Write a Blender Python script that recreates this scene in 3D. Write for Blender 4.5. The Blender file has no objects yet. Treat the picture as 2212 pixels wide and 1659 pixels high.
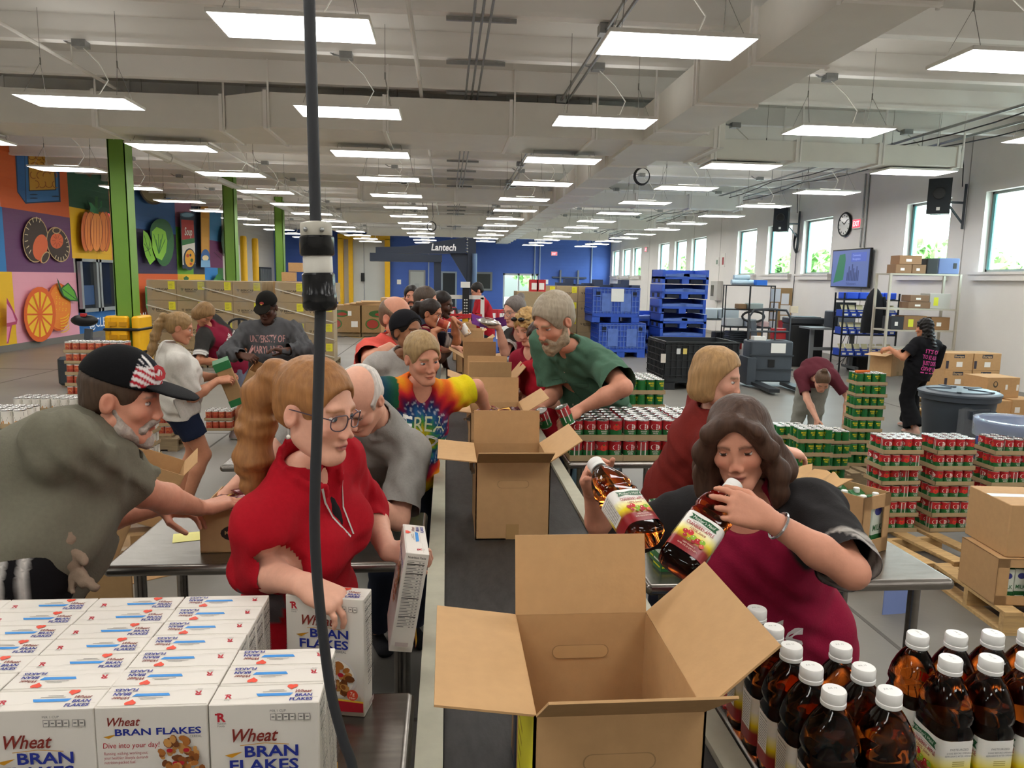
import bpy, bmesh, math, random
import numpy as np
from mathutils import Vector, Matrix
from mathutils.bvhtree import BVHTree
random.seed(7)
SC = bpy.context.scene
COL = SC.collection
PI = math.pi
# ------------------------------------------------------------------ camera
W_PX, H_PX, F_PX, CAM_Z = 2212, 1659, 1600.0, 1.9
YAW, PITCH, ROLL = 0.0892, -0.1406, 0.0191
_f = Vector((math.sin(YAW) * math.cos(PITCH), math.cos(YAW) * math.cos(PITCH), math.sin(PITCH)))
_r = Vector((math.cos(YAW), -math.sin(YAW), 0))
_u = _r.cross(_f)
CAM_R = math.cos(ROLL) * _r + math.sin(ROLL) * _u
CAM_U = -math.sin(ROLL) * _r + math.cos(ROLL) * _u
CAM_F = _f
CAM = Vector((0, 0, CAM_Z))
cam_data = bpy.data.cameras.new('camera')
cam_data.sensor_fit = 'HORIZONTAL'
cam_data.sensor_width = 36.0
cam_data.lens = 36.0 * F_PX / W_PX
cam_data.clip_start = 0.05
cam_data.clip_end = 400
cam = bpy.data.objects.new('camera', cam_data)
COL.objects.link(cam)
cam.matrix_world = Matrix(((CAM_R.x, CAM_U.x, -CAM_F.x, CAM.x), (CAM_R.y, CAM_U.y, -CAM_F.y, CAM.y),
      (CAM_R.z, CAM_U.z, -CAM_F.z, CAM.z), (0, 0, 0, 1)))
SC.camera = cam
# ------------------------------------------------------------------ world, exposure
world = bpy.data.worlds.new('sky')
SC.world = world
world.use_nodes = True
wn = world.node_tree.nodes
wl = world.node_tree.links
wn.clear()
_sky = wn.new('ShaderNodeTexSky')
_sky.sky_type = 'NISHITA'
_sky.sun_disc = False
_sky.sun_elevation = math.radians(52)
_sky.sun_rotation = math.radians(200)
_sky.dust_density = 5.0
_hsv = wn.new('ShaderNodeHueSaturation')
_hsv.inputs['Saturation'].default_value = 0.35
_bg = wn.new('ShaderNodeBackground')
_bg.inputs['Strength'].default_value = 3.2
_wo = wn.new('ShaderNodeOutputWorld')
wl.new(_sky.outputs[0], _hsv.inputs['Color'])
wl.new(_hsv.outputs[0], _bg.inputs['Color'])
wl.new(_bg.outputs[0], _wo.inputs['Surface'])
SC.view_settings.view_transform = 'Standard'
SC.view_settings.look = 'None'
SC.view_settings.gamma = 1.0
SC.view_settings.use_curve_mapping = False
SC.view_settings.exposure = 0.65
LAMP_STRENGTH = 10.0
SC.cycles.use_denoising = True
SC.cycles.max_bounces = 8
SC.cycles.diffuse_bounces = 4
SC.cycles.glossy_bounces = 3
SC.cycles.transmission_bounces = 8
SC.cycles.transparent_max_bounces = 12
SC.cycles.caustics_reflective = False
SC.cycles.caustics_refractive = False
SC.cycles.sample_clamp_indirect = 4.0
# ------------------------------------------------------------------ surveying helpers (photograph pixel -> place)
def ray(px, py):
 return CAM_R * ((px - W_PX / 2) / F_PX) - CAM_U * ((py - H_PX / 2) / F_PX) + CAM_F
def Zp(px, py, z):
 d = ray(px, py)
 return CAM + d * ((z - CAM_Z) / d.z)
def Yp(px, py, y):
 d = ray(px, py)
 return CAM + d * (y / d.y)
def Xp(px, py, x):
 d = ray(px, py)
 return CAM + d * (x / d.x)
# ------------------------------------------------------------------ materials
def lin(c):
 if isinstance(c, str):
  c = c.lstrip('#')
  c = [int(c[i:i + 2], 16) / 255 for i in (0, 2, 4)]
 return tuple((v / 12.92 if v <= 0.04045 else ((v + 0.055) / 1.055) ** 2.4) for v in c[:3])
MATS = {}
def M(name, col='#808080', rough=0.55, metal=0.0, noise=None, bump=None, emit=0.0, trans=0.0, ior=1.45, alpha=1.0, spec=0.5, attr=False, brick=None, stretch=None):
 """procedural principled material; noise=(scale, amount), bump=(scale, strength), brick=(w,h) block joints as relief"""
 if name in MATS:
  return MATS[name]
 m = bpy.data.materials.new(name)
 m.use_nodes = True
 n, l = m.node_tree.nodes, m.node_tree.links
 b = n['Principled BSDF']
 rgb = lin(col)
 b.inputs['Base Color'].default_value = (*rgb, 1)
 m.diffuse_color = (*rgb, 1)
 b.inputs['Roughness'].default_value = rough
 b.inputs['Metallic'].default_value = metal
 b.inputs['IOR'].default_value = ior
 b.inputs['Specular IOR Level'].default_value = spec
 if trans:
  b.inputs['Transmission Weight'].default_value = trans
 if alpha < 1:
  b.inputs['Alpha'].default_value = alpha
 if emit:
  b.inputs['Emission Color'].default_value = (*rgb, 1)
  b.inputs['Emission Strength'].default_value = emit
 tc = n.new('ShaderNodeTexCoord')
 vec = tc.outputs['Object']
 if stretch:
  mp = n.new('ShaderNodeMapping')
  mp.inputs['Scale'].default_value = stretch
  l.new(vec, mp.inputs['Vector'])
  vec = mp.outputs[0]
 base = None
 if attr:
  at = n.new('ShaderNodeAttribute')
  at.attribute_name = 'Col'
  base = at.outputs['Color']
 if noise:
  nt = n.new('ShaderNodeTexNoise')
  nt.inputs['Scale'].default_value = noise[0]
  nt.inputs['Detail'].default_value = 4
  l.new(vec, nt.inputs['Vector'])
  mr = n.new('ShaderNodeMapRange')
  mr.inputs[1].default_value = 0.25
  mr.inputs[2].default_value = 0.75
  mr.inputs[3].default_value = 1 - noise[1]
  mr.inputs[4].default_value = 1 + noise[1]
  l.new(nt.outputs[0], mr.inputs[0])
  mx = n.new('ShaderNodeVectorMath')
  mx.operation = 'SCALE'
  if base:
   l.new(base, mx.inputs[0])
  else:
   mx.inputs[0].default_value = rgb
  l.new(mr.outputs[0], mx.inputs['Scale'])
  base = mx.outputs[0]
 if base:
  l.new(base, b.inputs['Base Color'])
 if bump:
  nb = n.new('ShaderNodeTexNoise')
  nb.inputs['Scale'].default_value = bump[0]
  nb.inputs['Detail'].default_value = 3
  l.new(vec, nb.inputs['Vector'])
  bp = n.new('ShaderNodeBump')
  bp.inputs['Strength'].default_value = bump[1]
  bp.inputs['Distance'].default_value = 0.01
  l.new(nb.outputs[0], bp.inputs['Height'])
  l.new(bp.outputs[0], b.inputs['Normal'])
 if brick:
  bt = n.new('ShaderNodeTexBrick')
  bt.inputs['Scale'].default_value = 1.0
  bt.inputs['Brick Width'].default_value = brick[0]
  bt.inputs['Row Height'].default_value = brick[1]
  bt.inputs['Mortar Size'].default_value = 0.006
  bt.inputs['Color1'].default_value = (1, 1, 1, 1)
  bt.inputs['Color2'].default_value = (1, 1, 1, 1)
  bt.inputs['Mortar'].default_value = (0, 0, 0, 1)
  sx = n.new('ShaderNodeSeparateXYZ')
  cx = n.new('ShaderNodeCombineXYZ')
  ad = n.new('ShaderNodeMath')
  geo = n.new('ShaderNodeNewGeometry')
  l.new(geo.outputs['Position'], sx.inputs[0])
  l.new(sx.outputs[0], ad.inputs[0])
  l.new(sx.outputs[1], ad.inputs[1])
  l.new(ad.outputs[0], cx.inputs[0])
  l.new(sx.outputs[2], cx.inputs[1])
  l.new(cx.outputs[0], bt.inputs['Vector'])
  bp = n.new('ShaderNodeBump')
  bp.inputs['Strength'].default_value = 0.5
  bp.inputs['Distance'].default_value = 0.012
  l.new(bt.outputs['Color'], bp.inputs['Height'])
  l.new(bp.outputs[0], b.inputs['Normal'])
 MATS[name] = m
 return m
def C(hexcol, rough=0.6, **k):
 return M('paint_' + hexcol.lstrip('#') + '_%d' % int(rough * 100), hexcol, rough, **k)
# ------------------------------------------------------------------ mesh building
class MB:
 def __init__(s):
  s.v = []
  s.f = []
  s.mi = []
  s.mats = []
 def mat(s, m):
  if m not in s.mats:
   s.mats.append(m)
  return s.mats.index(m)
 def add(s, vs, fs, m, T=None):
  o = len(s.v)
  if T is not None:
   vs = [T @ Vector(v) for v in vs]
  s.v.extend([tuple(v) for v in vs])
  k = s.mat(m)
  for f in fs:
   s.f.append([o + i for i in f])
   s.mi.append(k)
  return s
 def box(s, a, b, m, T=None):
  x0, y0, z0 = [min(p, q) for p, q in zip(a, b)]
  x1, y1, z1 = [max(p, q) for p, q in zip(a, b)]
  return s.add([(x0, y0, z0), (x1, y0, z0), (x1, y1, z0), (x0, y1, z0), (x0, y0, z1), (x1, y0, z1), (x1, y1, z1), (x0, y1, z1)],
     [(0, 3, 2, 1), (4, 5, 6, 7), (0, 1, 5, 4), (1, 2, 6, 5), (2, 3, 7, 6), (3, 0, 4, 7)], m, T)
 def cbox(s, c, d, m, T=None):
  return s.box([c[i] - d[i] / 2 for i in range(3)], [c[i] + d[i] / 2 for i in range(3)], m, T)
 def rbox(s, a, b, r, m, T=None, seg=3):
  """box with rounded vertical edges and softened top/bottom"""
  x0, y0, z0 = [min(p, q) for p, q in zip(a, b)]
  x1, y1, z1 = [max(p, q) for p, q in zip(a, b)]
  r = min(r, (x1 - x0) / 2.01, (y1 - y0) / 2.01)
  def ring(z, ins):
   out = []
   for cx, cy, a0 in ((x1 - r, y1 - r, 0), (x0 + r, y1 - r, PI / 2), (x0 + r, y0 + r, PI), (x1 - r, y0 + r, 1.5 * PI)):
    for k in range(seg + 1):
     t = a0 + k / seg * PI / 2
     out.append((cx + (r - ins) * math.cos(t), cy + (r - ins) * math.sin(t), z))
   return out
  e = min(r * 0.5, (z1 - z0) * 0.3)
  return s.loft([ring(z0, e), ring(z0 + e, 0), ring(z1 - e, 0), ring(z1, e)], m, True, T)
 def loft(s, rings, m, cap=True, T=None):
  n = len(rings[0])
  vs = [p for r in rings for p in r]
  fs = []
  for i in range(len(rings) - 1):
   for j in range(n):
    a, b = i * n + j, i * n + (j + 1) % n
    fs.append((a, b, b + n, a + n))
  if cap:
   fs.append(tuple(range(n - 1, -1, -1)))
   fs.append(tuple(range((len(rings) - 1) * n, len(rings) * n)))
  return s.add(vs, fs, m, T)
 def lathe(s, prof, m, seg=16, T=None, cap=True, c=(0, 0, 0)):
  rings = [[(c[0] + r * math.cos(2 * PI * k / seg), c[1] + r * math.sin(2 * PI * k / seg), c[2] + z) for k in range(seg)] for r, z in prof]
  return s.loft(rings, m, cap, T)
 def tube(s, pts, r, m, seg=8, T=None, cap=True, closed=False):
  P = [Vector(p) for p in pts]
  n = len(P)
  R = r if isinstance(r, (list, tuple)) else [r] * n
  rings = []
  up = None
  for i in range(n):
   if closed:
    t = P[(i + 1) % n] - P[i - 1]
   else:
    t = (P[min(i + 1, n - 1)] - P[max(i - 1, 0)])
   t.normalize()
   if up is None:
    up = Vector((0, 0, 1)) if abs(t.z) < 0.9 else Vector((1, 0, 0))
   a = t.cross(up)
   if a.length < 1e-4:
    a = t.cross(Vector((0.3, 1, 0.2)))
   a.normalize()
   b = a.cross(t)
   up = b
   rings.append([P[i] + (a * math.cos(2 * PI * k / seg) + b * math.sin(2 * PI * k / seg)) * R[i] for k in range(seg)])
  if closed:
   rings.append(rings[0])
   cap = False
  return s.loft(rings, m, cap, T)
 def bar(s, p, q, w, h, m, up=(0, 0, 1)):
  p, q = Vector(p), Vector(q)
  t = (q - p).normalized()
  u = Vector(up)
  if abs(t.dot(u)) > 0.95:
   u = Vector((0, 1, 0))
  a = t.cross(u).normalized()
  b = a.cross(t).normalized()
  rings = [[c + a * (sx * w / 2) + b * (sy * h / 2) for sx, sy in ((-1, -1), (1, -1), (1, 1), (-1, 1))] for c in (p, q)]
  return s.loft(rings, m)
 def prism(s, poly, z0, z1, m, T=None):
  n = len(poly)
  vs = [(x, y, z0) for x, y in poly] + [(x, y, z1) for x, y in poly]
  fs = [tuple(range(n - 1, -1, -1)), tuple(range(n, 2 * n))] + [(i, (i + 1) % n, n + (i + 1) % n, n + i) for i in range(n)]
  return s.add(vs, fs, m, T)
 def sphere(s, c, r, m, seg=12, rings=8, T=None):
  rr = r if isinstance(r, (list, tuple)) else (r, r, r)
  R = [[(c[0] + rr[0] * math.sin(PI * i / rings) * math.cos(2 * PI * k / seg), c[1] + rr[1] * math.sin(PI * i / rings) * math.sin(2 * PI * k / seg), c[2] - rr[2] * math.cos(PI * i / rings)) for k in range(seg)] for i in range(rings + 1)]
  R[0] = [(c[0] + (p[0] - c[0]) * 0.01 + rr[0] * 0.01 * math.cos(2 * PI * k / seg), c[1] + rr[1] * 0.01 * math.sin(2 * PI * k / seg), p[2]) for k, p in enumerate(R[0])]
  R[-1] = [(c[0] + rr[0] * 0.01 * math.cos(2 * PI * k / seg), c[1] + rr[1] * 0.01 * math.sin(2 * PI * k / seg), p[2]) for k, p in enumerate(R[-1])]
  return s.loft(R, m, True, T)
 def mesh(s, name, smooth=False):
  me = bpy.data.meshes.new(name)
  me.from_pydata(s.v, [], s.f)
  for m in s.mats:
   me.materials.append(m)
  me.polygons.foreach_set('material_index', s.mi)
  if smooth:
   me.polygons.foreach_set('use_smooth', [True] * len(s.f))
   me.set_sharp_from_angle(angle=math.radians(38))
  me.update()
  return me
 def build(s, name, parent=None, smooth=False, loc=None, rotz=None):
  o = bpy.data.objects.new(name, s.mesh(name, smooth))
  COL.objects.link(o)
  if parent:
   o.parent = parent
  if loc is not None:
   o.location = loc
  if rotz is not None:
   o.rotation_euler = (0, 0, rotz)
  return o
def tag(o, label=None, cat=None, group=None, kind=None):
 if label:
  o['label'] = label
 if cat:
  o['category'] = cat
 if group:
  o['group'] = group
 if kind:
  o['kind'] = kind
 return o
def thing(name, label, cat, loc=(0, 0, 0), rotz=0.0, group=None):
 o = bpy.data.objects.new(name, None)
 o.empty_display_size = 0.1
 COL.objects.link(o)
 o.location = loc
 o.rotation_euler = (0, 0, rotz)
 return tag(o, label, cat, group)
def struct(mb, name, smooth=False, loc=None):
 return tag(mb.build(name, None, smooth, loc), kind='structure')
def link_copy(src, parent=None, loc=None, rotz=None):
 """an alike piece that shares its mesh data"""
 o = src.copy()
 COL.objects.link(o)
 o.parent = parent if parent else src.parent
 if loc is not None:
  o.location = loc
 if rotz is not None:
  o.rotation_euler = (0, 0, rotz)
 return o
def dup(root, loc=None, rotz=None, label=None, group=None):
 kids = {}
 for o in ALL_CHILDREN(root):
  pass
 r = root.copy()
 COL.objects.link(r)
 if loc is not None:
  r.location = loc
 if rotz is not None:
  r.rotation_euler = (0, 0, rotz)
 if label:
  r['label'] = label
 if group:
  r['group'] = group
 def rec(a, b):
  for ch in KIDS.get(a.name, []):
   c = ch.copy()
   COL.objects.link(c)
   c.parent = b
   KIDS.setdefault(b.name, []).append(c)
   rec(ch, c)
 rec(root, r)
 return r
KIDS = {}
def ALL_CHILDREN(root):
 if root.name not in KIDS:
  def rec(o):
   KIDS[o.name] = list(o.children)
   for c in KIDS[o.name]:
    rec(c)
  rec(root)
 return KIDS[root.name]
# ------------------------------------------------------------------ lettering
_TXT = {}
def text_poly(s, bold=0.0, shear=0.0, res=2, outline=0.0):
 """(verts, faces, width) of a string, cap height about 1"""
 key = (s, bold, shear, res)
 if key not in _TXT:
  cu = bpy.data.curves.new('lettering', 'FONT')
  cu.body = s
  cu.size = 1.45
  cu.resolution_u = res
  cu.offset = bold
  cu.shear = shear
  cu.align_x = 'LEFT'
  ob = bpy.data.objects.new('lettering', cu)
  COL.objects.link(ob)
  me = ob.to_mesh()
  vs = [(v.co.x, v.co.y) for v in me.vertices]
  fs = [tuple(p.vertices) for p in me.polygons]
  ob.to_mesh_clear()
  bpy.data.objects.remove(ob)
  bpy.data.curves.remove(cu)
  x0 = min([v[0] for v in vs] or [0])
  x1 = max([v[0] for v in vs] or [1])
  vs = [(x - x0, y) for x, y in vs]
  _TXT[key] = (vs, fs, x1 - x0)
 return _TXT[key]
class Decal:
 """flat print: collects coloured shapes in (u, v) metres with a layer height"""
 def __init__(s):
  s.items = []
  s.h = 0.0
 def poly(s, pts, m, up=None):
  s.h += 0.00008
  s.items.append(([tuple(p) for p in pts], [tuple(range(len(pts)))], m, s.h))
  return s
 def rect(s, x0, y0, x1, y1, m):
  return s.poly([(x0, y0), (x1, y0), (x1, y1), (x0, y1)], m)
 def ell(s, cx, cy, rx, ry, m, n=20, a0=0, a1=2 * PI, rot=0):
  c, d = math.cos(rot), math.sin(rot)
  pts = []
  for k in range(n):
   t = a0 + (a1 - a0) * k / (n if abs(a1 - a0 - 2 * PI) < 1e-6 else n - 1)
   x, y = rx * math.cos(t), ry * math.sin(t)
   pts.append((cx + x * c - y * d, cy + x * d + y * c))
  return s.poly(pts, m)
 def line(s, pts, w, m):
  for (x0, y0), (x1, y1) in zip(pts, pts[1:]):
   L = math.hypot(x1 - x0, y1 - y0) or 1
   nx, ny = -(y1 - y0) / L * w / 2, (x1 - x0) / L * w / 2
   s.items.append(([(x0 + nx, y0 + ny), (x0 - nx, y0 - ny), (x1 - nx, y1 - ny), (x1 + nx, y1 + ny)], [(0, 1, 2, 3)], m, s.h + 0.00008))
  s.h += 0.00008
  return s
 def text(s, t, x, y, h, m, align='L', bold=0.0, shear=0.0, fit=None, rot=0.0, arc=0.0, res=2):
  vs, fs, w = text_poly(t, bold, shear, res)
  sx = h
  if fit:
   sx = fit / w
  off = {'L': 0, 'C': -w * sx / 2, 'R': -w * sx}[align]
  s.h += 0.00008
  c, d = math.cos(rot), math.sin(rot)
  out = []
  for a, b in vs:
   u, v = a * sx + off, b * h
   if arc:
    v -= arc * u * u
   out.append((x + u * c - v * d, y + u * d + v * c))
  s.items.append((out, fs, m, s.h))
  return s
 def onto(s, mb, O, U, V, N=None, lift=0.0004):
  O, U, V = Vector(O), Vector(U).normalized(), Vector(V).normalized()
  N = U.cross(V).normalized() if N is None else Vector(N).normalized()
  flip = U.cross(V).dot(N) < 0
  for pts, fs, m, h in s.items:
   mb.add([O + U * a + V * b + N * (lift + h) for a, b in pts], [tuple(reversed(f)) for f in fs] if flip else fs, m)
  return mb
 def wrap(s, mb, R, lift=0.0004):
  """u is the angle * R around z, v is height"""
  for pts, fs, m, h in s.items:
   mb.add([((R + lift + h) * math.sin(a / R), -(R + lift + h) * math.cos(a / R), b) for a, b in pts], fs, m)
  return mb
# =================================================================== STRUCTURE
XL, XR, YB, YR, ZD, ZB = -10.2, 10.0, 45.5, -6.0, 4.85, 4.55
WHITE = M('wall_white', '#eae6e1', 0.75, noise=(1.5, 0.03), bump=(60, 0.08))
BLUE = M('wall_blue', '#4563b0', 0.7, noise=(2.0, 0.04), brick=(0.4, 0.2))
DUCT = M('duct_paint', '#eceae3', 0.5, noise=(3, 0.03), bump=(25, 0.05))
DECK = M('ceiling_paint', '#dedbd5', 0.7, noise=(2, 0.03))
BEAM = M('beam_paint', '#faf8f4', 0.6)
GALV = M('galvanised_steel', '#9a9c9c', 0.4, 0.8, noise=(20, 0.1))
STEEL = M('stainless_steel', '#837e78', 0.27, 0.9, noise=(9, 0.16), bump=(70, 0.03), stretch=(1, 6, 6))
BLACKM = M('black_plastic', '#17181a', 0.45)
DARKM = M('dark_grey_metal', '#3a3f45', 0.5, 0.2)
GREYP = M('grey_paint', '#9b9d9b', 0.5)
GREENP = M('green_column_paint', '#6f9a3a', 0.45, noise=(4, 0.03))
YELLOWP = M('yellow_paint', '#e8b417', 0.45, noise=(5, 0.05))
PAPER = M('white_paper', '#eceae4', 0.7)
CORD = M('black_rubber', '#2a2c30', 0.55)
CONC = M('concrete_floor', '#7d7972', 0.42, noise=(0.9, 0.16), bump=(30, 0.05))
# finer stains on the slab
_n, _l = CONC.node_tree.nodes, CONC.node_tree.links
_n['Principled BSDF'].inputs['Specular IOR Level'].default_value = 0.45
fl = struct(MB().box((XL, YR, -0.2), (XR, YB, 0), CONC), 'floor')
jm = M('slab_joint', '#5d5954', 0.8)
for yy in range(-3, 46, 6):
 MB().box((XL, yy - 0.012, 0), (XR, yy + 0.012, 0.0015), jm).build('control_joint', fl)
for xx in (-7.5, -2.6, 2.4, 7.2):
 MB().box((xx - 0.012, YR, 0), (xx + 0.012, YB, 0.0015), jm).build('control_joint', fl)
# yellow loop painted on the floor beyond the tables
_mb = MB()
_c = Zp(862, 722, 0)
_ring = [(math.cos(t) , math.sin(t)) for t in [2 * PI * k / 40 for k in range(40)]]
for rx, w in ((2.0, 0.1), (0.55, 0.1)):
 o = len(_mb.v)
 vs = []
 for a, b in _ring:
  vs += [(_c.x + rx * a, _c.y + rx * b, 0.002), (_c.x + (rx - w) * a, _c.y + (rx - w) * b, 0.002)]
 _mb.add(vs, [(2 * k, (2 * k + 2) % 80, (2 * k + 3) % 80, 2 * k + 1) for k in range(40)], YELLOWP)
_mb.build('painted_floor_marking', fl)
ce = struct(MB().box((XL, YR, ZD), (XR, YB, ZD + 0.25), DECK), 'ceiling')
bm0 = None
yy = 8.0 - 1.55 * 8
while yy < YB:
 if bm0 is None:
  bmb = MB()
  bmb.box((XL, -0.07, 0), (XR, 0.07, 0.05), BEAM).box((XL, -0.035, 0.05), (XR, 0.035, ZD - ZB), BEAM)
  bm0 = bmb.build('beam', ce, loc=(0, yy, ZB))
 else:
  link_copy(bm0, ce, (0, yy, ZB))
 yy += 1.55
# ---------------------------------------------------------------- walls
WZ0, WZ1 = 2.2, 3.68
WINS = [(8.6, 10.3), (11.7, 13.35), (14.3, 15.75), (18.9, 20.5), (21.2, 22.85), (23.7, 25.3), (28.45, 30.2), (30.85, 32.5), (33.3, 35.0), (38.2, 39.9), (40.5, 42.3), (43.2, 44.9)]
mb = MB()
mb.box((XR, YR, 0), (XR + 0.3, YB, WZ0), WHITE).box((XR, YR, WZ1), (XR + 0.3, YB, ZD), WHITE)
ys = [YR] + [v for w in WINS for v in w] + [YB]
for a, b in zip(ys[0::2], ys[1::2]):
 mb.box((XR, a, WZ0), (XR + 0.3, b, WZ1), WHITE)
wall_right = struct(mb, 'wall_right')
for yy in (13.85, 17.3, 20.85, 26.9, 29.9, 36.6, 42.9):     # joints between the tilt-up panels
 MB().box((XR - 0.004, yy - 0.012, 0.1), (XR, yy + 0.012, ZD), M('panel_joint', '#a8a39c', 0.8)).build('panel_joint', wall_right)
GLASSM = bpy.data.materials.new('window_glass')
GLASSM.use_nodes = True
_n, _l = GLASSM.node_tree.nodes, GLASSM.node_tree.links
_n.clear()
_t, _g, _m, _lw, _pw, _mu, _o = [_n.new('ShaderNode' + k) for k in ('BsdfTransparent', 'BsdfGlossy', 'MixShader', 'LayerWeight', 'Math', 'Math', 'OutputMaterial')]
_t.inputs[0].default_value = (0.86, 0.98, 0.96, 1)
_g.inputs['Roughness'].default_value = 0.03
_pw.operation = 'POWER'
_pw.inputs[1].default_value = 5.0
_mu.operation = 'MULTIPLY_ADD'
_mu.inputs[1].default_value = 0.6
_mu.inputs[2].default_value = 0.03
_l.new(_lw.outputs['Facing'], _pw.inputs[0])
_l.new(_pw.outputs[0], _mu.inputs[0])
_l.new(_mu.outputs[0], _m.inputs[0])
_l.new(_t.outputs[0], _m.inputs[1])
_l.new(_g.outputs[0], _m.inputs[2])
_l.new(_m.outputs[0], _o.inputs[0])
FRAME = M('window_aluminium', '#8b8e8a', 0.4, 0.6)
TEAL = M('window_gasket_teal', '#4f8a8c', 0.4)
for i, (a, b) in enumerate(WINS):
 w = thing('window_%d' % (i + 1), None, None, (XR, (a + b) / 2, WZ0))
 tag(w, kind='structure')
 hw, hh = (b - a) / 2, WZ1 - WZ0
 mb = MB()
 for s in (-1, 1):
  mb.box((0.13, s * hw, 0), (0.2, s * (hw - 0.05), hh), FRAME)
  mb.box((0.12, s * (hw - 0.05), 0.04), (0.15, s * (hw - 0.11), hh - 0.04), TEAL)
 mb.box((0.13, -hw, 0), (0.2, hw, 0.05), FRAME).box((0.13, -hw, hh - 0.05), (0.2, hw, hh), FRAME)
 mb.build('window_frame', w)
 MB().box((0.16, -hw + 0.05, 0.05), (0.168, hw - 0.05, hh - 0.05), GLASSM).build('pane', w)
 MB().box((-0.1, -hw - 0.12, -0.16), (0.0, hw + 0.12, -0.04), WHITE).box((-0.13, -hw - 0.16, -0.05), (0.12, hw + 0.16, -0.001), WHITE).build('window_sill', w)
# back wall with the glazed entrance cut out of it
pA, pB = Yp(1087, 590, YB), Yp(1163, 590, YB)
dx0, dx1, dz1 = pA.x, pB.x, pA.z
mb = MB()
mb.box((XL, YB, 0), (dx0, YB + 0.3, ZD), BLUE).box((dx1, YB, 0), (XR, YB + 0.3, ZD), BLUE).box((dx0, YB, dz1), (dx1, YB + 0.3, ZD), BLUE)
wall_back = struct(mb, 'wall_back')
d1 = tag(thing('door_1', 'bright glazed entrance doors in the blue wall', None, (0, YB, 0)), kind='structure')
mb = MB()
WF = M('aluminium_white', '#b9bdbd', 0.4, 0.4)
for x in (dx0, dx0 + 0.9, dx0 + 1.75, dx1 - 0.12):
 mb.box((x, 0.05, 0), (x + 0.1, 0.2, dz1), WF)
mb.box((dx0, 0.05, dz1 - 0.12), (dx1, 0.2, dz1), WF).box((dx0, 0.05, 0), (dx1, 0.2, 0.15), WF).box((dx0 + 0.9, 0.07, 0.95), (dx1, 0.16, 1.05), WF)
mb.build('door_frame', d1)
for a, b in ((dx0 + 0.1, dx0 + 0.9), (dx0 + 1.0, dx0 + 1.75), (dx0 + 1.85, dx1 - 0.12)):
 MB().box((a, 0.11, 0.15), (b, 0.118, dz1 - 0.12), GLASSM).build('pane', d1)
def wall_door(n, px0, px1, pyt, mat, frame, panel=True):
 a, b = Yp(px0, pyt, YB), Yp(px1, pyt, YB)
 o = tag(thing('door_%d' % n, None, None, (a.x, YB, 0)), kind='structure')
 w, h = b.x - a.x, a.z
 MB().box((0, -0.05, 0), (w, 0.0, h), frame).build('door_frame', o)
 MB().box((0.1, -0.065, 0.02), (w - 0.1, -0.03, h - 0.1), mat).build('door_leaf', o)
 if panel:
  MB().box((w * 0.35, -0.072, h * 0.5), (w * 0.62, -0.06, h * 0.66), GREYP).build('door_window', o)
  MB().sphere((w - 0.2, -0.1, 1.0), 0.05, GALV).build('door_handle', o)
 return o
wall_door(2, 883, 919, 583, M('grey_door', '#a7aaa6', 0.5), C('#878a88'))
wall_door(3, 953, 987, 586, M('dark_opening', '#22262a', 0.7), C('#8d9aa5'), False)  # dark sheet painted in for the unlit inside of an open doorway
a, b = Yp(1021, 587, YB), Yp(1063, 628, YB)
w = tag(thing('window_13', None, None, (a.x, YB, b.z)), kind='structure')
MB().box((0, -0.06, 0), (b.x - a.x, 0, a.z - b.z), C('#74787a')).build('window_frame', w)
MB().box((0.12, -0.08, 0.12), (b.x - a.x - 0.12, -0.05, a.z - b.z - 0.12), M('dark_glass', '#2f3433', 0.15)).build('pane', w)  # opaque pane, with the dark of the unlit room put into its colour
# yellow framed cooler opening in the back wall
a, b = Yp(741, 517, YB), Yp(834, 517, YB)
cd = tag(thing('door_4', None, None, (a.x, YB, 0)), kind='structure')
w, h = b.x - a.x, a.z
PANEL = M('cooler_panel', '#c4c6c2', 0.4, noise=(1, 0.03))
MB().box((0, -0.12, 0), (w * 0.48, -0.02, h), PANEL).build('door_panel', cd)
MB().box((w * 0.49, -0.12, 0), (w, -0.02, h), PANEL).build('door_panel', cd)
mb = MB()
mb.box((-0.25, -0.5, 0), (0.05, -0.1, h + 0.05), YELLOWP).box((w - 0.05, -0.5, 0), (w + 0.25, -0.1, h + 0.05), YELLOWP).box((-0.25, -0.5, h), (w + 0.25, -0.1, h + 0.3), YELLOWP)
mb.build('door_frame', cd)
MB().box((0.35, -0.4, 0), (0.6, -0.15, h), YELLOWP).build('guard_rail', cd)
MB().box((w * 0.42, -0.3, 1.6), (w * 0.5, -0.1, 2.1), BLACKM).build('door_opener', cd)
wall_rear = struct(MB().box((XL, YR - 0.3, 0), (XR, YR, ZD), WHITE), 'wall_rear')
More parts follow.
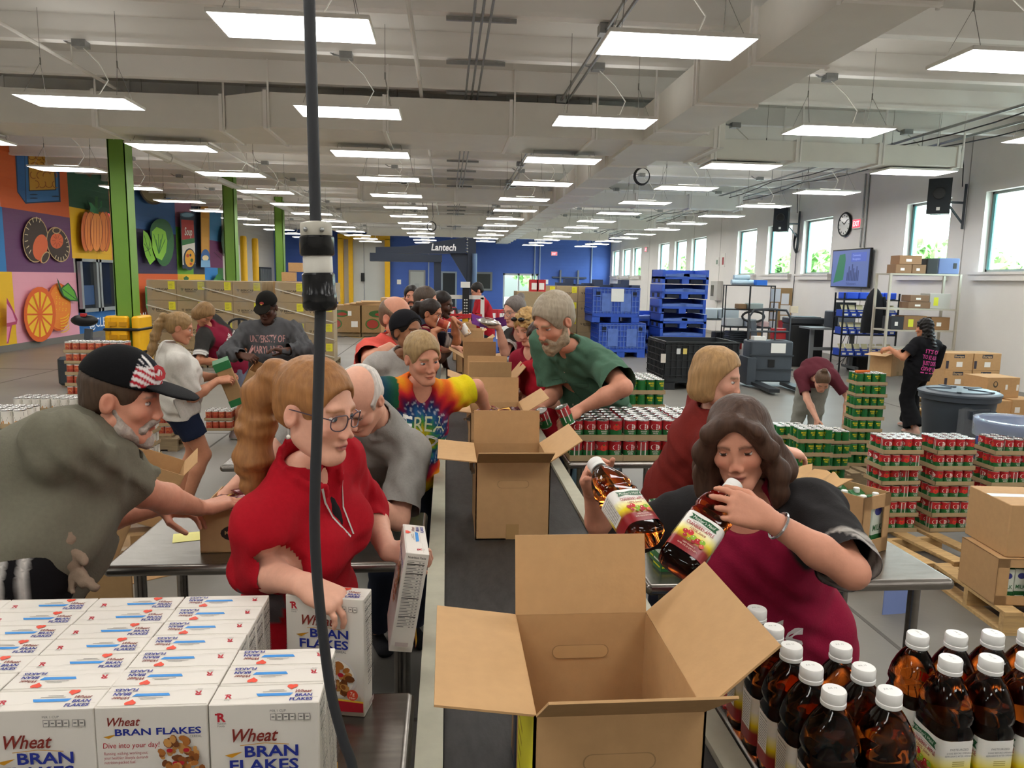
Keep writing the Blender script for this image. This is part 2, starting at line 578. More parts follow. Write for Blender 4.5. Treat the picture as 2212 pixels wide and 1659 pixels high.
# left wall: painted block wall
LW = M('block_wall_white', '#c9c6c0', 0.7, brick=(0.4, 0.2))
wall_left = struct(MB().box((XL - 0.3, YR, 0), (XL, YB, ZD), LW), 'wall_left')
BASEG = M('grey_base_paint', '#76726d', 0.7)
struct(MB().box((XL, YR, 0), (XL + 0.02, 35, 0.16), BASEG), 'baseboard_left')
struct(MB().box((XR - 0.02, YR, 0), (XR, YB, 0.12), C('#a7a29b')), 'baseboard_right')
def mc(h):
 return M('mural_' + h.lstrip('#'), h, 0.6, brick=(0.4, 0.2))
def on_wall(pts, lift):
 return [tuple(Xp(px, py, XL) + Vector((lift, 0, 0))) for px, py in pts]
MUR_L = [0.009]
def mural(name, items):
 """items: (colour, [(px,py)...]) painted on the left wall, later ones over earlier ones"""
 mb = MB()
 for col, pts in items:
  MUR_L[0] += 0.0006
  vs = on_wall(pts, MUR_L[0])
  n = len(vs)
  area = sum(pts[i][0] * pts[(i + 1) % n][1] - pts[(i + 1) % n][0] * pts[i][1] for i in range(n))
  f = tuple(range(n)) if area < 0 else tuple(range(n - 1, -1, -1))
  mb.add(vs, [f], mc(col))
 return mb.build(name, wall_left)
def el(cx, cy, rx, ry, n=22, rot=0.0, a0=0.0, a1=2 * PI):
 c, d = math.cos(rot), math.sin(rot)
 full = abs(a1 - a0 - 2 * PI) < 1e-6
 out = []
 for k in range(n):
  t = a0 + (a1 - a0) * k / (n if full else n - 1)
  x, y = rx * math.cos(t), ry * math.sin(t)
  out.append((cx + x * c - y * d, cy + x * d + y * c))
 return out
def st(p, q, w):
 L = math.hypot(q[0] - p[0], q[1] - p[1]) or 1
 nx, ny = -(q[1] - p[1]) / L * w / 2, (q[0] - p[0]) / L * w / 2
 return [(p[0] + nx, p[1] + ny), (p[0] - nx, p[1] - ny), (q[0] - nx, q[1] - ny), (q[0] + nx, q[1] + ny)]
zt, z33, z36, z22, z18, zb = 4.84, 3.32, 3.62, 2.24, 1.85, 0.16
def panel(y0, y1, z0, z1, col):
 MUR_L[0] += 0.0004
 MB().add([(XL + MUR_L[0], y0, z0), (XL + MUR_L[0], y1, z0), (XL + MUR_L[0], y1, z1), (XL + MUR_L[0], y0, z1)], [(0, 3, 2, 1)], mc(col)).build('mural_panel', wall_left)
for y0, y1, z0, z1, c in (
  (12, 18.3, z33, zt, '#d6a3ae'), (12, 18.35, z18, z33, '#2f7fc4'), (12, 18.55, zb, z18, '#f0bf1f'),
  (18.3, 21.45, z33, zt, '#d9632a'), (18.35, 21.5, z18, z33, '#6a3f6b'), (18.55, 21.6, zb, z18, '#eba6b8'),
  (21.45, 23.9, z36, zt, '#25563f'), (21.45, 23.9, z22, z36, '#f0bd22'), (21.6, 23.9, zb, 0.75, '#2b6fb5'),
  (23.9, 25.3, z22, zt, '#c9445f'), (25.3, 29.4, z33, zt, '#3a639c'), (25.3, 29.4, z18, z33, '#33294f'), (25.2, 29.4, zb, z18, '#e0642b'),
  (29.4, 31.2, z36, zt, '#b57a9a'), (29.4, 31.2, z18, z36, '#6aa92f'), (31.2, 32.6, z18, zt, '#1f2d46'), (32.6, 35.2, z33, zt, '#3f7fae'),
  (32.6, 35.2, 2.15, z33, '#6d2f60'), (29.4, 32.6, zb, z18, '#f2c32a'), (32.6, 34.4, zb, 2.15, '#2f86cf'), (34.4, 35.2, zb, 2.15, '#2b6b3b')):
 panel(y0, y1, z0, z1, c)
# the nearest painted blocks of the wall, each its own piece with recessed joints
_blk = None
for y0, y1, z0, z1, c in ((17.5, 18.3, z33, zt, '#d6a3ae'), (17.5, 18.35, z18, z33, '#2f7fc4'), (17.5, 18.55, zb, z18, '#f0bf1f'), (18.3, 21.45, z33, zt, '#d9632a'), (18.35, 21.5, z18, z33, '#6a3f6b'), (18.55, 21.6, zb, z18, '#eba6b8'), (21.45, 22.3, z36, zt, '#25563f'), (21.45, 22.3, z22, z36, '#f0bd22')):
 for r_ in range(25):
  a0, a1 = max(z0, r_ * 0.2), min(z1, r_ * 0.2 + 0.2)
  if a1 - a0 < 0.03:
   continue
  for k_ in range(40, 60):
   b0, b1 = max(y0, k_ * 0.4 + 0.2 * (r_ % 2)), min(y1, k_ * 0.4 + 0.2 * (r_ % 2) + 0.4)
   if b1 - b0 < 0.03:
    continue
   if _blk is None:
    _blk = MB().box((0, -0.5, -0.5), (1, 0.5, 0.5), mc(c)).build('block', wall_left)
    ob_ = _blk
   else:
    ob_ = link_copy(_blk, wall_left)
   ob_.location, ob_.scale = (XL, (b0 + b1) / 2, (a0 + a1) / 2), (0.0082 + 0.0006 * ((r_ * 7 + k_ * 3) % 3), b1 - b0 - 0.007, a1 - a0 - 0.007)
   ob_.material_slots[0].link = 'OBJECT'
   ob_.material_slots[0].material = C(c, 0.6)
MUR_L[0] = 0.012
# pasta carton
it = [('#1f3a60', [(30, 312), (125, 308), (130, 436), (54, 440), (36, 415)]), ('#2f66a8', [(34, 315), (51, 313), (54, 437), (38, 414)]), ('#3a76b8', [(52, 313), (121, 311), (126, 433), (56, 437)]),
 ('#1f2f45', [(58, 338), (66, 322), (83, 315), (100, 318), (112, 334), (119, 375), (120, 411), (61, 413)]), ('#d8a13a', [(60, 340), (68, 325), (84, 318), (99, 321), (110, 336), (116, 375), (118, 409), (63, 411)])]
for k in range(16):
 x, y = 68 + (k % 4) * 14 + (k // 4) % 2 * 4, 338 + (k // 4) * 20
 for a0 in (0.4,):
  arc = el(x, y, 8, 7, 7, rot=k * 0.9, a0=0, a1=3.4)
  for p, q in zip(arc, arc[1:]):
   it.append(('#a8651d', st(p, q, 2.0)))
for k in range(3):
 it.append(('#1f3a60', el(66 + (k % 2) * 48, 420 + k * 4, 9, 1.6)))
mural('mural_pasta_carton', it)
# mushrooms
it = [('#c9a877', el(70, 518, 28, 49)), ('#3b2a22', el(70, 518, 26.5, 47)), ('#c9a877', el(119, 528, 24, 39, rot=-0.3)), ('#3b2a22', el(119, 528, 22.5, 37, rot=-0.3)),
 ('#e0693a', el(80, 534, 16, 28, rot=0.15)), ('#e0693a', el(116, 520, 14, 17)), ('#e0693a', [(70, 545), (92, 540), (97, 560), (82, 568)]), ('#c9a877', el(91, 556, 8, 14, rot=0.5)), ('#3b2a22', el(91, 556, 6, 12, rot=0.5)), ('#c9a877', el(115, 498, 9, 7)), ('#3b2a22', el(115, 498, 7, 5))]
for k in range(9):
 t = 2.2 + k * 0.36
 it.append(('#d9c6a0', st((70 + 18 * math.cos(t), 512 + 34 * math.sin(t)), (70 + 25 * math.cos(t), 512 + 44 * math.sin(t)), 1.6)))
 it.append(('#d9c6a0', st((122 + 15 * math.cos(t + 3.4), 532 + 24 * math.sin(t + 3.4)), (122 + 20 * math.cos(t + 3.4), 532 + 33 * math.sin(t + 3.4)), 1.5)))
 it.append(('#a8441f', st((116 + 4 * math.cos(t * 2), 520 + 5 * math.sin(t * 2)), (116 + 12 * math.cos(t * 2), 520 + 15 * math.sin(t * 2)), 1)))
mural('mural_mushrooms', it)
# oranges and leaf
it = [('#e2631e', el(118, 663, 27, 52)), ('#f08a2b', el(120, 663, 24, 48)), ('#e2631e', el(77, 679, 35, 60)), ('#f5c32c', el(77, 679, 28, 49)), ('#e2631e', el(77, 679, 5, 7))]
for k in range(12):
 t = 2 * PI * k / 12
 it.append(('#e2631e', st((77, 679), (77 + 30 * math.cos(t), 679 + 51 * math.sin(t)), 3.6)))
for k in range(22):
 it.append(('#f5c32c', el(112 + (k * 7) % 28, 632 + (k * 13) % 40, 1.1, 1.3, 6)))
for k in range(6):
 arc = el(118, 676 + k * 6, 20, 12, 7, a0=0.1, a1=1.5)
 for p, q in zip(arc, arc[1:]):
  it.append(('#f5c32c', st(p, q, 2)))
it += [('#1f4f2d', [(110, 600), (114, 606), (120, 622), (135, 610), (150, 628), (158, 651), (140, 650), (124, 640), (116, 625)]), ('#5fae2e', [(121, 624), (135, 613), (148, 630), (154, 648), (140, 647), (126, 638)]), ('#1f4f2d', st((120, 622), (153, 647), 1.6))]
mural('mural_oranges', it)
mural('mural_cupcake', [('#b8416a', [(0, 642), (10, 660), (24, 690), (22, 700), (0, 705)]), ('#ec9ec0', [(0, 655), (12, 672), (20, 694), (0, 698)]), ('#b8416a', [(0, 703), (12, 701), (4, 742), (0, 742)]), ('#e986ac', [(0, 706), (8, 705), (2, 738), (0, 738)])])
# pretzel
it = []
for pts in ([(151, 318), (160, 345), (172, 362), (185, 372), (200, 362)], [(181, 312), (175, 335), (168, 352), (170, 368), (186, 378)], [(211, 312), (208, 340), (200, 358), (188, 370)], [(172, 316), (188, 348), (200, 362)]):
 for p, q in zip(pts, pts[1:]):
  it.append(('#6d4a26', st(p, q, 11)))
for pts in ([(151, 318), (160, 345), (172, 362)], [(181, 312), (175, 335), (168, 352)], [(211, 312), (208, 340), (200, 358)]):
 for p, q in zip(pts, pts[1:]):
  it.append(('#96703a', st(p, q, 5)))
mural('mural_pretzel', it)
# pumpkin
it = []
for dx, rx, col in ((-22, 10, '#d9702a'), (22, 9, '#d9702a'), (-13, 12, '#e58536'), (14, 11, '#e58536'), (0, 12, '#ee9440')):
 it.append(('#93411f', el(195 + dx, 500, rx + 1.2, 43.5)))
 it.append((col, el(195 + dx, 500, rx, 42)))
 for q in (-0.5, 0.0, 0.5):
  it.append(('#b5541f', el(195 + dx + q * rx, 502, 0.8, 33, 8)))
it += [('#2f6b3a', [(190, 460), (192, 430), (191, 424), (198, 424), (197, 440), (200, 462)]), ('#2b7a4a', [(177, 436), (184, 438), (190, 446), (196, 452), (190, 460), (180, 456), (182, 448)])]
for p, q in zip([(199, 452), (204, 446), (205, 440), (202, 437), (206, 434)], [(204, 446), (205, 440), (202, 437), (206, 434), (205, 448)]):
 it.append(('#2b7a4a', st(p, q, 1.3)))
mural('mural_pumpkin', it)
# potato, cabbage, beans, soup, pasta, beet, watermelon
it = [('#463522', el(322, 390, 37, 52)), ('#8b7a58', el(322, 388, 34, 49))]
for k in range(5):
 it.append(('#5d4c33', el(322, 372, 6 + k * 5, 5 + k * 6, 16, a0=0.3, a1=2.6)) if False else ('#6f5f42', el(312 + k * 5, 365 + k * 11, 12, 2.2)))
mural('mural_potato', it)
it = [('#2a6b35', el(343, 525, 22, 50)), ('#1f5a2c', el(336, 500, 24, 28)), ('#7fc02f', [(297, 497), (306, 503), (314, 520), (318, 545), (324, 560), (312, 572), (302, 552), (297, 530)]), ('#8ccc3a', [(316, 500), (326, 490), (337, 494), (346, 500), (350, 520), (347, 545), (338, 562), (325, 556), (317, 535)])]
for k in range(6):
 it.append(('#2f7a2c', st((331, 548), (320 + k * 5, 505 + (k % 2) * 12), 1.3)))
 it.append(('#3b5f22', st((308, 540), (299 + (k % 2) * 14, 508 + k * 9), 1.1)))
mural('mural_cabbage', it)
mural('mural_beans', [('#4a1f3d', el(382, 392, 9, 30, rot=0.12)), ('#5e2a4f', el(396, 398, 8, 31, rot=-0.1)), ('#6f3a5f', el(380, 390, 4, 20, rot=0.12))])
it = [('#20344a', [(377, 460), (409, 465), (412, 578), (383, 580)]), ('#b1352f', [(380, 474), (407, 476), (409, 520), (381, 520)]), ('#2d7a3f', [(381, 518), (409, 514), (410, 535), (382, 537)]), ('#e6e2d8', [(382, 530), (410, 524), (411, 570), (383, 572)]),
 ('#4d6f8a', el(393, 464, 15.5, 6)), ('#7fa3bd', el(393, 464, 12.5, 4.2)), ('#20344a', el(398, 560, 13.5, 24)), ('#e8a92a', el(399, 558, 11, 19)), ('#c8501f', el(394, 552, 3, 4)), ('#39662a', el(403, 562, 3, 4)), ('#20344a', el(400, 551, 2.2, 3)), ('#c8501f', el(401, 570, 3, 3))]
sp = mural('mural_soup_can', it)
d = Decal()
mb = MB()
d.text('Soup', 0, 0, 0.30, mc('#f2eee6'), 'C', shear=0.2, bold=0.02)
A_, B_ = Xp(382, 505, XL), Xp(408, 500, XL)
d.onto(mb, (XL + MUR_L[0] + 0.004, (A_.y + B_.y) / 2, (A_.z + B_.z) / 2 - 0.1), (0, 1, 0.05), (0, 0, 1), (1, 0, 0))
mb.build('mural_lettering', wall_left)
mural('mural_pasta_bag', [('#c98a2c', [(421, 380), (442, 384), (442, 560), (424, 560)]), ('#d9a040', [(424, 470), (440, 472), (440, 545), (426, 545)]), ('#2b64a8', el(433, 556, 10, 18)), ('#ecd8a8', el(433, 557, 7, 6)), ('#7fb3dd', [(423, 562), (443, 562), (444, 577), (423, 577)])])
mural('mural_cucumber', [('#274a33', el(480, 518, 12, 34)), ('#3b6b45', el(482, 510, 7, 20)), ('#4a1f3d', st((452, 545), (470, 562), 1.5)), ('#4a1f3d', st((456, 540), (474, 553), 1.5))])
mural('mural_pepper', [('#7d1f2d', el(462, 425, 13, 30)), ('#8f2b39', el(470, 420, 8, 25))])
mural('mural_watermelon', [('#2f7a35', [(299, 618), (305, 618), (322, 650), (322, 697), (310, 690), (301, 660)]), ('#8ccc5a', [(304, 620), (309, 620), (322, 645), (322, 680), (308, 655)]), ('#d94a6b', [(308, 620), (322, 619), (322, 660), (312, 642)]), ('#d7a0b0', st((311, 630), (318, 636), 2))])
mural('mural_greens', [('#2b7a3a', el(462, 605, 8, 14)), ('#3b8f45', el(455, 610, 5, 10)), ('#1f5a2c', el(470, 610, 5, 9))])
mural('mural_pineapple_top', [('#2b6b3b', [(384, 600), (390, 596), (396, 600), (394, 606), (386, 606)])])
# lettering band below the interior window
d = Decal()
mb = MB()
d.text('@CLEFoodBank | MURAL', 0, 0, 0.26, M('sign_white', '#e9eef2', 0.6), 'L', bold=0.01)
A_ = Xp(171, 727, XL)
d.onto(mb, (XL + MUR_L[0] + 0.004, 21.75, 0.32), (0, 1, 0), (0, 0, 1), (1, 0, 0))
mb.build('mural_lettering', wall_left)
# interior storefront window in the mural wall
sw = tag(thing('window_14', None, None, (XL, 21.6, 0.75)), kind='structure')
DKG = M('dark_room_glass', '#1d2329', 0.08)
ALU = M('storefront_aluminium', '#9ea3a5', 0.4, 0.5)
hh = z22 - 0.75
MB().box((0.02, 0.0, 0), (0.05, 3.6, hh), DKG).build('pane', sw)
mb = MB()
for y in (0.0, 0.95, 1.15, 2.2, 2.4, 3.5):
 mb.box((0.03, y, 0), (0.14, y + 0.12, hh), ALU)
mb.box((0.03, 0, 0), (0.14, 3.6, 0.1), ALU).box((0.03, 0, hh - 0.08), (0.14, 3.6, hh), ALU)
mb.build('window_frame', sw)
# blue look of the room, painted as a panel on the pane
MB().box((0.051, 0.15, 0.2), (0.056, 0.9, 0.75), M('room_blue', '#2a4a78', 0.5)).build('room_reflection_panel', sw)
# white dock alcove at the far left with yellow posts
dock = tag(thing('door_5', None, None, (XL, 36, 0)), kind='structure')
MB().box((0.0, 0.3, 0), (0.08, 3.2, 3.3), M('dock_white', '#d9d9d4', 0.5, noise=(2, 0.04))).build('dock_panel', dock)
MB().box((0.0, 5.6, 0), (0.1, 8.3, 2.3), M('dock_dark', '#3c4146', 0.6)).build('dock_curtain', dock)
mb = MB()
for k in range(7):
 mb.box((0.1, 5.7 + k * 0.37, 0.1), (0.14, 5.95 + k * 0.37, 2.2), C('#707679'))
mb.build('strip', dock)
for px in (528, 553):
 p = Xp(px, 600, XL + 0.55)
 tag(MB().lathe([(0.16, 0), (0.16, 3.6), (0.13, 3.68), (0.02, 3.7)], YELLOWP, 12).build('bollard', None, True, (p.x, p.y, 0)),
  'tall round yellow post guarding the white dock door', 'bollard', 'yellow dock posts')
# ---------------------------------------------------------------- green columns
for i, (px, y, extra) in enumerate(((265, 14.0, 'with a yellow guard around its foot, beside the mural'), (497, 21.2, 'standing behind the wrapped carton pallets'), (603, 28.2, 'next to the white dock doors'))):
 x = Yp(px, 450, y).x
 o = thing('steel_column', 'green steel H-section column ' + extra, 'column', (x, y, 0))
 MB().box((-0.15, -0.15, 0), (-0.125, 0.15, ZB + 0.2), GREENP).build('flange', o)
 MB().box((0.125, -0.15, 0), (0.15, 0.15, ZB + 0.2), GREENP).build('flange', o)
 MB().box((-0.125, -0.012, 0), (0.125, 0.012, ZB + 0.2), GREENP).build('web', o)
 MB().box((-0.145, -0.15, 0), (0.145, -0.135, ZB + 0.2), GREENP).build('cover_plate', o)
 MB().box((-0.22, -0.22, 0), (0.22, 0.22, 0.03), GREENP).build('base_plate', o)
# yellow plastic column guard with black straps
p = Yp(268, 700, 13.9)
g = thing('column_guard', 'yellow plastic guard with two black straps wrapped around the green column', 'column guard', (Yp(265, 450, 14).x, 14.0, 0))
GY = M('guard_yellow', '#f0b51c', 0.4)
mb = MB()
for s in (-1, 1):
 x0, x1 = (-0.3, -0.16) if s < 0 else (0.16, 0.3)
 mb.rbox((x0, -0.32, 0), (x1, 0.32, 1.12), 0.06, GY)
mb.rbox((-0.2, -0.34, 0), (0.1, -0.17, 1.12), 0.05, GY).rbox((-0.2, 0.17, 0), (0.2, 0.34, 1.12), 0.05, GY)
mb.build('shell', g, True)
for z in (0.1, 0.28, 0.55, 0.72, 0.95):
 for x in (-0.2, -0.02):
  MB().box((x, -0.365, z), (x + 0.13, -0.33, z + 0.07), M('guard_shade', '#c98f10', 0.5)).build('rib', g)
for z in (0.45, 0.86):
 MB().rbox((-0.315, -0.355, z), (0.315, 0.355, z + 0.05), 0.06, BLACKM).build('strap', g)
# ---------------------------------------------------------------- ceiling lights
LED = bpy.data.materials.new('led_diffuser')
LED.use_nodes = True
_n = LED.node_tree.nodes
_n['Principled BSDF'].inputs['Base Color'].default_value = (0.9, 0.9, 0.88, 1)
_n['Principled BSDF'].inputs['Emission Color'].default_value = (1.0, 0.975, 0.93, 1)
_n['Principled BSDF'].inputs['Emission Strength'].default_value = LAMP_STRENGTH
HOUS = M('lamp_housing', '#f2f1ec', 0.5)
LGT = thing('ceiling_light', 'flat white LED ceiling panel hanging on thin wires below the beams', 'ceiling light', (-1.2, 6.3, 3.8), 0, 'LED ceiling panels in rows')
mb = MB()
mb.box((-0.605, -0.305, 0.022), (-0.59, 0.305, 0.05), HOUS).box((0.59, -0.305, 0.022), (0.605, 0.305, 0.05), HOUS).box((-0.605, -0.305, 0.022), (0.605, -0.29, 0.05), HOUS).box((-0.605, 0.29, 0.022), (0.605, 0.305, 0.05), HOUS).box((-0.6, -0.3, 0.045), (0.6, 0.3, 0.055), HOUS).box((-0.2, -0.12, 0.055), (0.25, 0.1, 0.09), HOUS)
mb.build('frame', LGT)
MB().box((-0.592, -0.292, 0.02), (0.592, 0.292, 0.026), LED).build('diffuser', LGT)
UP = bpy.data.materials.new('led_uplight')  # upward glow added to brighten the ceiling, not a real lamp part
UP.use_nodes = True
UP.node_tree.nodes['Principled BSDF'].inputs['Emission Color'].default_value = (1.0, 0.97, 0.92, 1)
UP.node_tree.nodes['Principled BSDF'].inputs['Emission Strength'].default_value = LAMP_STRENGTH * 0.26
MB().box((-0.55, 0.12, 0.055), (0.55, 0.26, 0.058), UP).build('uplight_slot', LGT)
MB().box((-0.55, -0.27, 0.055), (0.55, -0.14, 0.058), UP).build('uplight_slot', LGT)
WIRE = M('steel_wire', '#77756f', 0.5, 0.5)
for s in (-1, 1):
 mb = MB()
 mb.tube([(s * 0.5, -0.25, 0.05), (s * 0.42, 0, 0.45), (s * 0.42, 0, 1.04)], 0.003, WIRE, 4).tube([(s * 0.5, 0.25, 0.05), (s * 0.42, 0, 0.45)], 0.003, WIRE, 4).tube([(s * 0.42, 0, 0.42), (s * 0.42, 0, 0.5)], 0.008, WIRE, 5)
 mb.build('hanger', LGT)
WCORD = M('white_cord', '#dddbd3', 0.5)
MB().tube([(0.1, 0.0, 0.09), (0.2, 0.02, 0.13), (0.28, 0.08, 0.3), (0.16, 0.15, 0.5), (-0.05, 0.2, 0.7)], 0.007, WCORD, 5).build('power_cord', LGT)
mb = MB()
mb.box((-0.13, 0.13, 0.68), (0.02, 0.27, 0.76), GALV).tube([(-0.13, 0.2, 0.72), (-0.2, 0.2, 0.73), (-0.28, 0.2, 0.78)], 0.012, GALV, 5)
mb.build('junction_box', LGT)
for k in range(-3, 13):
 for x in (-7.3, -4.25, -1.2, 1.87, 4.87, 7.9):
  if k == 0 and x == -1.2:
   continue
  if k >= 12 and x in (1.87,):
   continue
  c_ = dup(LGT, (x + (0.03 if k % 2 else -0.02), 6.3 + 3.02 * k, 3.8))
  if k in (2, 5, 8):      # added uplight left off below ducts, where it made bright spots
   for ch in KIDS[c_.name]:
    if ch.name.startswith('uplight'):
     bpy.data.objects.remove(ch)
   KIDS[c_.name] = []
# ---------------------------------------------------------------- air ducts
def duct(label, a, b, flanges, axis, jog=None):
 o = thing('air_duct', label, 'duct', ((a[0] + b[0]) / 2, (a[1] + b[1]) / 2, min(a[2], b[2])))
 off = Vector(o.location)
 mb = MB()
 mb.box([a[i] - off[i] for i in range(3)], [b[i] - off[i] for i in range(3)], DUCT)
 mb.build('duct_run', o)
 for t in flanges:
  m2 = MB()
  lo, hi = [min(a[i], b[i]) - off[i] for i in range(3)], [max(a[i], b[i]) - off[i] for i in range(3)]
  e = 0.025
  lo2, hi2 = [v - e for v in lo], [v + e for v in hi]
  lo2[axis], hi2[axis] = t - off[axis] - 0.025, t - off[axis] + 0.025
  m2.box(lo2, hi2, BEAM)
  m2.build('flange', o)
  for s in (0, 1):
   m3 = MB()
   pt = [0, 0, 0]
   ot = 1 - axis
   pt[axis] = t - off[axis] + 0.05
   pt[ot] = lo[ot] - 0.03 if s == 0 else hi[ot] + 0.03
   m3.box((pt[0] - 0.012, pt[1] - 0.012, lo[2] - 0.03), (pt[0] + 0.012, pt[1] + 0.012, ZD - off.z), BEAM)
   m3.build('hanger_rod', o)
 return o
duct('wide white air duct crossing the ceiling in front of the mural', (-2.6, 11.05, 3.95), (2.7, 12.5, 4.42), (-2.55, -0.9, 0.9, 2.1), 0)
lf = duct('narrower white air duct continuing above the mural wall', (-6.9, 11.4, 3.95), (-3.2, 12.5, 4.42), (-6.85, -5.0, -3.25), 0)
mb = MB()
mb.add([(-3.2, 11.4, 3.95), (-3.2, 11.4, 4.42), (-2.6, 11.05, 4.42), (-2.6, 11.05, 3.95), (-3.2, 12.5, 3.95), (-3.2, 12.5, 4.42), (-2.6, 12.5, 4.42), (-2.6, 12.5, 3.95)],
 [(3, 2, 1, 0), (0, 4, 7, 3), (1, 2, 6, 5), (4, 5, 6, 7)], DUCT)
t = mb.build('transition', lf)
t.location = -Vector(lf.location)
duct('long white air duct running overhead towards the camera end of the hall', (2.85, -5.5, 3.95), (3.55, 11.1, 4.42), [2.2 + 1.62 * k for k in range(6)], 1)
duct('long white air duct running on towards the blue wall', (2.85, 12.5, 3.95), (3.55, 44.5, 4.42), [13.5 + 1.62 * k for k in range(19)], 1)
duct('white air duct junction where the cross duct meets the long duct', (2.7, 11.1, 3.9), (4.1, 12.5, 4.42), (3.95,), 0)
duct('slim white air duct branch reaching towards the clock wall', (4.1, 11.9, 3.88), (8.4, 12.5, 4.18), (4.2, 5.6, 7.0, 8.36), 0)
for n, (y, xa, xb) in enumerate(((20.6, -2.4, 8.2), (29.3, -4.0, 8.2), (38.0, -4.0, 8.2))):
 nm = ('nearest the big cross duct', 'halfway down the hall', 'closest to the blue wall')[n]
 duct('slim white branch duct left of the long duct, ' + nm, (xa, y, 3.95), (2.85, y + 0.55, 4.3), (xa + 0.05, 0.2), 0)
 duct('slim white branch duct on the window side, ' + nm, (3.55, y, 3.95), (xb, y + 0.55, 4.3), (5.2, 6.7, xb - 0.05), 0)
# ---------------------------------------------------------------- pipes and conduits under the deck
PIPEW = M('pipe_white', '#dedbd4', 0.5)
def run_x(px, py, z):
 return Zp(px, py, z).x
def long_pipe(name, label, x, z, r, m, y0=-5, y1=45, group=None, drops=()):
 o = thing(name, label, 'pipe', (x, 0, z), 0, group)
 MB().tube([(0, y0, 0), (0, y1, 0)], r, m, 8).build('pipe_run', o, True)
 for y in drops:
  MB().tube([(0, y, 0), (0, y, ZD - z)], 0.012, m, 5).build('hanger', o)
  MB().tube([(0, y - 0.03, 0), (0, y + 0.03, 0)], r * 1.35, m, 8).build('coupling', o)
 return o
dr = [4 + 3.1 * k for k in range(12)]
long_pipe('sprinkler_pipe', 'thin white sprinkler pipe running the hall on the mural side', run_x(160, 140, 4.47), 4.47, 0.024, PIPEW, drops=dr)
long_pipe('sprinkler_pipe', 'thin white sprinkler pipe running above the conveyor', run_x(897, 110, 4.47), 4.47, 0.026, PIPEW, drops=dr)
long_pipe('sprinkler_main', 'thick white pipe high along the mural wall', run_x(500, 400, 4.25), 4.25, 0.085, PIPEW, 12.7, 45, None, dr[3:])
cx = run_x(1032, 110, 4.485)
o = thing('conduit_bundle', 'three grey conduits on strut channels above the conveyor', 'conduit', (cx, 0, 4.485))
for k in (-1, 0, 1):
 MB().tube([(k * 0.085, -5, 0), (k * 0.085, 44, 0)], 0.014, GALV, 6).build('conduit', o, True)
for k in range(24):
 MB().box((-0.36, 3.36 + 1.55 * k - 0.02, 0.01), (0.36, 3.36 + 1.55 * k + 0.02, 0.05), GALV).build('strut_channel', o)
cx = run_x(1290, 110, 4.485)
o = thing('conduit_bundle', 'pair of grey conduits under the beams beside the long duct', 'conduit', (cx, 0, 4.485))
for k in (-1, 1):
 MB().tube([(k * 0.05, -5, 0), (k * 0.05, 44, 0)], 0.02, GALV, 6).build('conduit', o, True)
for k in range(14):
 MB().box((-0.12, 5.0 + 3.1 * k - 0.1, -0.04), (0.02, 5.0 + 3.1 * k + 0.05, 0.06), GALV).build('junction_box', o)
for n, (px, py) in enumerate(((2100, 260), (2180, 270))):
 x = run_x(px, py, 4.38)
 o = thing('conduit_bundle', ('grey conduit run with sagging black cable on the window side', 'grey conduit run close along the top of the window wall')[n], 'conduit', (x, 0, 4.38))
 MB().tube([(0, -4, 0), (0, 44, 0)], 0.022, GALV, 6).build('conduit', o, True)
 MB().tube([(0.07, -4, 0.02), (0.07, 44, 0.02)], 0.014, GALV, 6).build('conduit', o, True)
 for k in range(8):
  y = 4 + 4.6 * k
  MB().tube([(0.03, y + 4.6 * t, -0.02 - 0.10 * math.sin(PI * t)) for t in (0, 0.2, 0.4, 0.6, 0.8, 1)], 0.012, CORD, 5).build('sagging_cable', o, True)
  MB().tube([(0, y, 0), (0, y, ZD - 4.38)], 0.008, GALV, 4).build('hanger', o)
# coiled cables hanging from the ceiling
for px, py, y, lab in ((1388, 380, 13.6, 'black cable coil hanging below the slim white duct branch'), (932, 489, 24.0, 'black cable coil hanging far down the hall above the wrapper')):
 c = Yp(px, py, y)
 o = thing('cable_coil', lab, 'cable', tuple(c))
 for k in range(4):
  MB().tube([(0.13 * (1 + 0.05 * k) * math.cos(t), 0.02 * k, 0.14 * (1 + 0.04 * k) * math.sin(t)) for t in [2 * PI * j / 20 for j in range(20)]], 0.009, CORD, 5, closed=True).build('loop', o, True)
 MB().tube([(0, 0, 0.14), (0.05, 0, 0.3), (0.0, 0, ZD - c.z)], 0.008, CORD, 5).build('hanging_cable', o, True)
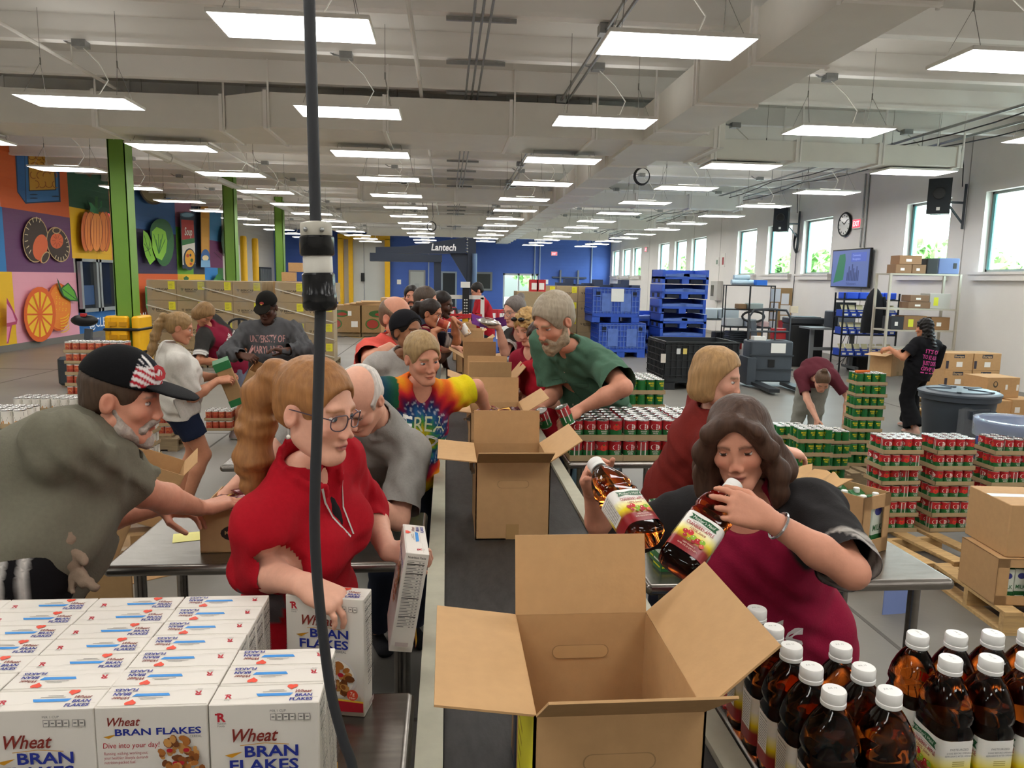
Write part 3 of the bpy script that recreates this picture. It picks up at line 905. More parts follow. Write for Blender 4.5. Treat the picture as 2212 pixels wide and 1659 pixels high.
# ---------------------------------------------------------------- outdoors beyond the windows
struct(MB().box((XR + 0.3, -20, -0.4), (90, 80, -0.25), M('asphalt_outside', '#8c8b86', 0.9)), 'ground_outside')
struct(MB().box((-30, YB + 0.3, -0.4), (XR + 0.3, 90, -0.25), M('asphalt_outside', '#8c8b86', 0.9)), 'ground_outside_back')
LEAF = M('tree_foliage', '#557a3e', 0.8, noise=(2.5, 0.35))
BARK = M('tree_bark', '#5a4a3c', 0.9)
def tree(x, y, h, r, seed, label):
 rnd = random.Random(seed)
 o = thing('tree', label, 'tree', (x, y, -0.3), 0, 'trees outside the windows')
 MB().tube([(0, 0, 0), (0.1, 0, h * 0.45), (0, 0.1, h * 0.8)], [0.25, 0.18, 0.08], BARK, 7).build('trunk', o)
 mb = MB()
 for k in range(420):
  t, ph = rnd.random() * 2 * PI, math.acos(rnd.uniform(-0.8, 1))
  rr = r * rnd.uniform(0.55, 1.0)
  c = Vector((rr * math.sin(ph) * math.cos(t), rr * math.sin(ph) * math.sin(t), h * 0.62 + rr * 0.95 * math.cos(ph)))
  s = rnd.uniform(0.35, 0.7)
  a = Vector((rnd.uniform(-1, 1), rnd.uniform(-1, 1), rnd.uniform(-1, 1))).normalized()
  b = a.cross(Vector((rnd.uniform(-1, 1), rnd.uniform(-1, 1), 0.3))).normalized()
  n_ = a.cross(b)
  mb.add([c + a * s, c + b * s * 0.7, c - a * s, c - b * s * 0.7, c + n_ * s * 0.3], [(0, 1, 4), (1, 2, 4), (2, 3, 4), (3, 0, 4)], LEAF)
 mb.build('crown', o)
for k, (x, y, h, r) in enumerate([(26 + (j % 3) * 1.5, 34.8 + 5.2 * j, 4.1 + 0.5 * (j % 3), 1.7 + 0.12 * (j % 4)) for j in range(14)] + [(-6, 75, 5.5, 2.6), (2, 78, 5.5, 2.6), (9, 74, 5.5, 2.6)]):
 tree(x, y, h, r, k, 'leafy green tree outside beyond the hall windows')
o = thing('neighbour_building', 'pale low building with an orange band outside the near windows', 'building', (26, 22, -0.3))
MB().box((0, -14, 0), (12, 9, 4.6), M('outside_wall', '#e9e4da', 0.8)).build('wall', o)
MB().box((-0.05, -14, 2.2), (0.0, 9, 4.0), M('outside_orange', '#e6b98a', 0.8)).build('band', o)
mb = MB()
mb.add([(-0.5, -14, 4.6), (12, -14, 4.6), (5.5, -14, 7.5), (-0.5, 0, 4.6), (12, 0, 4.6), (5.5, 0, 7.5)], [(0, 1, 2), (3, 5, 4), (0, 2, 5, 3), (1, 4, 5, 2)], M('outside_roof', '#8f969c', 0.7))
mb.build('roof', o)
# =================================================================== EQUIPMENT AND FURNITURE
BELT = M('conveyor_belt', '#2c2b2a', 0.5, noise=(14, 0.45), bump=(40, 0.08), stretch=(3, 1, 1))
RAILM = M('rail_paint', '#b9b7a4', 0.5, 0.1, noise=(15, 0.1))
TZ = 0.91
o = thing('conveyor', 'long flat belt conveyor with black belt and pale metal side rails', 'conveyor', (0.285, 5.0, 0))
MB().box((-0.285, -6, 0.86), (0.285, 6.4, 0.9), BELT).build('belt', o)
for s in (-1, 1):
 MB().box((s * 0.287, -6, 0.7), (s * 0.345, 6.4, 0.915), RAILM).build('side_rail', o)
for y in (-5.2, -2.6, 0.0, 2.6, 5.6):
 for s in (-1, 1):
  MB().box((s * 0.33, y - 0.04, 0), (s * 0.27, y + 0.04, 0.7), DARKM).build('leg', o)
 MB().box((-0.3, y - 0.03, 0.25), (0.3, y + 0.03, 0.31), DARKM).build('cross_member', o)
MB().tube([(-0.28, 6.4, 0.86), (0.28, 6.4, 0.86)], 0.04, GALV, 12).build('end_roller', o, True)
def steel_table(label, x0, x1, y0, y1, casters=True, shelf=False):
 o = thing('steel_table', label, 'table', ((x0 + x1) / 2, (y0 + y1) / 2, 0), 0, 'stainless steel packing tables')
 w, d = (x1 - x0) / 2, (y1 - y0) / 2
 mb = MB()
 mb.box((-w + 0.02, -d + 0.02, TZ - 0.035), (w - 0.02, d - 0.02, TZ), STEEL)
 r = 0.02
 for pa, pb in (((-w + r, -d + r), (w - r, -d + r)), ((-w + r, d - r), (w - r, d - r)), ((-w + r, -d + r), (-w + r, d - r)), ((w - r, -d + r), (w - r, d - r))):
  mb.tube([(pa[0], pa[1], TZ - r), (pb[0], pb[1], TZ - r)], r, STEEL, 12)
 for sx in (-1, 1):
  for sy in (-1, 1):
   mb.sphere((sx * (w - r), sy * (d - r), TZ - r), r, STEEL, 12, 6)
 mb.build('top', o, True)
 for sx in (-1, 1):
  for sy in (-1, 1):
   MB().tube([(sx * (w - 0.09), sy * (d - 0.09), 0.1), (sx * (w - 0.09), sy * (d - 0.09), TZ - 0.03)], 0.021, STEEL, 10).build('leg', o, True)
   mb = MB()
   mb.tube([(sx * (w - 0.09) - 0.012, sy * (d - 0.09), 0.045), (sx * (w - 0.09) + 0.012, sy * (d - 0.09), 0.045)], 0.045, BLACKM, 14).box((sx * (w - 0.09) - 0.018, sy * (d - 0.09) - 0.02, 0.06), (sx * (w - 0.09) + 0.018, sy * (d - 0.09) + 0.02, 0.12), GALV)
   mb.build('caster', o)
 if shelf:
  MB().box((-w + 0.08, -d + 0.08, 0.3), (w - 0.08, d - 0.08, 0.32), STEEL).build('undershelf', o)
 return o
steel_table('stainless steel table crowded with cereal cartons', -1.45, -0.07, 0.7, 1.69)
steel_table('stainless steel table carrying the small carton of snack bags', -1.16, -0.075, 2.5, 3.08)
steel_table('stainless steel table between the ponytail woman and the bald man', -1.18, -0.08, 3.88, 4.5)
steel_table('stainless steel table with juice bottles on it', 0.636, 1.75, 0.75, 1.6)
steel_table('stainless steel table with the milk case on it', 0.66, 1.745, 2.27, 2.9)
steel_table('stainless steel table loaded with spaghetti sauce trays', 0.665, 1.85, 3.92, 4.55)
steel_table('stainless steel table behind the man in the green shirt', 0.69, 1.8, 5.62, 6.16)
steel_table('stainless steel table farther along on the window side', 0.69, 1.8, 6.9, 7.5)
steel_table('stainless steel table in front of the man in coral', -1.3, -0.09, 5.75, 6.3)
# ------------------------------------------------------------- hanging power cord with plug and connector
YC = 1.05
top = Yp(668, 0, YC)
o = thing('power_cord', 'thick black power cord with a black and white connector hanging from the ceiling', 'power cord', (top.x, top.y, 0.75))
off = Vector(o.location)
pt = [(top.x - 0.006, YC, ZD), (top.x - 0.003, YC, 3.2)] + [tuple(Yp(px, py, YC)) for px, py in ((668, 0), (675, 240), (682, 482))]
MB().tube([Vector(p) - off for p in pt], 0.0078, CORD, 12).build('upper_cord', o, True)
low = [(692, 668), (690, 760), (686, 900), (681, 1040), (680, 1150), (687, 1270), (700, 1390), (716, 1500), (742, 1600), (766, 1680)]
pl = [Vector(Yp(px, py, YC)) for px, py in low]
pl += [Vector((-0.11, 1.05, 0.93)), Vector((-0.064, 1.06, 0.84)), Vector((-0.062, 1.06, 0.75))]
# smooth the path
sm = []
for i in range(len(pl) - 1):
 p0, p1, p2, p3 = pl[max(i - 1, 0)], pl[i], pl[i + 1], pl[min(i + 2, len(pl) - 1)]
 for k in range(4):
  t = k / 4
  sm.append(0.5 * ((2 * p1) + (p2 - p0) * t + (2 * p0 - 5 * p1 + 4 * p2 - p3) * t * t + (3 * p1 - p0 - 3 * p2 + p3) * t ** 3))
sm.append(pl[-1])
MB().tube([p - off for p in sm], 0.0078, CORD, 12).build('lower_cord', o, True)
WP = M('white_nylon', '#d9d6cc', 0.35)
GP = M('glossy_black_plastic', '#141517', 0.18)
a, b = Vector(Yp(682, 478, YC)), Vector(Yp(692, 672, YC))
ax = (b - a)
L = ax.length
def seg(name, prof, m, seg_n=20):
 q = ax.normalized().to_track_quat('Z', 'Y').to_matrix().to_4x4()
 q.translation = a - off
 return MB().lathe([(r, t * L) for r, t in prof], m, seg_n, T=q).build(name, o, True)
seg('clamp', [(0.012, 0), (0.0205, 0.02), (0.0215, 0.05), (0.0215, 0.15), (0.021, 0.16)], M('clamp_nylon', '#b7b3a6', 0.45))
seg('plug_shell', [(0.0215, 0.16), (0.0235, 0.18), (0.0235, 0.36), (0.022, 0.38)], GP)
seg('plug_face', [(0.0195, 0.38), (0.02, 0.4), (0.02, 0.55), (0.0195, 0.57)], WP)
seg('connector_shell', [(0.0205, 0.57), (0.0225, 0.59), (0.0225, 0.78), (0.0235, 0.8), (0.0235, 0.95), (0.02, 0.99), (0.011, 1.0)], GP)
for s in (-1, 1):
 MB().sphere(tuple(a + ax * 0.1 + Vector((s * 0.011, -0.0195, 0)) - off), 0.0032, GALV, 8, 6).build('screw', o, True)
# ------------------------------------------------------------- shared small makers
KRAFT = M('kraft_cardboard', '#bd9668', 0.75, noise=(30, 0.05), bump=(120, 0.04))
KRAFT2 = M('kraft_cardboard_dark', '#9d7d54', 0.75, noise=(30, 0.06))
KRAFT3 = M('kraft_cardboard_grey', '#a8926f', 0.75, noise=(25, 0.05))
YLAB = M('yellow_label', '#e4dc2e', 0.6)
INK = M('black_ink', '#2c2722', 0.7)
WOOD = M('pallet_wood', '#c09f6c', 0.8, noise=(5, 0.22), bump=(40, 0.15), stretch=(1, 9, 9))
WOOD2 = M('pallet_wood_grey', '#8d7a5d', 0.85, noise=(5, 0.22), stretch=(1, 9, 9))
BINB = M('bin_blue', '#2f55b8', 0.45, noise=(4, 0.05))
BINB2 = M('bin_blue_scuffed', '#5a76bd', 0.6, noise=(6, 0.18))
BIND = M('bin_hole_dark', '#141a2c', 0.8)
def pallet(label, x, y, rot=0.0, wood=WOOD, n=7, w=1.2, d=1.0, group='wooden pallets'):
 o = thing('wooden_pallet', label, 'pallet', (x, y, 0), rot, group)
 first = None
 for k in range(n):
  xx = -w / 2 + 0.05 + k * (w - 0.1) / (n - 1)
  if first is None:
   first = MB().box((-0.05, -d / 2, 0.115), (0.05, d / 2, 0.135), wood).build('deck_board', o)
   first.location = (xx, 0, 0)
  else:
   link_copy(first, o, (xx, 0, 0))
 for yy in (-d / 2 + 0.025, 0, d / 2 - 0.025):
  MB().box((-w / 2, yy - 0.02, 0.02), (w / 2, yy + 0.02, 0.115), wood).build('stringer', o)
 for k in (0, 3, 6):
  xx = -w / 2 + 0.05 + k * (w - 0.1) / 6
  MB().box((xx - 0.05, -d / 2, 0.0), (xx + 0.05, d / 2, 0.02), wood).build('bottom_board', o)
 return o
def closed_box(name, label, size, loc, rotz=0.0, mat=KRAFT, group=None, deco=None, tape=True, cat='box'):
 """closed carton with a slit and tape strip on top; deco(Decal) draws on its near (-y) face, u from left, v from bottom"""
 w, d, h = size
 o = thing(name, label, cat, loc, rotz, group)
 MB().rbox((-w / 2, -d / 2, 0), (w / 2, d / 2, h), 0.006, mat, seg=1).build('carton', o)
 if tape:
  MB().box((-w / 2, -0.03, h), (w / 2, 0.03, h + 0.001), M('packing_tape', '#b08d5e', 0.25)).build('tape', o)
 if deco:
  dc = Decal()
  deco(dc, w, h)
  mb = MB()
  dc.onto(mb, (-w / 2, -d / 2, 0), (1, 0, 0), (0, 0, 1), (0, -1, 0), 0.001)
  mb.build('print', o)
 return o
def deco_cap(dc, w, h, lab=True):
 dc.poly([(w * 0.14, h * 0.6), (w * 0.19, h * 0.48), (w * 0.24, h * 0.6)], INK).poly([(w * 0.165, h * 0.58), (w * 0.19, h * 0.52), (w * 0.215, h * 0.58)], KRAFT3)
 dc.text('BERICAP', w * 0.28, h * 0.5, h * 0.1, INK, 'L', bold=0.03, fit=w * 0.45)
 dc.rect(w * 0.3, h * 0.43, w * 0.66, h * 0.455, INK)
 if lab:
  dc.rect(w * 0.72, h * 0.55, w * 0.95, h * 0.95, YLAB)
  for k in range(4):
   dc.rect(w * 0.75, h * (0.64 + 0.07 * k), w * (0.86 + 0.02 * (k % 2)), h * (0.655 + 0.07 * k), C('#9a951f'))
# ------------------------------------------------------------- wrapped carton pallets
WRAP = bpy.data.materials.new('stretch_wrap')
WRAP.use_nodes = True
_n, _l = WRAP.node_tree.nodes, WRAP.node_tree.links
_n.clear()
_t, _g, _m, _o = [_n.new('ShaderNode' + k) for k in ('BsdfTransparent', 'BsdfGlossy', 'MixShader', 'OutputMaterial')]
_nz, _tc, _rp = _n.new('ShaderNodeTexNoise'), _n.new('ShaderNodeTexCoord'), _n.new('ShaderNodeMapRange')
_nz.inputs['Scale'].default_value = 5
_nz.inputs['Detail'].default_value = 5
_rp.inputs[1].default_value, _rp.inputs[2].default_value, _rp.inputs[3].default_value, _rp.inputs[4].default_value = 0.5, 0.8, 0.02, 0.28
_g.inputs['Roughness'].default_value = 0.25
_l.new(_tc.outputs['Object'], _nz.inputs['Vector'])
_l.new(_nz.outputs[0], _rp.inputs[0])
_l.new(_rp.outputs[0], _m.inputs[0])
_l.new(_t.outputs[0], _m.inputs[1])
_l.new(_g.outputs[0], _m.inputs[2])
_l.new(_m.outputs[0], _o.inputs[0])
BC = closed_box('carton', 'kraft carton with black maker mark and yellow label in the wrapped pallet load', (0.57, 0.5, 0.4), (0, 0, 0), 0, KRAFT3, 'wrapped kraft cartons', deco_cap)
_used = [False]
def bcarton(loc, label=None, group=None):
 if not _used[0]:
  _used[0] = True
  BC.location = loc
  if label:
   BC['label'] = label
  if group:
   BC['group'] = group
  return BC
 return dup(BC, loc, None, label, group)
YP_ = 15.6
xs = [Yp(px, 690, YP_).x for px in (326, 446, 600)]
for n, x0 in enumerate(xs):
 nm = ('by the watermelon painting', 'in the middle behind the woman looking down', 'behind the man in the dark cap')[n]
 ww = 0.62 * 2 + 0.01
 pallet('grey wooden pallet under the wrapped cartons ' + nm, x0 + 0.58, YP_ + 0.35, 0, WOOD2, 7, 1.12)
 for r in range(4):
  for c in range(2):
   bcarton((x0 + 0.29 + c * 0.574, YP_ + 0.1, 0.136 + r * 0.405), 'kraft carton with yellow label, wrapped ' + nm)
   if r == 3:
    bcarton((x0 + 0.29 + c * 0.574, YP_ + 0.61, 0.136 + r * 0.405), 'kraft carton in the back row, wrapped ' + nm)
 wr = thing('stretch_wrap', 'clear stretch film around the cartons ' + nm, 'plastic wrap', (x0 + 0.58, YP_ + 0.35, 0.138))
 MB().box((-0.582, -0.53, 0), (0.582, -0.515, 1.64), WRAP).build('film_front', wr)
 MB().box((0.576, -0.53, 0), (0.582, 0.55, 1.64), WRAP).build('film_side', wr)
 for k in range(4):
  z = 0.2 + 0.36 * k
  MB().bar((-0.58, -0.535, z + 0.2), (0.58, -0.535, z - 0.1), 0.008, 0.02, M('film_fold', '#d9d2c4', 0.25)).build('film_fold', wr)
# second group of the same cartons on the window side
x0 = Yp(1158, 700, 19.5).x
for n in range(2):
 pallet('grey wooden pallet under the carton stack beside the blue bins', x0 + 0.55 + n * 1.3, 19.85, 0, WOOD2)
for r in range(4):
 for c in range(4 if r < 3 else 3):
  bcarton((x0 + 0.2 + c * 0.58, 19.6, 0.136 + r * 0.405), 'kraft carton with maker mark stacked behind the man in the green shirt', 'kraft cartons beside the blue bins')
# small cartons on top of the far load
for n, px in enumerate((625, 640)):
 p = Yp(px, 612, 17.2)
 closed_box('carton', ('small kraft carton with hand hole standing on the tall load', 'small kraft carton lying across the tall load')[n], (0.3, 0.3, 0.2), (p.x, 17.2, 1.76 if n == 0 else 1.97), 0.1, KRAFT)
tag(closed_box('carton', 'tall plain carton stack base behind the wrapped cartons', (1.2, 1.0, 1.75), (Yp(632, 650, 17.2).x, 17.2, 0), 0, KRAFT2))
# ------------------------------------------------------------- watermelon bins behind
def deco_melon(dc, w, h):
 dc.ell(w * 0.3, h * 0.32, w * 0.2, h * 0.2, C('#3f6b2b')).ell(w * 0.3, h * 0.32, w * 0.16, h * 0.16, C('#a23a2b')).ell(w * 0.45, h * 0.7, w * 0.25, h * 0.13, C('#35602b')).ell(w * 0.5, h * 0.68, w * 0.13, h * 0.06, C('#a23a2b'))
 dc.rect(w * 0.75, h * 0.2, w * 0.93, h * 0.42, PAPER).rect(w * 0.66, h * 0.62, w * 0.76, h * 0.8, PAPER)
for n, px in enumerate((732, 812)):
 p = Yp(px, 690, 24.0)
 o = closed_box('produce_bin', ('brown bin printed with red melons beside the yellow door frame', 'brown melon bin with flat cardboard sheets piled on it')[n], (1.12, 1.1, 0.85), (p.x + 0.15, 24.2, 0.14), 0, KRAFT2, 'melon bins', deco_melon, False)
 pallet('grey wooden pallet under a brown melon bin', p.x + 0.15, 24.2, 0, WOOD2)
for k in range(4):
 p = Yp(800, 665, 24.0)
 tag(MB().box((-0.8 + 0.07 * k, -0.5, 0), (0.75 - 0.05 * k, 0.5, 0.03), KRAFT).build('cardboard_sheet', None, False, (p.x + 0.1 * k, 24.2, 0.995 + 0.031 * k), 0.05 * k), 'flat brown cardboard sheet piled on a melon bin', 'cardboard sheet', 'flat sheets on the melon bin')
# stack of plain cartons with round blue mark behind the man in coral
o = None
for r in range(4):
 p = Yp(845, 700, 13.0)
 def deco_fork(dc, w, h):
  dc.ell(w * 0.3, h * 0.4, w * 0.2, w * 0.2, C('#2a4668')).rect(w * 0.25, h * 0.28, w * 0.28, h * 0.52, C('#d8c6a0')).rect(w * 0.32, h * 0.28, w * 0.35, h * 0.52, C('#d8c6a0'))
 for c in range(2):
  closed_box('carton', 'kraft carton with a round blue fork emblem stacked behind the man in coral', (0.42, 0.4, 0.38), (p.x + 0.05 + c * 0.43, 13.0, 0.01 + 0.385 * r), 0, KRAFT, 'cartons with fork emblem', deco_fork)
# ------------------------------------------------------------- stretch wrapping machine
NAVY = M('machine_navy', '#27303f', 0.45)
c0 = Yp(1010, 690, 20.0)
o = thing('stretch_wrapper', 'dark navy stretch wrapping machine with a long overhead arm and white lettering', 'wrapping machine', (c0.x, 20.0, 0))
zt_ = Yp(1005, 515, 20).z
MB().box((-0.02, -0.15, 0), (0.2, 0.2, zt_), NAVY).build('mast', o)
MB().tube([(0.16, -0.22, 0), (0.16, -0.22, zt_ - 0.4)], 0.07, M('mast_tube', '#5d7392', 0.3, 0.5), 10).build('guide_tube', o, True)
def W20(px, py):
 p = Yp(px, py, 20)
 return (p.x - c0.x, p.z)
def plate(name, pts, y0, y1, m=NAVY):
 P = [W20(*q) for q in pts]
 n = len(P)
 MB().add([(x, y0, z) for x, z in P] + [(x, y1, z) for x, z in P], [tuple(range(n)), tuple(range(2 * n - 1, n - 1, -1))] + [(i, n + i, n + (i + 1) % n, (i + 1) % n) for i in range(n)], m).build(name, o)
plate('overhead_arm', [(813, 547), (813, 534), (880, 533), (1006, 513), (1006, 548)], -0.2, 0.2)
plate('gusset', [(972, 548), (1018, 548), (1018, 612), (1010, 612)], -0.1, 0.1)
plate('rotating_arm', [(803, 565), (803, 547), (955, 551), (955, 567)], -0.5, -0.2)
plate('film_carriage', [(938, 567), (953, 567), (953, 690), (938, 690)], -0.45, -0.15)
for k in range(5):
 x, z = W20(1008.5, 518 + k * 6.5)
 MB().sphere((x, -0.16, z), 0.035, GALV, 8, 5).build('bolt', o)
dc = Decal()
x, z = W20(932, 541)
dc.text('Lantech', 0, 0, 0.165, M('sign_bright', '#f4f4f4', 0.5), 'L', bold=0.035, shear=0.18, fit=abs(W20(985, 541)[0] - x))
mb = MB()
dc.onto(mb, (x, -0.2, z), (1, 0, 0), (0, 0, 1), (0, -1, 0), 0.004)
mb.build('lettering', o)
MB().box((-0.5, -0.5, 0), (0.7, 0.5, 0.25), NAVY).build('base', o)
# ------------------------------------------------------------- case sealer at the end of the belt (white gantry, red arms)
WG = M('gantry_white', '#e4e2dc', 0.4)
REDM = M('machine_red', '#b3262a', 0.45)
YS = 11.9
o = thing('case_sealer', 'box sealing machine with white gantry, red side drives and a black control post', 'packing machine', (Yp(1000, 700, YS).x, YS, 0))
ox = o.location.x
def S(px, py):
 p = Yp(px, py, YS)
 return (p.x - ox, p.z)
xa, za = S(950, 641)
xb, zb_ = S(1045, 641)
MB().box((xa, -0.04, za - 0.03), (xb, 0.04, za + 0.03), WG).build('gantry_beam', o)
MB().box((xb - 0.05, -0.04, 0), (xb + 0.01, 0.04, za), WG).build('gantry_post', o)
MB().box((xa, -0.04, 0), (xa + 0.05, 0.04, za), WG).build('gantry_post', o)
x0, z0 = S(998, 700)
x1, z1 = S(1013, 622)
MB().box((x0, -0.14, 0.4), (x1, -0.05, z1), BLACKM).build('control_post', o)
for k in range(2):
 for j in range(7):
  MB().sphere((x0 + 0.035 + 0.035 * k, -0.145, z0 + 0.12 + 0.045 * j), 0.012, C('#d8d8d0'), 6, 4).build('indicator', o)
x2, z2 = S(995, 621)
x3, z3 = S(1015, 609)
MB().box((x2, -0.16, z2), (x3, -0.05, z3), PAPER).build('control_box', o)
MB().sphere((x0 + 0.05, -0.15, z0 + 0.07), (0.05, 0.02, 0.05), YELLOWP).build('stop_button', o)
MB().box((S(970, 0)[0], -0.1, za - 0.5), (S(980, 0)[0], -0.06, za), C('#d8c9a0')).build('guide_plate', o)
xr0, zr = S(965, 679)
xr1, _z = S(1040, 679)
for s in (0, 1):
 MB().bar((xr0, -0.15 - 0.05 * s, zr - 0.07 * s), (xr1, -0.15, zr), 0.03, 0.035, REDM).build('drive_arm', o)
for px in (968, 1018):
 xx, zz = S(px, 690)
 MB().box((xx, -0.2, zz - 0.12), (xx + 0.05, -0.14, zz), REDM).build('drive_foot', o)
mb = MB()
mb.tube([(S(945, 672)[0], -0.1, S(0, 672)[1]), (S(958, 655)[0], -0.1, S(0, 650)[1]), (S(985, 652)[0], -0.1, S(0, 652)[1]), (S(990, 680)[0], -0.12, S(0, 680)[1])], 0.022, CORD, 8)
mb.build('hose', o, True)
MB().box((-0.45, -0.3, 0.3), (0.45, 0.9, 0.86), C('#8d908c')).build('machine_bed', o)
# ------------------------------------------------------------- blue bulk bins
def bulk_bin(label, x, y, z, w=1.2, d=1.0, h=0.86, group='open blue bulk bins', dark=False, full=True, rot=0.0):
 A, B2, H_ = (BINB, BINB2, BIND) if not dark else (M('bin_black', '#202326', 0.5), M('bin_black2', '#2b2f33', 0.5), M('bin_black_hole', '#0c0d0e', 0.8))
 o = thing('bulk_bin', label, 'storage bin', (x, y, z), rot, group)
 mb = MB()
 t = 0.04
 z0 = 0.16
 mb.box((-w / 2, -d / 2, z0), (-w / 2 + t, d / 2, h), A).box((w / 2 - t, -d / 2, z0), (w / 2, d / 2, h), A).box((-w / 2, d / 2 - t, z0), (w / 2, d / 2, h), A).box((-w / 2, -d / 2 + 0.01, z0), (w / 2, -d / 2 + t, h), A).box((-w / 2, -d / 2, z0 - 0.03), (w / 2, d / 2, z0 + 0.02), A)
 mb.build('shell', o)
 for xx in (-w / 2, -0.12, w / 2 - 0.2):
  MB().box((xx, -d / 2, 0), (xx + 0.2, d / 2, z0 - 0.02), A).build('foot', o)
 m2 = MB()
 n = 13
 for k in range(n + 1):
  xx = -w / 2 + 0.02 + k * (w - 0.04) / n
  m2.box((xx - 0.008, -d / 2 - 0.012, z0 + 0.06), (xx + 0.008, -d / 2 + 0.012, h - 0.02), B2 if not dark else A)
 for k in range(5):
  zz = z0 + 0.1 + k * (h - z0 - 0.16) / 4
  m2.box((-w / 2, -d / 2 - 0.016, zz - 0.008), (w / 2, -d / 2 + 0.012, zz + 0.008), B2 if not dark else A)
 m2.build('rib_grid', o)
 m3 = MB()
 for k in range(n):
  yy = -d / 2 + 0.04 + k * (d - 0.08) / (n - 1)
  m3.box((-w / 2 - 0.014, yy - 0.008, z0 + 0.04), (-w / 2 + 0.01, yy + 0.008, h - 0.02), A)
 for k in range(6):
  zz = z0 + 0.08 + k * (h - z0 - 0.12) / 5
  m3.box((-w / 2 - 0.018, -d / 2, zz - 0.008), (-w / 2, d / 2, zz + 0.008), A)
 m3.build('rib_grid', o)
 if not dark:
  for s in (-1, 1):
   MB().box((s * w * 0.2 - 0.13, -d / 2 - 0.02, z0 + 0.12), (s * w * 0.2 + 0.13, -d / 2, h - 0.14), B2).build('smooth_panel', o)
   MB().box((s * (w / 2 - 0.14) - 0.05, -d / 2 - 0.014, h - 0.22), (s * (w / 2 - 0.14) + 0.05, -d / 2, h - 0.1), H_).build('latch_hole', o)
 MB().box((-w / 2, -d / 2 - 0.02, h - 0.03), (w / 2, -d / 2 + 0.03, h), A).build('rim', o)
 return o
p = Zp(1342, 772, 0)
bulk_bin('blue plastic bulk bin filled with packets, at the bottom of the pair', p.x, p.y + 0.5, 0)
b2 = bulk_bin('blue plastic bulk bin with a white paper, stacked on another blue bin', p.x - 0.17, p.y + 0.55, 0.875)
MB().box((-0.14, -0.545, 0.52), (0.18, -0.525, 0.84), PAPER).build('paper_sign', b2)
mb = MB()
rr = random.Random(3)
for k in range(40):
 mb.sphere((p.x + rr.uniform(-0.5, 0.5), p.y + 0.5 + rr.uniform(-0.4, 0.4), 0.76), (0.09, 0.07, 0.05), C(('#d9c7a2', '#c9a98a', '#e6dcc6')[k % 3]), 7, 5)
tag(mb.build('snack_packets', None, True), 'loose pale packets filling the lower blue bin', 'packets', kind='stuff')
for n in range(2):
 q = Yp((1345, 1395)[n], 690, 22.5)
 bulk_bin(('blue bulk bin far back behind the paired bins', 'blue bulk bin far back beside the folded bins')[n], q.x, 22.5 + n, 0)
q = Yp(1085, 690, 17.0)
bq = bulk_bin('blue bulk bin beside the man in the red polo, red cartons on it', q.x, 17.3, 0, group='blue bins at the machine')
MB().box((-0.15, -0.53, 0.55), (0.15, -0.512, 0.85), PAPER).build('paper_sign', bq)
q = Yp(975, 690, 18.0)
bulk_bin('blue bulk bin behind the sealing machine', q.x, 18.2, 0, group='blue bins at the machine')
for n, (px, py, yy) in enumerate(((1064, 630, 17.2), (1085, 630, 17.2), (1152, 636, 18.8), (1168, 636, 18.8), (975, 622, 18.2))):
 p2 = Yp(px, py, yy)
 o = thing('product_carton', 'small red and white product carton ' + ('on the blue bin by the man in red', 'on the blue bin near the entrance', 'on the pale carton stack', 'beside another carton on the pale stack', 'on the bin behind the sealing machine')[n], 'carton', (p2.x, yy, 0.9 if n in (0, 1, 4) else 1.6))
 MB().box((-0.11, -0.1, 0), (0.11, 0.1, 0.3), C('#b92a32')).build('carton', o)
 MB().box((-0.06, -0.104, 0.05), (0.07, -0.1, 0.22), PAPER).build('front_print', o)
q = Yp(1160, 690, 18.8)
closed_box('carton', 'wide pale carton stack topped by red cartons', (1.1, 0.9, 1.6), (q.x, 19.0, 0), 0, KRAFT3)
def folded_bin(label, x, y, z, rot):
 o = thing('folded_bulk_bin', label, 'storage bin', (x, y, z), rot, 'stack of collapsed blue bins')
 w, d, h = 1.2, 1.0, 0.355
 mb = MB()
 mb.box((-w / 2, -d / 2, 0.12), (w / 2, d / 2, 0.18), BINB).box((-w / 2, -d / 2, 0.0), (-w / 2 + 0.07, d / 2, h), BINB).box((w / 2 - 0.07, -d / 2, 0), (w / 2, d / 2, h), BINB).box((-0.09, -d / 2, 0), (0.09, d / 2, 0.13), BINB).box((-w / 2, d / 2 - 0.07, 0), (w / 2, d / 2, h), BINB)
 mb.build('base', o)
 for s in (-1, 1):
  MB().box((s * 0.3 - 0.16, -d / 2 + 0.03, 0.02), (s * 0.3 + 0.16, -d / 2 + 0.06, 0.11), BIND).build('fork_pocket', o)
  MB().box((-w / 2 - 0.004, s * 0.22 - 0.1, 0.03), (-w / 2, s * 0.22 + 0.1, 0.14), BIND).build('side_hole', o)
 for k, (xa, xb, zz, tl) in enumerate(((-0.52, 0.1, 0.2, 0.02), (-0.05, 0.52, 0.23, -0.03))):
  MB().bar((xa, -d / 2 + 0.3, zz), (xb, -d / 2 + 0.3, zz + tl), 0.6, 0.075, BINB2).build('folded_wall', o)
 return o
p = Zp(1470, 772, 0)
for k in range(6):
 folded_bin('collapsed blue bulk bin, ' + ('lowest', 'second from the floor', 'third from the floor', 'fourth from the floor', 'fifth from the floor', 'topmost')[k] + ' of the tall stack', p.x + 0.015 * ((k * 7) % 3), p.y + 0.5, 0.372 * k, 0.03 * ((k * 5) % 3 - 1))
q = Yp(1400, 690, 19.3)
for k in range(3):
 folded_bin('collapsed blue bulk bin in the short stack, ' + ('on the floor', 'in the middle', 'on top')[k], q.x + 0.1, 19.9, 0.372 * k, 0.02)
p = Zp(1512, 842, 0)
bulk_bin('black ribbed plastic bulk bin standing empty on the floor', p.x, p.y + 0.55, 0, 1.35, 1.15, 0.86, 'black bulk bin', True)
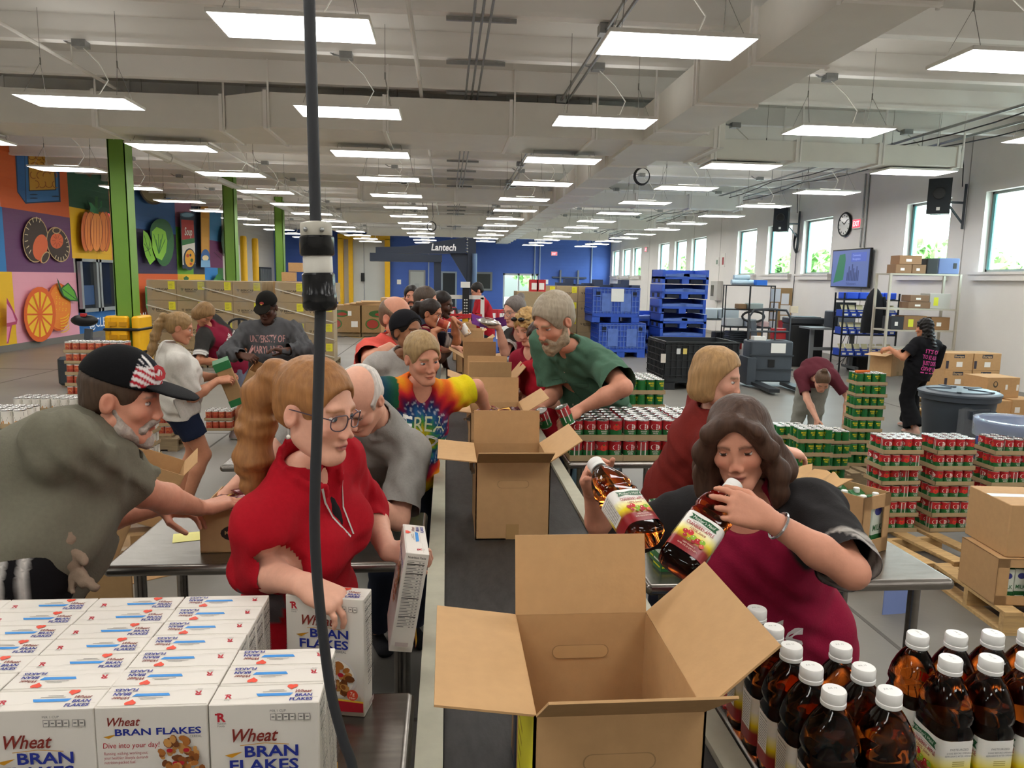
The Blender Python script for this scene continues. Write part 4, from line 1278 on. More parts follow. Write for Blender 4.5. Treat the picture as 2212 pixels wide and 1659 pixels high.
for px, py, w_, h_, c in ((1433, 770, 0.09, 0.16, '#d8cfc4'), (1466, 755, 0.07, 0.1, '#cfd0cf'), (1480, 755, 0.07, 0.1, '#d8c26a'), (1520, 762, 0.12, 0.1, '#d9d9d6')):
 pp = Yp(px, py + 4, p.y - 0.05)
 tag(MB().box((-w_ / 2, -0.003, -h_ / 2), (w_ / 2, 0.003, h_ / 2), C(c)).build('paper_tag', None, False, (pp.x, p.y - 0.048, pp.z)), {1433: 'reddish white tag on the black bin', 1466: 'small pale tag on the black bin', 1480: 'small yellow tag on the black bin', 1520: 'wide white tag on the black bin'}[px], 'tag')
# ------------------------------------------------------------- electric pallet jack
JD = M('jack_grey', '#454c54', 0.5, noise=(5, 0.08))
p = Zp(1668, 838, 0)
o = thing('electric_pallet_jack', 'dark grey electric pallet jack with tube guard and two forks', 'pallet jack', (p.x, p.y + 0.3, 0), -0.08)
MB().rbox((-0.4, -0.22, 0.1), (0.4, 0.24, 0.86), 0.05, JD).build('body', o, True)
for z in (0.32, 0.58):
 MB().box((-0.41, -0.235, z), (0.41, -0.21, z + 0.025), C('#30363c')).build('seam', o)
MB().box((-0.06, -0.24, 0.38), (0.06, -0.215, 0.52), BLACKM).build('latch', o)
MB().box((-0.02, -0.232, 0.64), (0.25, -0.222, 0.82), PAPER).build('white_label', o)
MB().box((-0.46, -0.3, 0.05), (-0.3, 0.2, 0.55), JD).build('wheel_cover', o)
for s in (-1, 1):
 MB().box((s * 0.28 - 0.09, -1.25, 0.05), (s * 0.28 + 0.09, -0.2, 0.11), C('#2b2e32', 0.4)).build('fork', o)
 MB().tube([(s * 0.38, 0.0, 0.85), (s * 0.38, 0.0, 1.3), (s * 0.3, 0.0, 1.42), (0, 0.0, 1.44)], 0.022, DARKM, 8).build('guard_tube', o, True)
MB().tube([(-0.38, 0, 1.02), (0.38, 0, 1.02)], 0.02, DARKM, 8).build('guard_bar', o)
for x in (-0.13, 0.12):
 MB().tube([(x, 0, 0.85), (x, 0, 1.43)], 0.018, DARKM, 8).build('guard_bar', o)
MB().tube([(-0.22 + 0.21 * math.cos(t), 0.28, 1.28 + 0.1 * math.sin(t)) for t in [2 * PI * k / 18 for k in range(18)]], 0.022, BLACKM, 7, closed=True).build('handle_loop', o, True)
MB().bar((-0.22, 0.28, 1.2), (-0.2, 0.2, 0.85), 0.1, 0.06, JD).build('handle_post', o)
MB().box((0.36, -0.05, 1.38), (0.5, 0.02, 1.5), C('#c9bda6')).build('clip_board', o)
MB().box((-0.3, -0.1, 0.86), (-0.08, 0.1, 0.93), PAPER).build('rag', o)
MB().box((0.1, 0.05, 0.88), (0.34, 0.2, 1.08), REDM).build('red_toolbox', o)
# manual pallet jack handle by the wrapped pallets and one by the column
for n, (px, py, yy, sc) in enumerate(((517, 705, 13.2, 1.0), (183, 700, 12.8, 1.0))):
 q = Yp(px, py, yy)
 if n == 0:
  o = thing('pallet_jack', 'manual pallet jack with a black loop handle parked at the wrapped cartons', 'pallet jack', (q.x, yy, 0))
  hz = q.z
  MB().tube([(0.18 * math.cos(t), 0, hz + 0.11 * math.sin(t) + 0.02) for t in [2 * PI * k / 16 for k in range(16)]], 0.02, BLACKM, 7, closed=True).build('handle_loop', o, True)
  MB().box((-0.02, -0.02, 0.2), (0.02, 0.02, hz + 0.12), BLACKM).build('handle_post', o)
  MB().tube([(-0.17, -0.01, hz - 0.02), (-0.1, -0.01, hz - 0.09)], 0.024, YELLOWP, 8).build('yellow_grip', o)
  MB().rbox((-0.2, -0.2, 0.02), (0.2, 0.2, 0.3), 0.05, REDM).build('pump_body', o)
 else:
  o = thing('walkie_jack', 'dark walk-behind jack with a tall tiller head beside the mural', 'pallet jack', (q.x, yy, 0))
  MB().rbox((-0.4, -0.2, 0.03), (0.3, 0.35, 0.5), 0.08, DARKM).build('body', o, True)
  MB().bar((0.0, 0, 0.4), (0.06, 0, q.z - 0.08), 0.1, 0.08, JD).build('tiller', o)
  mb = MB()
  mb.sphere((0.0, 0, q.z + 0.06), (0.22, 0.12, 0.1), BLACKM, 12, 8)
  mb.build('tiller_head', o, True)
  MB().box((-0.02, -0.1, q.z + 0.13), (0.06, -0.03, q.z + 0.18), REDM).build('switch', o)
# ------------------------------------------------------------- wall things on the window side
o = thing('wall_clock', 'round black-rimmed wall clock between the windows', 'clock', (XR - 0.03, Xp(1829, 485, XR).y, Xp(1829, 485, XR).z))
ry = Matrix.Rotation(-PI / 2, 4, 'Y')
MB().lathe([(0.30, 0.0), (0.31, 0.02), (0.29, 0.05), (0.26, 0.045), (0.26, 0.01)], BLACKM, 28, T=ry, cap=False).build('rim', o, True)
MB().lathe([(0.265, 0.02), (0.265, 0.035)], M('clock_face', '#e6e6e2', 0.15), 28, T=ry).build('face', o)
for ang, ln in ((0.6, 0.12), (2.5, 0.18)):
 MB().bar((-0.04, 0, 0), (-0.04, ln * math.cos(ang), ln * math.sin(ang)), 0.012, 0.01, INK).build('hand', o)
for k in range(12):
 a_ = k * PI / 6
 MB().bar((-0.04, 0.2 * math.cos(a_), 0.2 * math.sin(a_)), (-0.04, 0.24 * math.cos(a_), 0.24 * math.sin(a_)), 0.014, 0.008, INK).build('hour_mark', o)
def exit_sign(label, loc, ax):
 o = thing('exit_sign', label, 'exit sign', loc, 0 if ax == 'y' else -PI / 2)
 MB().box((-0.19, -0.03, -0.12), (0.19, 0.03, 0.12), PAPER).build('housing', o)
 MB().box((-0.165, -0.035, -0.095), (0.165, -0.03, 0.095), M('exit_red', '#e0364a', 0.4, emit=1.2)).build('lens', o)
 dc = Decal().text('EXIT', 0, -0.06, 0.12, M('exit_letters', '#f6d0d4', 0.4, emit=1.0), 'C', bold=0.03, fit=0.27)
 mb = MB()
 dc.onto(mb, (0, -0.035, 0), (1, 0, 0), (0, 0, 1), (0, -1, 0), 0.002)
 mb.build('lettering', o)
q = Xp(1856, 483, XR)
exit_sign('red exit sign next to the wall clock', (XR - 0.04, q.y, q.z), 'x')
q = Xp(1398, 539, XR)
exit_sign('red exit sign far along the window wall', (XR - 0.04, q.y, q.z), 'x')
q = Yp(1197, 548, YB)
exit_sign('red exit sign hanging on the blue wall', (q.x, YB - 0.04, q.z), 'y')
q = Xp(225, 468, XL)
o = thing('exit_sign', 'small red exit sign on the mural beside the pumpkin', 'exit sign', (XL + 0.05, q.y, q.z), PI / 2)
MB().box((-0.17, -0.03, -0.12), (0.17, 0.03, 0.12), C('#b9b3a8')).build('housing', o)
MB().box((-0.15, -0.035, -0.1), (0.15, -0.03, 0.1), M('exit_red', '#e0364a')).build('lens', o)
# television
o = thing('television', 'large wall television showing a blue slide with a green shape', 'television', (XR, Xp(1847, 580, XR).y, Xp(1847, 580, XR).z), -PI / 2)
tw, th = 0.86, 0.47
MB().box((-tw, -0.14, -th), (tw, -0.08, th), BLACKM).build('bezel', o)
MB().box((-0.2, -0.08, -0.15), (0.2, -0.01, 0.15), DARKM).build('wall_mount', o)
SCR = M('screen_blue', '#56679c', 0.3, emit=0.35)
MB().box((-tw + 0.03, -0.144, -th + 0.03), (tw - 0.03, -0.14, th - 0.03), SCR).build('screen', o)
dc = Decal()
dc.poly([(-0.72, -0.36), (-0.5, 0.34), (-0.24, 0.36), (-0.2, 0.2), (-0.26, -0.28)], M('screen_green', '#2f6f52', 0.3, emit=0.3))
dc.rect(0.05, 0.16, 0.72, 0.38, M('screen_box', '#4a5fb0', 0.3, emit=0.35)).text('Community', 0.12, 0.29, 0.05, M('screen_text', '#8fa0d8', 0.3, emit=0.4), 'L').text('Recognition', 0.12, 0.2, 0.05, M('screen_text', '#8fa0d8', 0.3), 'L')
for k in range(8):
 dc.rect(-0.1 + 0.07 * k, -0.3, -0.05 + 0.07 * k, -0.1 + 0.05 * ((k * 3) % 5), M('screen_dark', '#3a4674', 0.3, emit=0.25))
dc.text('Volunteers', -0.1, -0.4, 0.07, M('screen_dark', '#3a4674', 0.3), 'L', shear=0.2)
mb = MB()
dc.onto(mb, (0, -0.144, 0), (1, 0, 0), (0, 0, 1), (0, -1, 0), 0.002)
mb.build('slide', o)
def loudspeaker(label, px, py, bracket):
 q = Xp(px, py, XR - 0.55)
 o = thing('loudspeaker', label, 'loudspeaker', (q.x, q.y, q.z), -0.75)
 SPK = M('speaker_black', '#1f2226', 0.6)
 prof = [(-0.2, -0.16), (0.2, -0.16), (0.15, 0.16), (-0.15, 0.16)]
 MB().prism(prof, -0.33, 0.33, SPK).build('cabinet', o)
 MB().box((-0.18, -0.172, -0.31), (0.18, -0.16, 0.31), M('speaker_grille', '#2b2e33', 0.8)).build('grille', o)
 MB().lathe([(0.12, 0), (0.1, 0.012)], BLACKM, 18, T=Matrix.Translation((0, -0.17, 0.05)) @ Matrix.Rotation(PI / 2, 4, 'X')).build('cone', o)
 MB().box((-0.03, -0.176, -0.27), (0.03, -0.17, -0.21), PAPER).build('badge', o)
 br = MB()
 w = Matrix.Rotation(0.75, 4, 'Z')
 br.bar(w @ Vector((0.05, 0, -0.1)), w @ Vector((0.5, 0, -0.1)), 0.04, 0.04, DARKM)
 br.bar(w @ Vector((0.5, 0, -0.6)), w @ Vector((0.5, 0, 0.25)), 0.04, 0.06, DARKM)
 br.bar(w @ Vector((0.15, 0, -0.12)), w @ Vector((0.5, 0, -0.5)), 0.03, 0.03, DARKM)
 br.build('bracket', o)
 MB().tube([w @ Vector((0.42, 0, 0.2)), w @ Vector((0.42, 0.03, 0.6)), w @ Vector((0.4, 0.1, 0.95))], 0.01, CORD, 5).build('cable', o)
loudspeaker('black loudspeaker on a bracket in front of the large near window', 2032, 425, True)
loudspeaker('black loudspeaker on a bracket between the middle windows', 1690, 475, True)
q = Xp(1718, 522, XR - 0.1)
o = thing('cable_coil', 'thick black cable coiled on the wall under the middle loudspeaker', 'cable', tuple(q))
for k in range(5):
 MB().tube([(0.01 * k, 0.1 * math.cos(t) * (1 + 0.05 * k), 0.24 * math.sin(t) - 0.02 * k) for t in [2 * PI * j / 18 for j in range(18)]], 0.012, CORD, 5, closed=True).build('loop', o, True)
MB().tube([(0.05, 0, -0.2), (0.06, 0.02, -1.0), (0.06, 0.15, -q.z + 0.25)], 0.012, CORD, 5).build('hanging_cable', o)
for px in (1862, 1870):
 q = Xp(px, 480, XR - 0.03)
 o = tag(MB().tube([(0, 0, -0.6), (0, 0, ZD - q.z)], 0.018, GALV, 6).build('wall_conduit', None, True, tuple(q)), 'grey conduit running up the wall beside the exit sign', 'conduit', 'conduits by the clock')
# small signs and a cabinet on the wall far along
for n, (px, py, h_) in enumerate(((1550, 565, 0.3), (1563, 562, 0.5))):
 q = Xp(px, py, XR)
 o = thing('wall_sign', ('small white emergency sign on the window wall', 'tall white fire extinguisher sign on the window wall')[n], 'sign', (XR - 0.01, q.y, q.z), -PI / 2)
 MB().box((-0.16, -0.01, -h_ / 2), (0.16, 0.01, h_ / 2), PAPER).build('plate', o)
 MB().box((-0.08, -0.014, -h_ / 3), (0.08, -0.01, h_ / 5), C('#a33a3a' if n else '#8a9a8a')).build('pictogram', o)
q = Xp(1553, 628, XR)
o = thing('first_aid_cabinet', 'grey wall cabinet with a glass door near the shelves', 'cabinet', (XR, q.y, q.z), -PI / 2)
MB().box((-0.35, -0.2, -0.35), (0.35, -0.01, 0.35), C('#bcbab4')).build('body', o)
MB().box((-0.28, -0.21, -0.2), (0.0, -0.2, 0.2), M('cabinet_glass', '#6a6152', 0.1)).build('glass_door', o)
# ------------------------------------------------------------- shelving and office things
def rack(name, label, x, y, w, d, h, levels, m, r=0.014, rot=0.0):
 o = thing(name, label, 'shelf', (x, y, 0), rot)
 for sx in (-1, 1):
  for sy in (-1, 1):
   MB().box((sx * w / 2 - r, sy * d / 2 - r, 0), (sx * w / 2 + r, sy * d / 2 + r, h), m).build('post', o)
 for z in levels:
  MB().box((-w / 2, -d / 2, z - 0.03), (w / 2, d / 2, z), m).build('shelf', o)
 return o
BLK = M('rack_black', '#26282b', 0.45, 0.4)
ysh = 20.0
q = Yp(1618, 620, ysh)
RX = q.x
rk = rack('wire_rack', 'black wire shelving rack with plastic rolls on top', RX, ysh, 1.28, 0.6, 1.86, (0.3, 0.72, 1.2, 1.86), BLK, rot=-0.25)
MB().box((-0.02, -0.3, 0), (0.02, -0.26, 1.86), BLK).build('post', rk)
for k in range(4):
 q2 = Yp(1590 + 14 * k, 600, ysh - 0.05)
 tag(MB().tube([(-0.22, 0, 0), (0.22, 0, 0)], 0.07, M('film_roll', '#bcd0dc', 0.25), 12).build('film_roll', None, True, (RX - 0.35 + 0.1 * k, ysh - 0.15 + 0.1 * k, 1.865 + 0.07 + (0.13 if k == 1 else 0.0))), 'pale roll of stretch film lying on the black rack', 'film roll', 'film rolls on the rack')
tag(MB().box((-0.15, -0.1, 0), (0.15, 0.1, 0.14), C('#2a6fd0')).build('blue_tub', None, False, (RX + 0.3, ysh - 0.05, 1.862)), 'bright blue tub on top of the black rack', 'tub')
cl = ((-0.4, 0.725, 0.5, 0.22, '#b9bcba', 'greyish white tote on the middle of the black rack', 'tote'), (0.05, 0.725, 0.3, 0.2, '#a8b0b4', 'clear plastic tote on the black rack', 'tote'), (0.42, 0.725, 0.22, 0.15, '#d8b9b6', 'pinkish small tub on the black rack', 'tub'),
 (-0.2, 1.205, 0.22, 0.14, '#8d6f4d', 'small brown box on the upper rack shelf', 'box'), (0.15, 1.205, 0.4, 0.16, '#9aa6a2', 'translucent plastic box on the upper rack shelf', 'tote'), (0.2, 0.305, 0.3, 0.3, '#a07a52', 'brown box on the lowest rack shelf', 'box'))
for x, z, w_, h_, c, lb, ct in cl:
 MBo = MB().rbox((-w_ / 2, -0.18, 0), (w_ / 2, 0.18, h_), 0.03, C(c))
 tag(MBo.build('storage_' + ct, None, True, (RX + x * math.cos(0.25), ysh + x * -math.sin(0.25) - 0.02, z)), lb, ct)
for k in range(5):
 tag(MB().rbox((-0.28, -0.2, 0), (0.28, 0.2, 0.055), 0.04, M('tray_dark', '#2c3036', 0.4)).build('black_tray', None, True, (RX - 0.25, ysh + 0.08, 0.302 + 0.058 * k)), 'black plastic tray in the pile on the lowest rack shelf', 'tray', 'pile of black trays')
# notice papers on the end board
nb = thing('notice_board', 'brown board at the rack end covered with white papers', 'notice board', (RX + 0.9, ysh - 0.1, 0), -0.25)
MB().box((-0.28, -0.02, 0.3), (0.28, 0.02, 1.8), KRAFT2).build('board', nb)
for x, z, w_, h_, c in ((-0.16, 1.6, 0.26, 0.36, '#d8dee6'), (-0.17, 1.28, 0.2, 0.22, '#dfe3ea'), (-0.18, 1.03, 0.2, 0.2, '#dcdde6'), (-0.18, 0.72, 0.2, 0.34, '#dfe2ea'), (0.1, 1.5, 0.2, 0.3, '#e4e6ea'), (0.12, 1.2, 0.26, 0.26, '#e6e6e4'), (0.1, 0.98, 0.2, 0.12, '#e9e6dc'), (0.06, 0.78, 0.2, 0.25, '#a8323c')):
 MB().box((x - w_ / 2, -0.026, z - h_ / 2), (x + w_ / 2, -0.021, z + h_ / 2), C(c)).build('pinned_paper', nb)
# grey totes on a table further left of the rack
q = Yp(1545, 690, 21.5)
o = thing('folding_table', 'dark folding table holding clear totes by the window wall', 'table', (q.x, 21.5, 0))
MB().box((-0.7, -0.35, 0.82), (0.7, 0.35, 0.86), C('#5b5d5c')).build('top', o)
for sx in (-1, 1):
 for sy in (-1, 1):
  MB().tube([(sx * 0.6, sy * 0.3, 0), (sx * 0.6, sy * 0.3, 0.82)], 0.018, DARKM, 6).build('leg', o)
for k in range(2):
 tag(MB().rbox((-0.3, -0.22, 0), (0.3, 0.22, 0.3), 0.04, M('clear_tote', '#c3c9cb', 0.3)).build('clear_tote', None, True, (q.x - 0.35 + 0.65 * k, 21.4, 0.862)), 'clear plastic tote on the dark folding table', 'tote', 'totes on the folding table')
tag(MB().rbox((-0.25, -0.2, 0), (0.25, 0.2, 0.5), 0.05, BLACKM).build('black_crate', None, True, (q.x + 0.1, 21.2, 0)), 'black crate on the floor under the folding table', 'crate')
tag(MB().rbox((-0.12, -0.12, 0), (0.12, 0.12, 0.45), 0.02, REDM).build('red_bin', None, True, (q.x + 0.5, 21.0, 0)), 'small red bin beside the black crate', 'bin')
# printers and computer cart
yc = 16.6
q = Yp(1755, 700, yc)
o = thing('copier', 'tall black office copier with a flat top tray', 'copier', (q.x - 0.1, yc + 0.25, 0), -0.15)
MB().rbox((-0.38, -0.35, 0), (0.38, 0.35, 0.98), 0.04, BLACKM).build('body', o, True)
MB().rbox((-0.4, -0.36, 0.99), (0.4, 0.36, 1.14), 0.05, M('copier_dark', '#2a2c30', 0.4)).build('lid', o, True)
MB().box((-0.3, -0.3, 1.141), (0.3, 0.2, 1.16), DARKM).build('document_tray', o)
q = Yp(1800, 690, 15.9)
o = thing('computer_cart', 'grey wheeled computer cart with cables hanging from it', 'cart', (q.x, 15.9, 0), -0.1)
CG = M('cart_grey', '#75797b', 0.5)
MB().box((-0.62, -0.35, 0.93), (0.62, 0.35, 0.97), CG).build('top', o)
for s in (-1, 1):
 MB().box((s * 0.45 - 0.04, -0.04, 0.1), (s * 0.45 + 0.04, 0.04, 0.93), CG).build('leg', o)
 MB().box((s * 0.45 - 0.04, -0.35, 0.06), (s * 0.45 + 0.04, 0.35, 0.12), CG).build('foot', o)
 MB().tube([(s * 0.45 - 0.02, -0.3, 0.035), (s * 0.45 + 0.02, -0.3, 0.035)], 0.035, BLACKM, 10).build('caster', o)
MB().box((-0.45, -0.03, 0.45), (0.45, 0.03, 0.52), CG).build('cross_bar', o)
for k in range(3):
 MB().tube([(0.4 + 0.05 * k, 0.1, 0.93), (0.3 + 0.12 * k, 0.15, 0.6), (0.45, 0.1, 0.35 + 0.1 * k), (0.2 + 0.1 * k, 0.1, 0.12)], 0.008, CORD, 5).build('cable', o, True)
o = thing('label_printer', 'grey and silver label printer on the computer cart', 'printer', (q.x + 0.12, 15.85, 0.972), -0.1)
MB().rbox((-0.25, -0.2, 0), (0.27, 0.25, 0.36), 0.03, DARKM).build('body', o, True)
MB().box((-0.12, -0.215, 0.05), (0.24, -0.2, 0.33), M('silver_panel', '#aeb9c4', 0.25, 0.3)).build('front_panel', o)
o = thing('monitor', 'black computer monitor seen from behind on the cart', 'monitor', (q.x + 0.38, 16.1, 0.972), -0.1)
MB().box((-0.22, -0.02, 0.12), (0.22, 0.03, 0.55), BLACKM).build('panel', o)
MB().box((-0.04, 0, 0), (0.04, 0.05, 0.14), BLACKM).build('stand', o)
# rack of blue picking bins
yb_ = 15.2
q = Yp(1868, 700, yb_)
BX = q.x
rack('wire_rack', 'black wire rack with rows of blue picking bins', BX, yb_, 1.15, 0.45, 1.75, (0.42, 0.88, 1.25, 1.62), BLK, rot=-0.1)
PB = M('picking_bin_blue', '#2846a8', 0.4)
ENV = M('manila_paper', '#d6cda6', 0.7)
pk = thing('picking_bin', 'blue picking bin with manila envelopes on the black wire rack', 'bin', (BX, yb_, 2), 0, 'blue picking bins')
MB().prism([(-0.075, -0.18), (0.075, -0.18), (0.075, 0.15), (-0.075, 0.15)], 0, 0.1, PB).build('tub', pk)
MB().box((-0.075, -0.1, 0.1), (0.075, 0.15, 0.14), PB).build('back_lip', pk)
MB().add([(-0.05, -0.12, 0.09), (0.05, -0.12, 0.09), (0.065, -0.02, 0.24), (-0.065, -0.02, 0.24), (-0.05, -0.1, 0.09), (0.05, -0.1, 0.09), (0.065, 0.0, 0.24), (-0.065, 0.0, 0.24)], [(0, 1, 2, 3), (7, 6, 5, 4), (0, 3, 7, 4), (1, 5, 6, 2), (3, 2, 6, 7)], ENV).build('envelope', pk)
MB().box((-0.04, -0.185, 0.02), (0.04, -0.18, 0.06), PAPER).build('label', pk)
first = True
for z in (0.422, 0.882, 1.252):
 for k in range(7):
  lc = (BX - 0.5 + k * 0.165, yb_ - 0.02 + (0.5 - k * 0.165) * 0.1, z)
  if first:
   pk.location = lc
   first = False
  else:
   dup(pk, lc, -0.1)
for k in range(4):
 tag(MB().rbox((-0.13, -0.18, 0), (0.13, 0.18, 0.14), 0.02, M('tub_bright_blue', '#1f4fd0', 0.4)).build('blue_tub', None, True, (BX - 0.42 + 0.28 * k, yb_, 1.622)), 'bright blue tub on the top shelf of the picking rack', 'tub', 'tubs on the picking rack')
tag(MB().rbox((-0.25, -0.22, 0.0), (0.3, 0.22, 0.5), 0.03, BLACKM).build('black_drawer_unit', None, True, (Yp(1862, 750, 15.8).x + 0.12, 15.95, 0)), 'low black drawer unit between the cart and the picking rack', 'drawer unit')
# jacket on a stand
q = Yp(1888, 660, 14.3)
o = thing('jacket', 'black jacket hung on a coat stand beside the picking bins', 'jacket', (q.x, 14.3, 0))
JK = M('jacket_black', '#15161b', 0.85, noise=(12, 0.2), bump=(14, 0.6))
rings = []
for z, wx, wy in ((1.86, 0.03, 0.03), (1.8, 0.09, 0.07), (1.68, 0.17, 0.1), (1.45, 0.2, 0.12), (1.2, 0.23, 0.13), (1.0, 0.25, 0.14), (0.96, 0.25, 0.13)):
 rings.append([(wx * math.cos(2 * PI * k / 18) * (1 + 0.07 * math.sin(5 * k + z * 9)), wy * math.sin(2 * PI * k / 18), z) for k in range(18)])
MB().loft(rings, JK).build('body', o, True)
MB().tube([(0.15, -0.02, 1.68), (0.22, -0.04, 1.4), (0.2, -0.05, 1.05)], [0.06, 0.06, 0.05], JK, 10).build('sleeve', o, True)
MB().tube([(0, 0, 0), (0, 0, 1.82)], 0.02, BLK, 8).build('stand_pole', o)
for a_ in (0, 2.1, 4.2):
 MB().bar((0, 0, 0.1), (0.28 * math.cos(a_), 0.28 * math.sin(a_), 0.015), 0.03, 0.03, BLK).build('stand_foot', o)
# tall beige shelf with boxes
yt = 13.4
BG = M('beige_steel', '#b9b3a4', 0.5, 0.2)
qa, qb = Yp(1912, 590, yt), Yp(2055, 590, yt)
TX, TWd = (qa.x + qb.x) / 2, qb.x - qa.x
rack('steel_rack', 'tall beige perforated steel shelving with boxes below the near window', TX, yt, TWd, 0.5, qa.z, (0.75, 1.1, 1.5, qa.z), BG, 0.02, -0.06)
bx = [(-0.42, qa.z, 0.3, 0.16, '#8d6b4c', 'small brown carton on the rack top, left of its row'), (-0.12, qa.z, 0.26, 0.16, '#866545', 'small brown carton on the rack top beside the speaker box'), (-0.3, qa.z + 0.165, 0.42, 0.16, '#96714f', 'brown carton resting across two small cartons'),
 (-0.05, 1.5, 0.42, 0.12, '#7d6047', 'flat brown box at the bottom of the shelf pile'), (-0.05, 1.625, 0.36, 0.12, '#80634a', 'flat brown box on top of the shelf pile'), (0.35, 1.5, 0.4, 0.28, '#b4b1a9', 'grey box with a yellow-green label on the shelf'), (-0.1, 1.1, 0.44, 0.26, '#8c6a48', 'open brown box with a yellow label on the shelf'), (0.4, 1.1, 0.36, 0.24, '#96724d', 'open brown box behind the walking woman'), (-0.45, 1.1, 0.24, 0.24, '#2b2d31', 'dark storage box on the rack shelf')]
for x, z, w_, h_, c, lb in bx:
 o = closed_box('carton', lb, (w_, 0.32, h_), (TX + x, yt - 0.05, z + 0.002), -0.06, C(c), None, (lambda dc, w, h: dc.rect(w * 0.2, h * 0.2, w * 0.42, h * 0.75, C('#d3d63a'))) if 'label' in lb else (lambda dc, w, h: dc.rect(w * 0.3, h * 0.3, w * 0.55, h * 0.6, PAPER)), False)
o = thing('projector_case', 'black and blue equipment case on top of the beige rack', 'case', (TX + 0.22, yt - 0.05, qa.z + 0.002), -0.06)
MB().rbox((-0.2, -0.18, 0), (0.02, 0.18, 0.28), 0.02, BLACKM).build('dark_end', o)
MB().rbox((0.02, -0.18, 0), (0.42, 0.18, 0.29), 0.02, M('case_blue', '#5d6f9c', 0.4)).build('blue_body', o)
MB().box((0.3, -0.186, 0.1), (0.36, -0.18, 0.2), BLACKM).build('latch', o)
# cartons piled on the floor near the walking woman
def deco_tape(dc, w, h):
 dc.rect(w * 0.3, h * 0.72, w * 0.68, h * 0.92, C('#2b2f3e')).text('Shurtape', w * 0.32, h * 0.76, h * 0.12, C('#d8b98a'), 'L', bold=0.02, fit=w * 0.33)
 dc.rect(w * 0.4, h * 0.2, w * 0.62, h * 0.5, PAPER).rect(w * 0.02, h * 0.1, w * 0.12, h * 0.55, C('#3b3640'))
def deco_oliver(dc, w, h):
 dc.ell(w * 0.25, h * 0.66, h * 0.13, h * 0.16, C('#4a4338')).ell(w * 0.25, h * 0.68, h * 0.08, h * 0.1, KRAFT)
 dc.text('OLIVER', w * 0.12, h * 0.24, h * 0.13, C('#4a4338'), 'L', bold=0.03, fit=w * 0.3)
 dc.rect(w * 0.56, h * 0.4, w * 0.63, h * 0.65, PAPER).rect(w * 0.9, h * 0.35, w * 0.97, h * 0.65, PAPER)
yw = 10.6
def place_box(px0, px1, pyb, pyt, y, label, deco, mat=KRAFT, z=None, d=0.45):
 a_, b_ = Yp(px0, pyb, y), Yp(px1, pyt, y)
 h = abs(b_.z - a_.z)
 return closed_box('carton', label, (b_.x - a_.x, d, h), ((a_.x + b_.x) / 2, y + d / 2, a_.z if z is None else z), 0, mat, None, deco), h, a_.z
q0 = Yp(2100, 870, yw).z
pallet('wooden pallet under the tape cartons by the wall', Yp(2090, 840, 10.9).x, 10.95, 0, WOOD2)
cw = [(2030, 2075, 0.137, 'blue-printed tape carton at the base of the pile behind the walking woman', deco_tape), (2076, 2135, 0.137, 'blue-printed tape carton at the base of the pile by the wall', deco_tape)]
xw = Yp(2034, 800, yw).x
for r in range(3):
 for c in range(2):
  closed_box('carton', ('kraft tape carton with dark blue print, ' + ('bottom', 'middle', 'top')[r] + ' of the ' + ('woman-side', 'wall-side')[c] + ' stack'), (0.44, 0.4, 0.26), (xw + 0.2 + 0.45 * c, yw + 0.1, 0.137 + 0.262 * r), 0, KRAFT, None, deco_tape)
y2 = 9.4
pallet('wooden pallet under the two emblem cartons', Yp(2150, 850, y2).x, y2 + 0.3, 0, WOOD)
for n, (px, py_, w_, h_, z) in enumerate(((2085, 845, 0.55, 0.26, 0.137), (2150, 850, 0.5, 0.24, 0.137), (2185, 800, 0.5, 0.28, 0.4), (2215, 840, 0.4, 0.26, 0.137))):
 q = Yp(px, py_, y2)
 closed_box('carton', ('kraft carton with ring emblem lying beside the grey waste bin', 'plain kraft carton with a white label in the emblem pile', 'kraft carton with ring emblem and lettering on top of its pile', 'plain kraft carton at the outer edge of the pile')[n], (w_, 0.45, h_), (q.x, y2 + (0.2 if n != 2 else 0.35), z), 0.05, KRAFT, None, deco_oliver if n in (0, 2) else (lambda dc, w, h: dc.rect(w * 0.1, h * 0.3, w * 0.3, h * 0.6, PAPER)), False)
# waste bins
BRUTE = M('brute_grey', '#3b434c', 0.5, noise=(4, 0.05))
pr = Yp(2072, 850, 6.9)
o = thing('waste_bin', 'large round dark grey waste bin with a flat lid', 'waste bin', (pr.x, 6.9, 0))
hz = pr.z
MB().lathe([(0.24, 0), (0.255, 0.02), (0.33, hz - 0.06), (0.36, hz - 0.05), (0.36, hz), (0.33, hz + 0.005)], BRUTE, 28).build('body', o, True)
MB().lathe([(0.37, hz), (0.372, hz + 0.02), (0.34, hz + 0.035), (0.3, hz + 0.03), (0.29, hz + 0.045), (0.02, hz + 0.05)], M('lid_grey', '#4a545e', 0.4), 28).build('lid', o, True)
for k in range(5):
 a_ = k * 2 * PI / 5 + 0.3
 MB().bar((0.08 * math.cos(a_), 0.08 * math.sin(a_), hz + 0.055), (0.3 * math.cos(a_), 0.3 * math.sin(a_), hz + 0.045), 0.04, 0.012, M('lid_grey', '#4a545e')).build('lid_rib', o)
MB().box((-0.12, -0.38, hz - 0.2), (0.12, -0.3, hz - 0.12), BRUTE).build('handle', o)
fm = M('bag_film', '#6b7076', 0.2, alpha=0.55)
MB().loft([[(0.16 * math.cos(t) - 0.08, -0.34 + 0.03 * math.sin(t * 3), z + 0.02 * math.sin(t * 2)) for t in [PI * k / 9 - PI for k in range(10)]] for z in (hz - 0.1, hz - 0.25, hz - 0.4)], fm, False).build('bag_edge', o, True)
pr = Yp(2195, 905, 5.2)
o = thing('waste_bin', 'round blue recycling bin lined with clear plastic', 'waste bin', (pr.x + 0.02, 5.2, 0))
hz = pr.z - 0.02
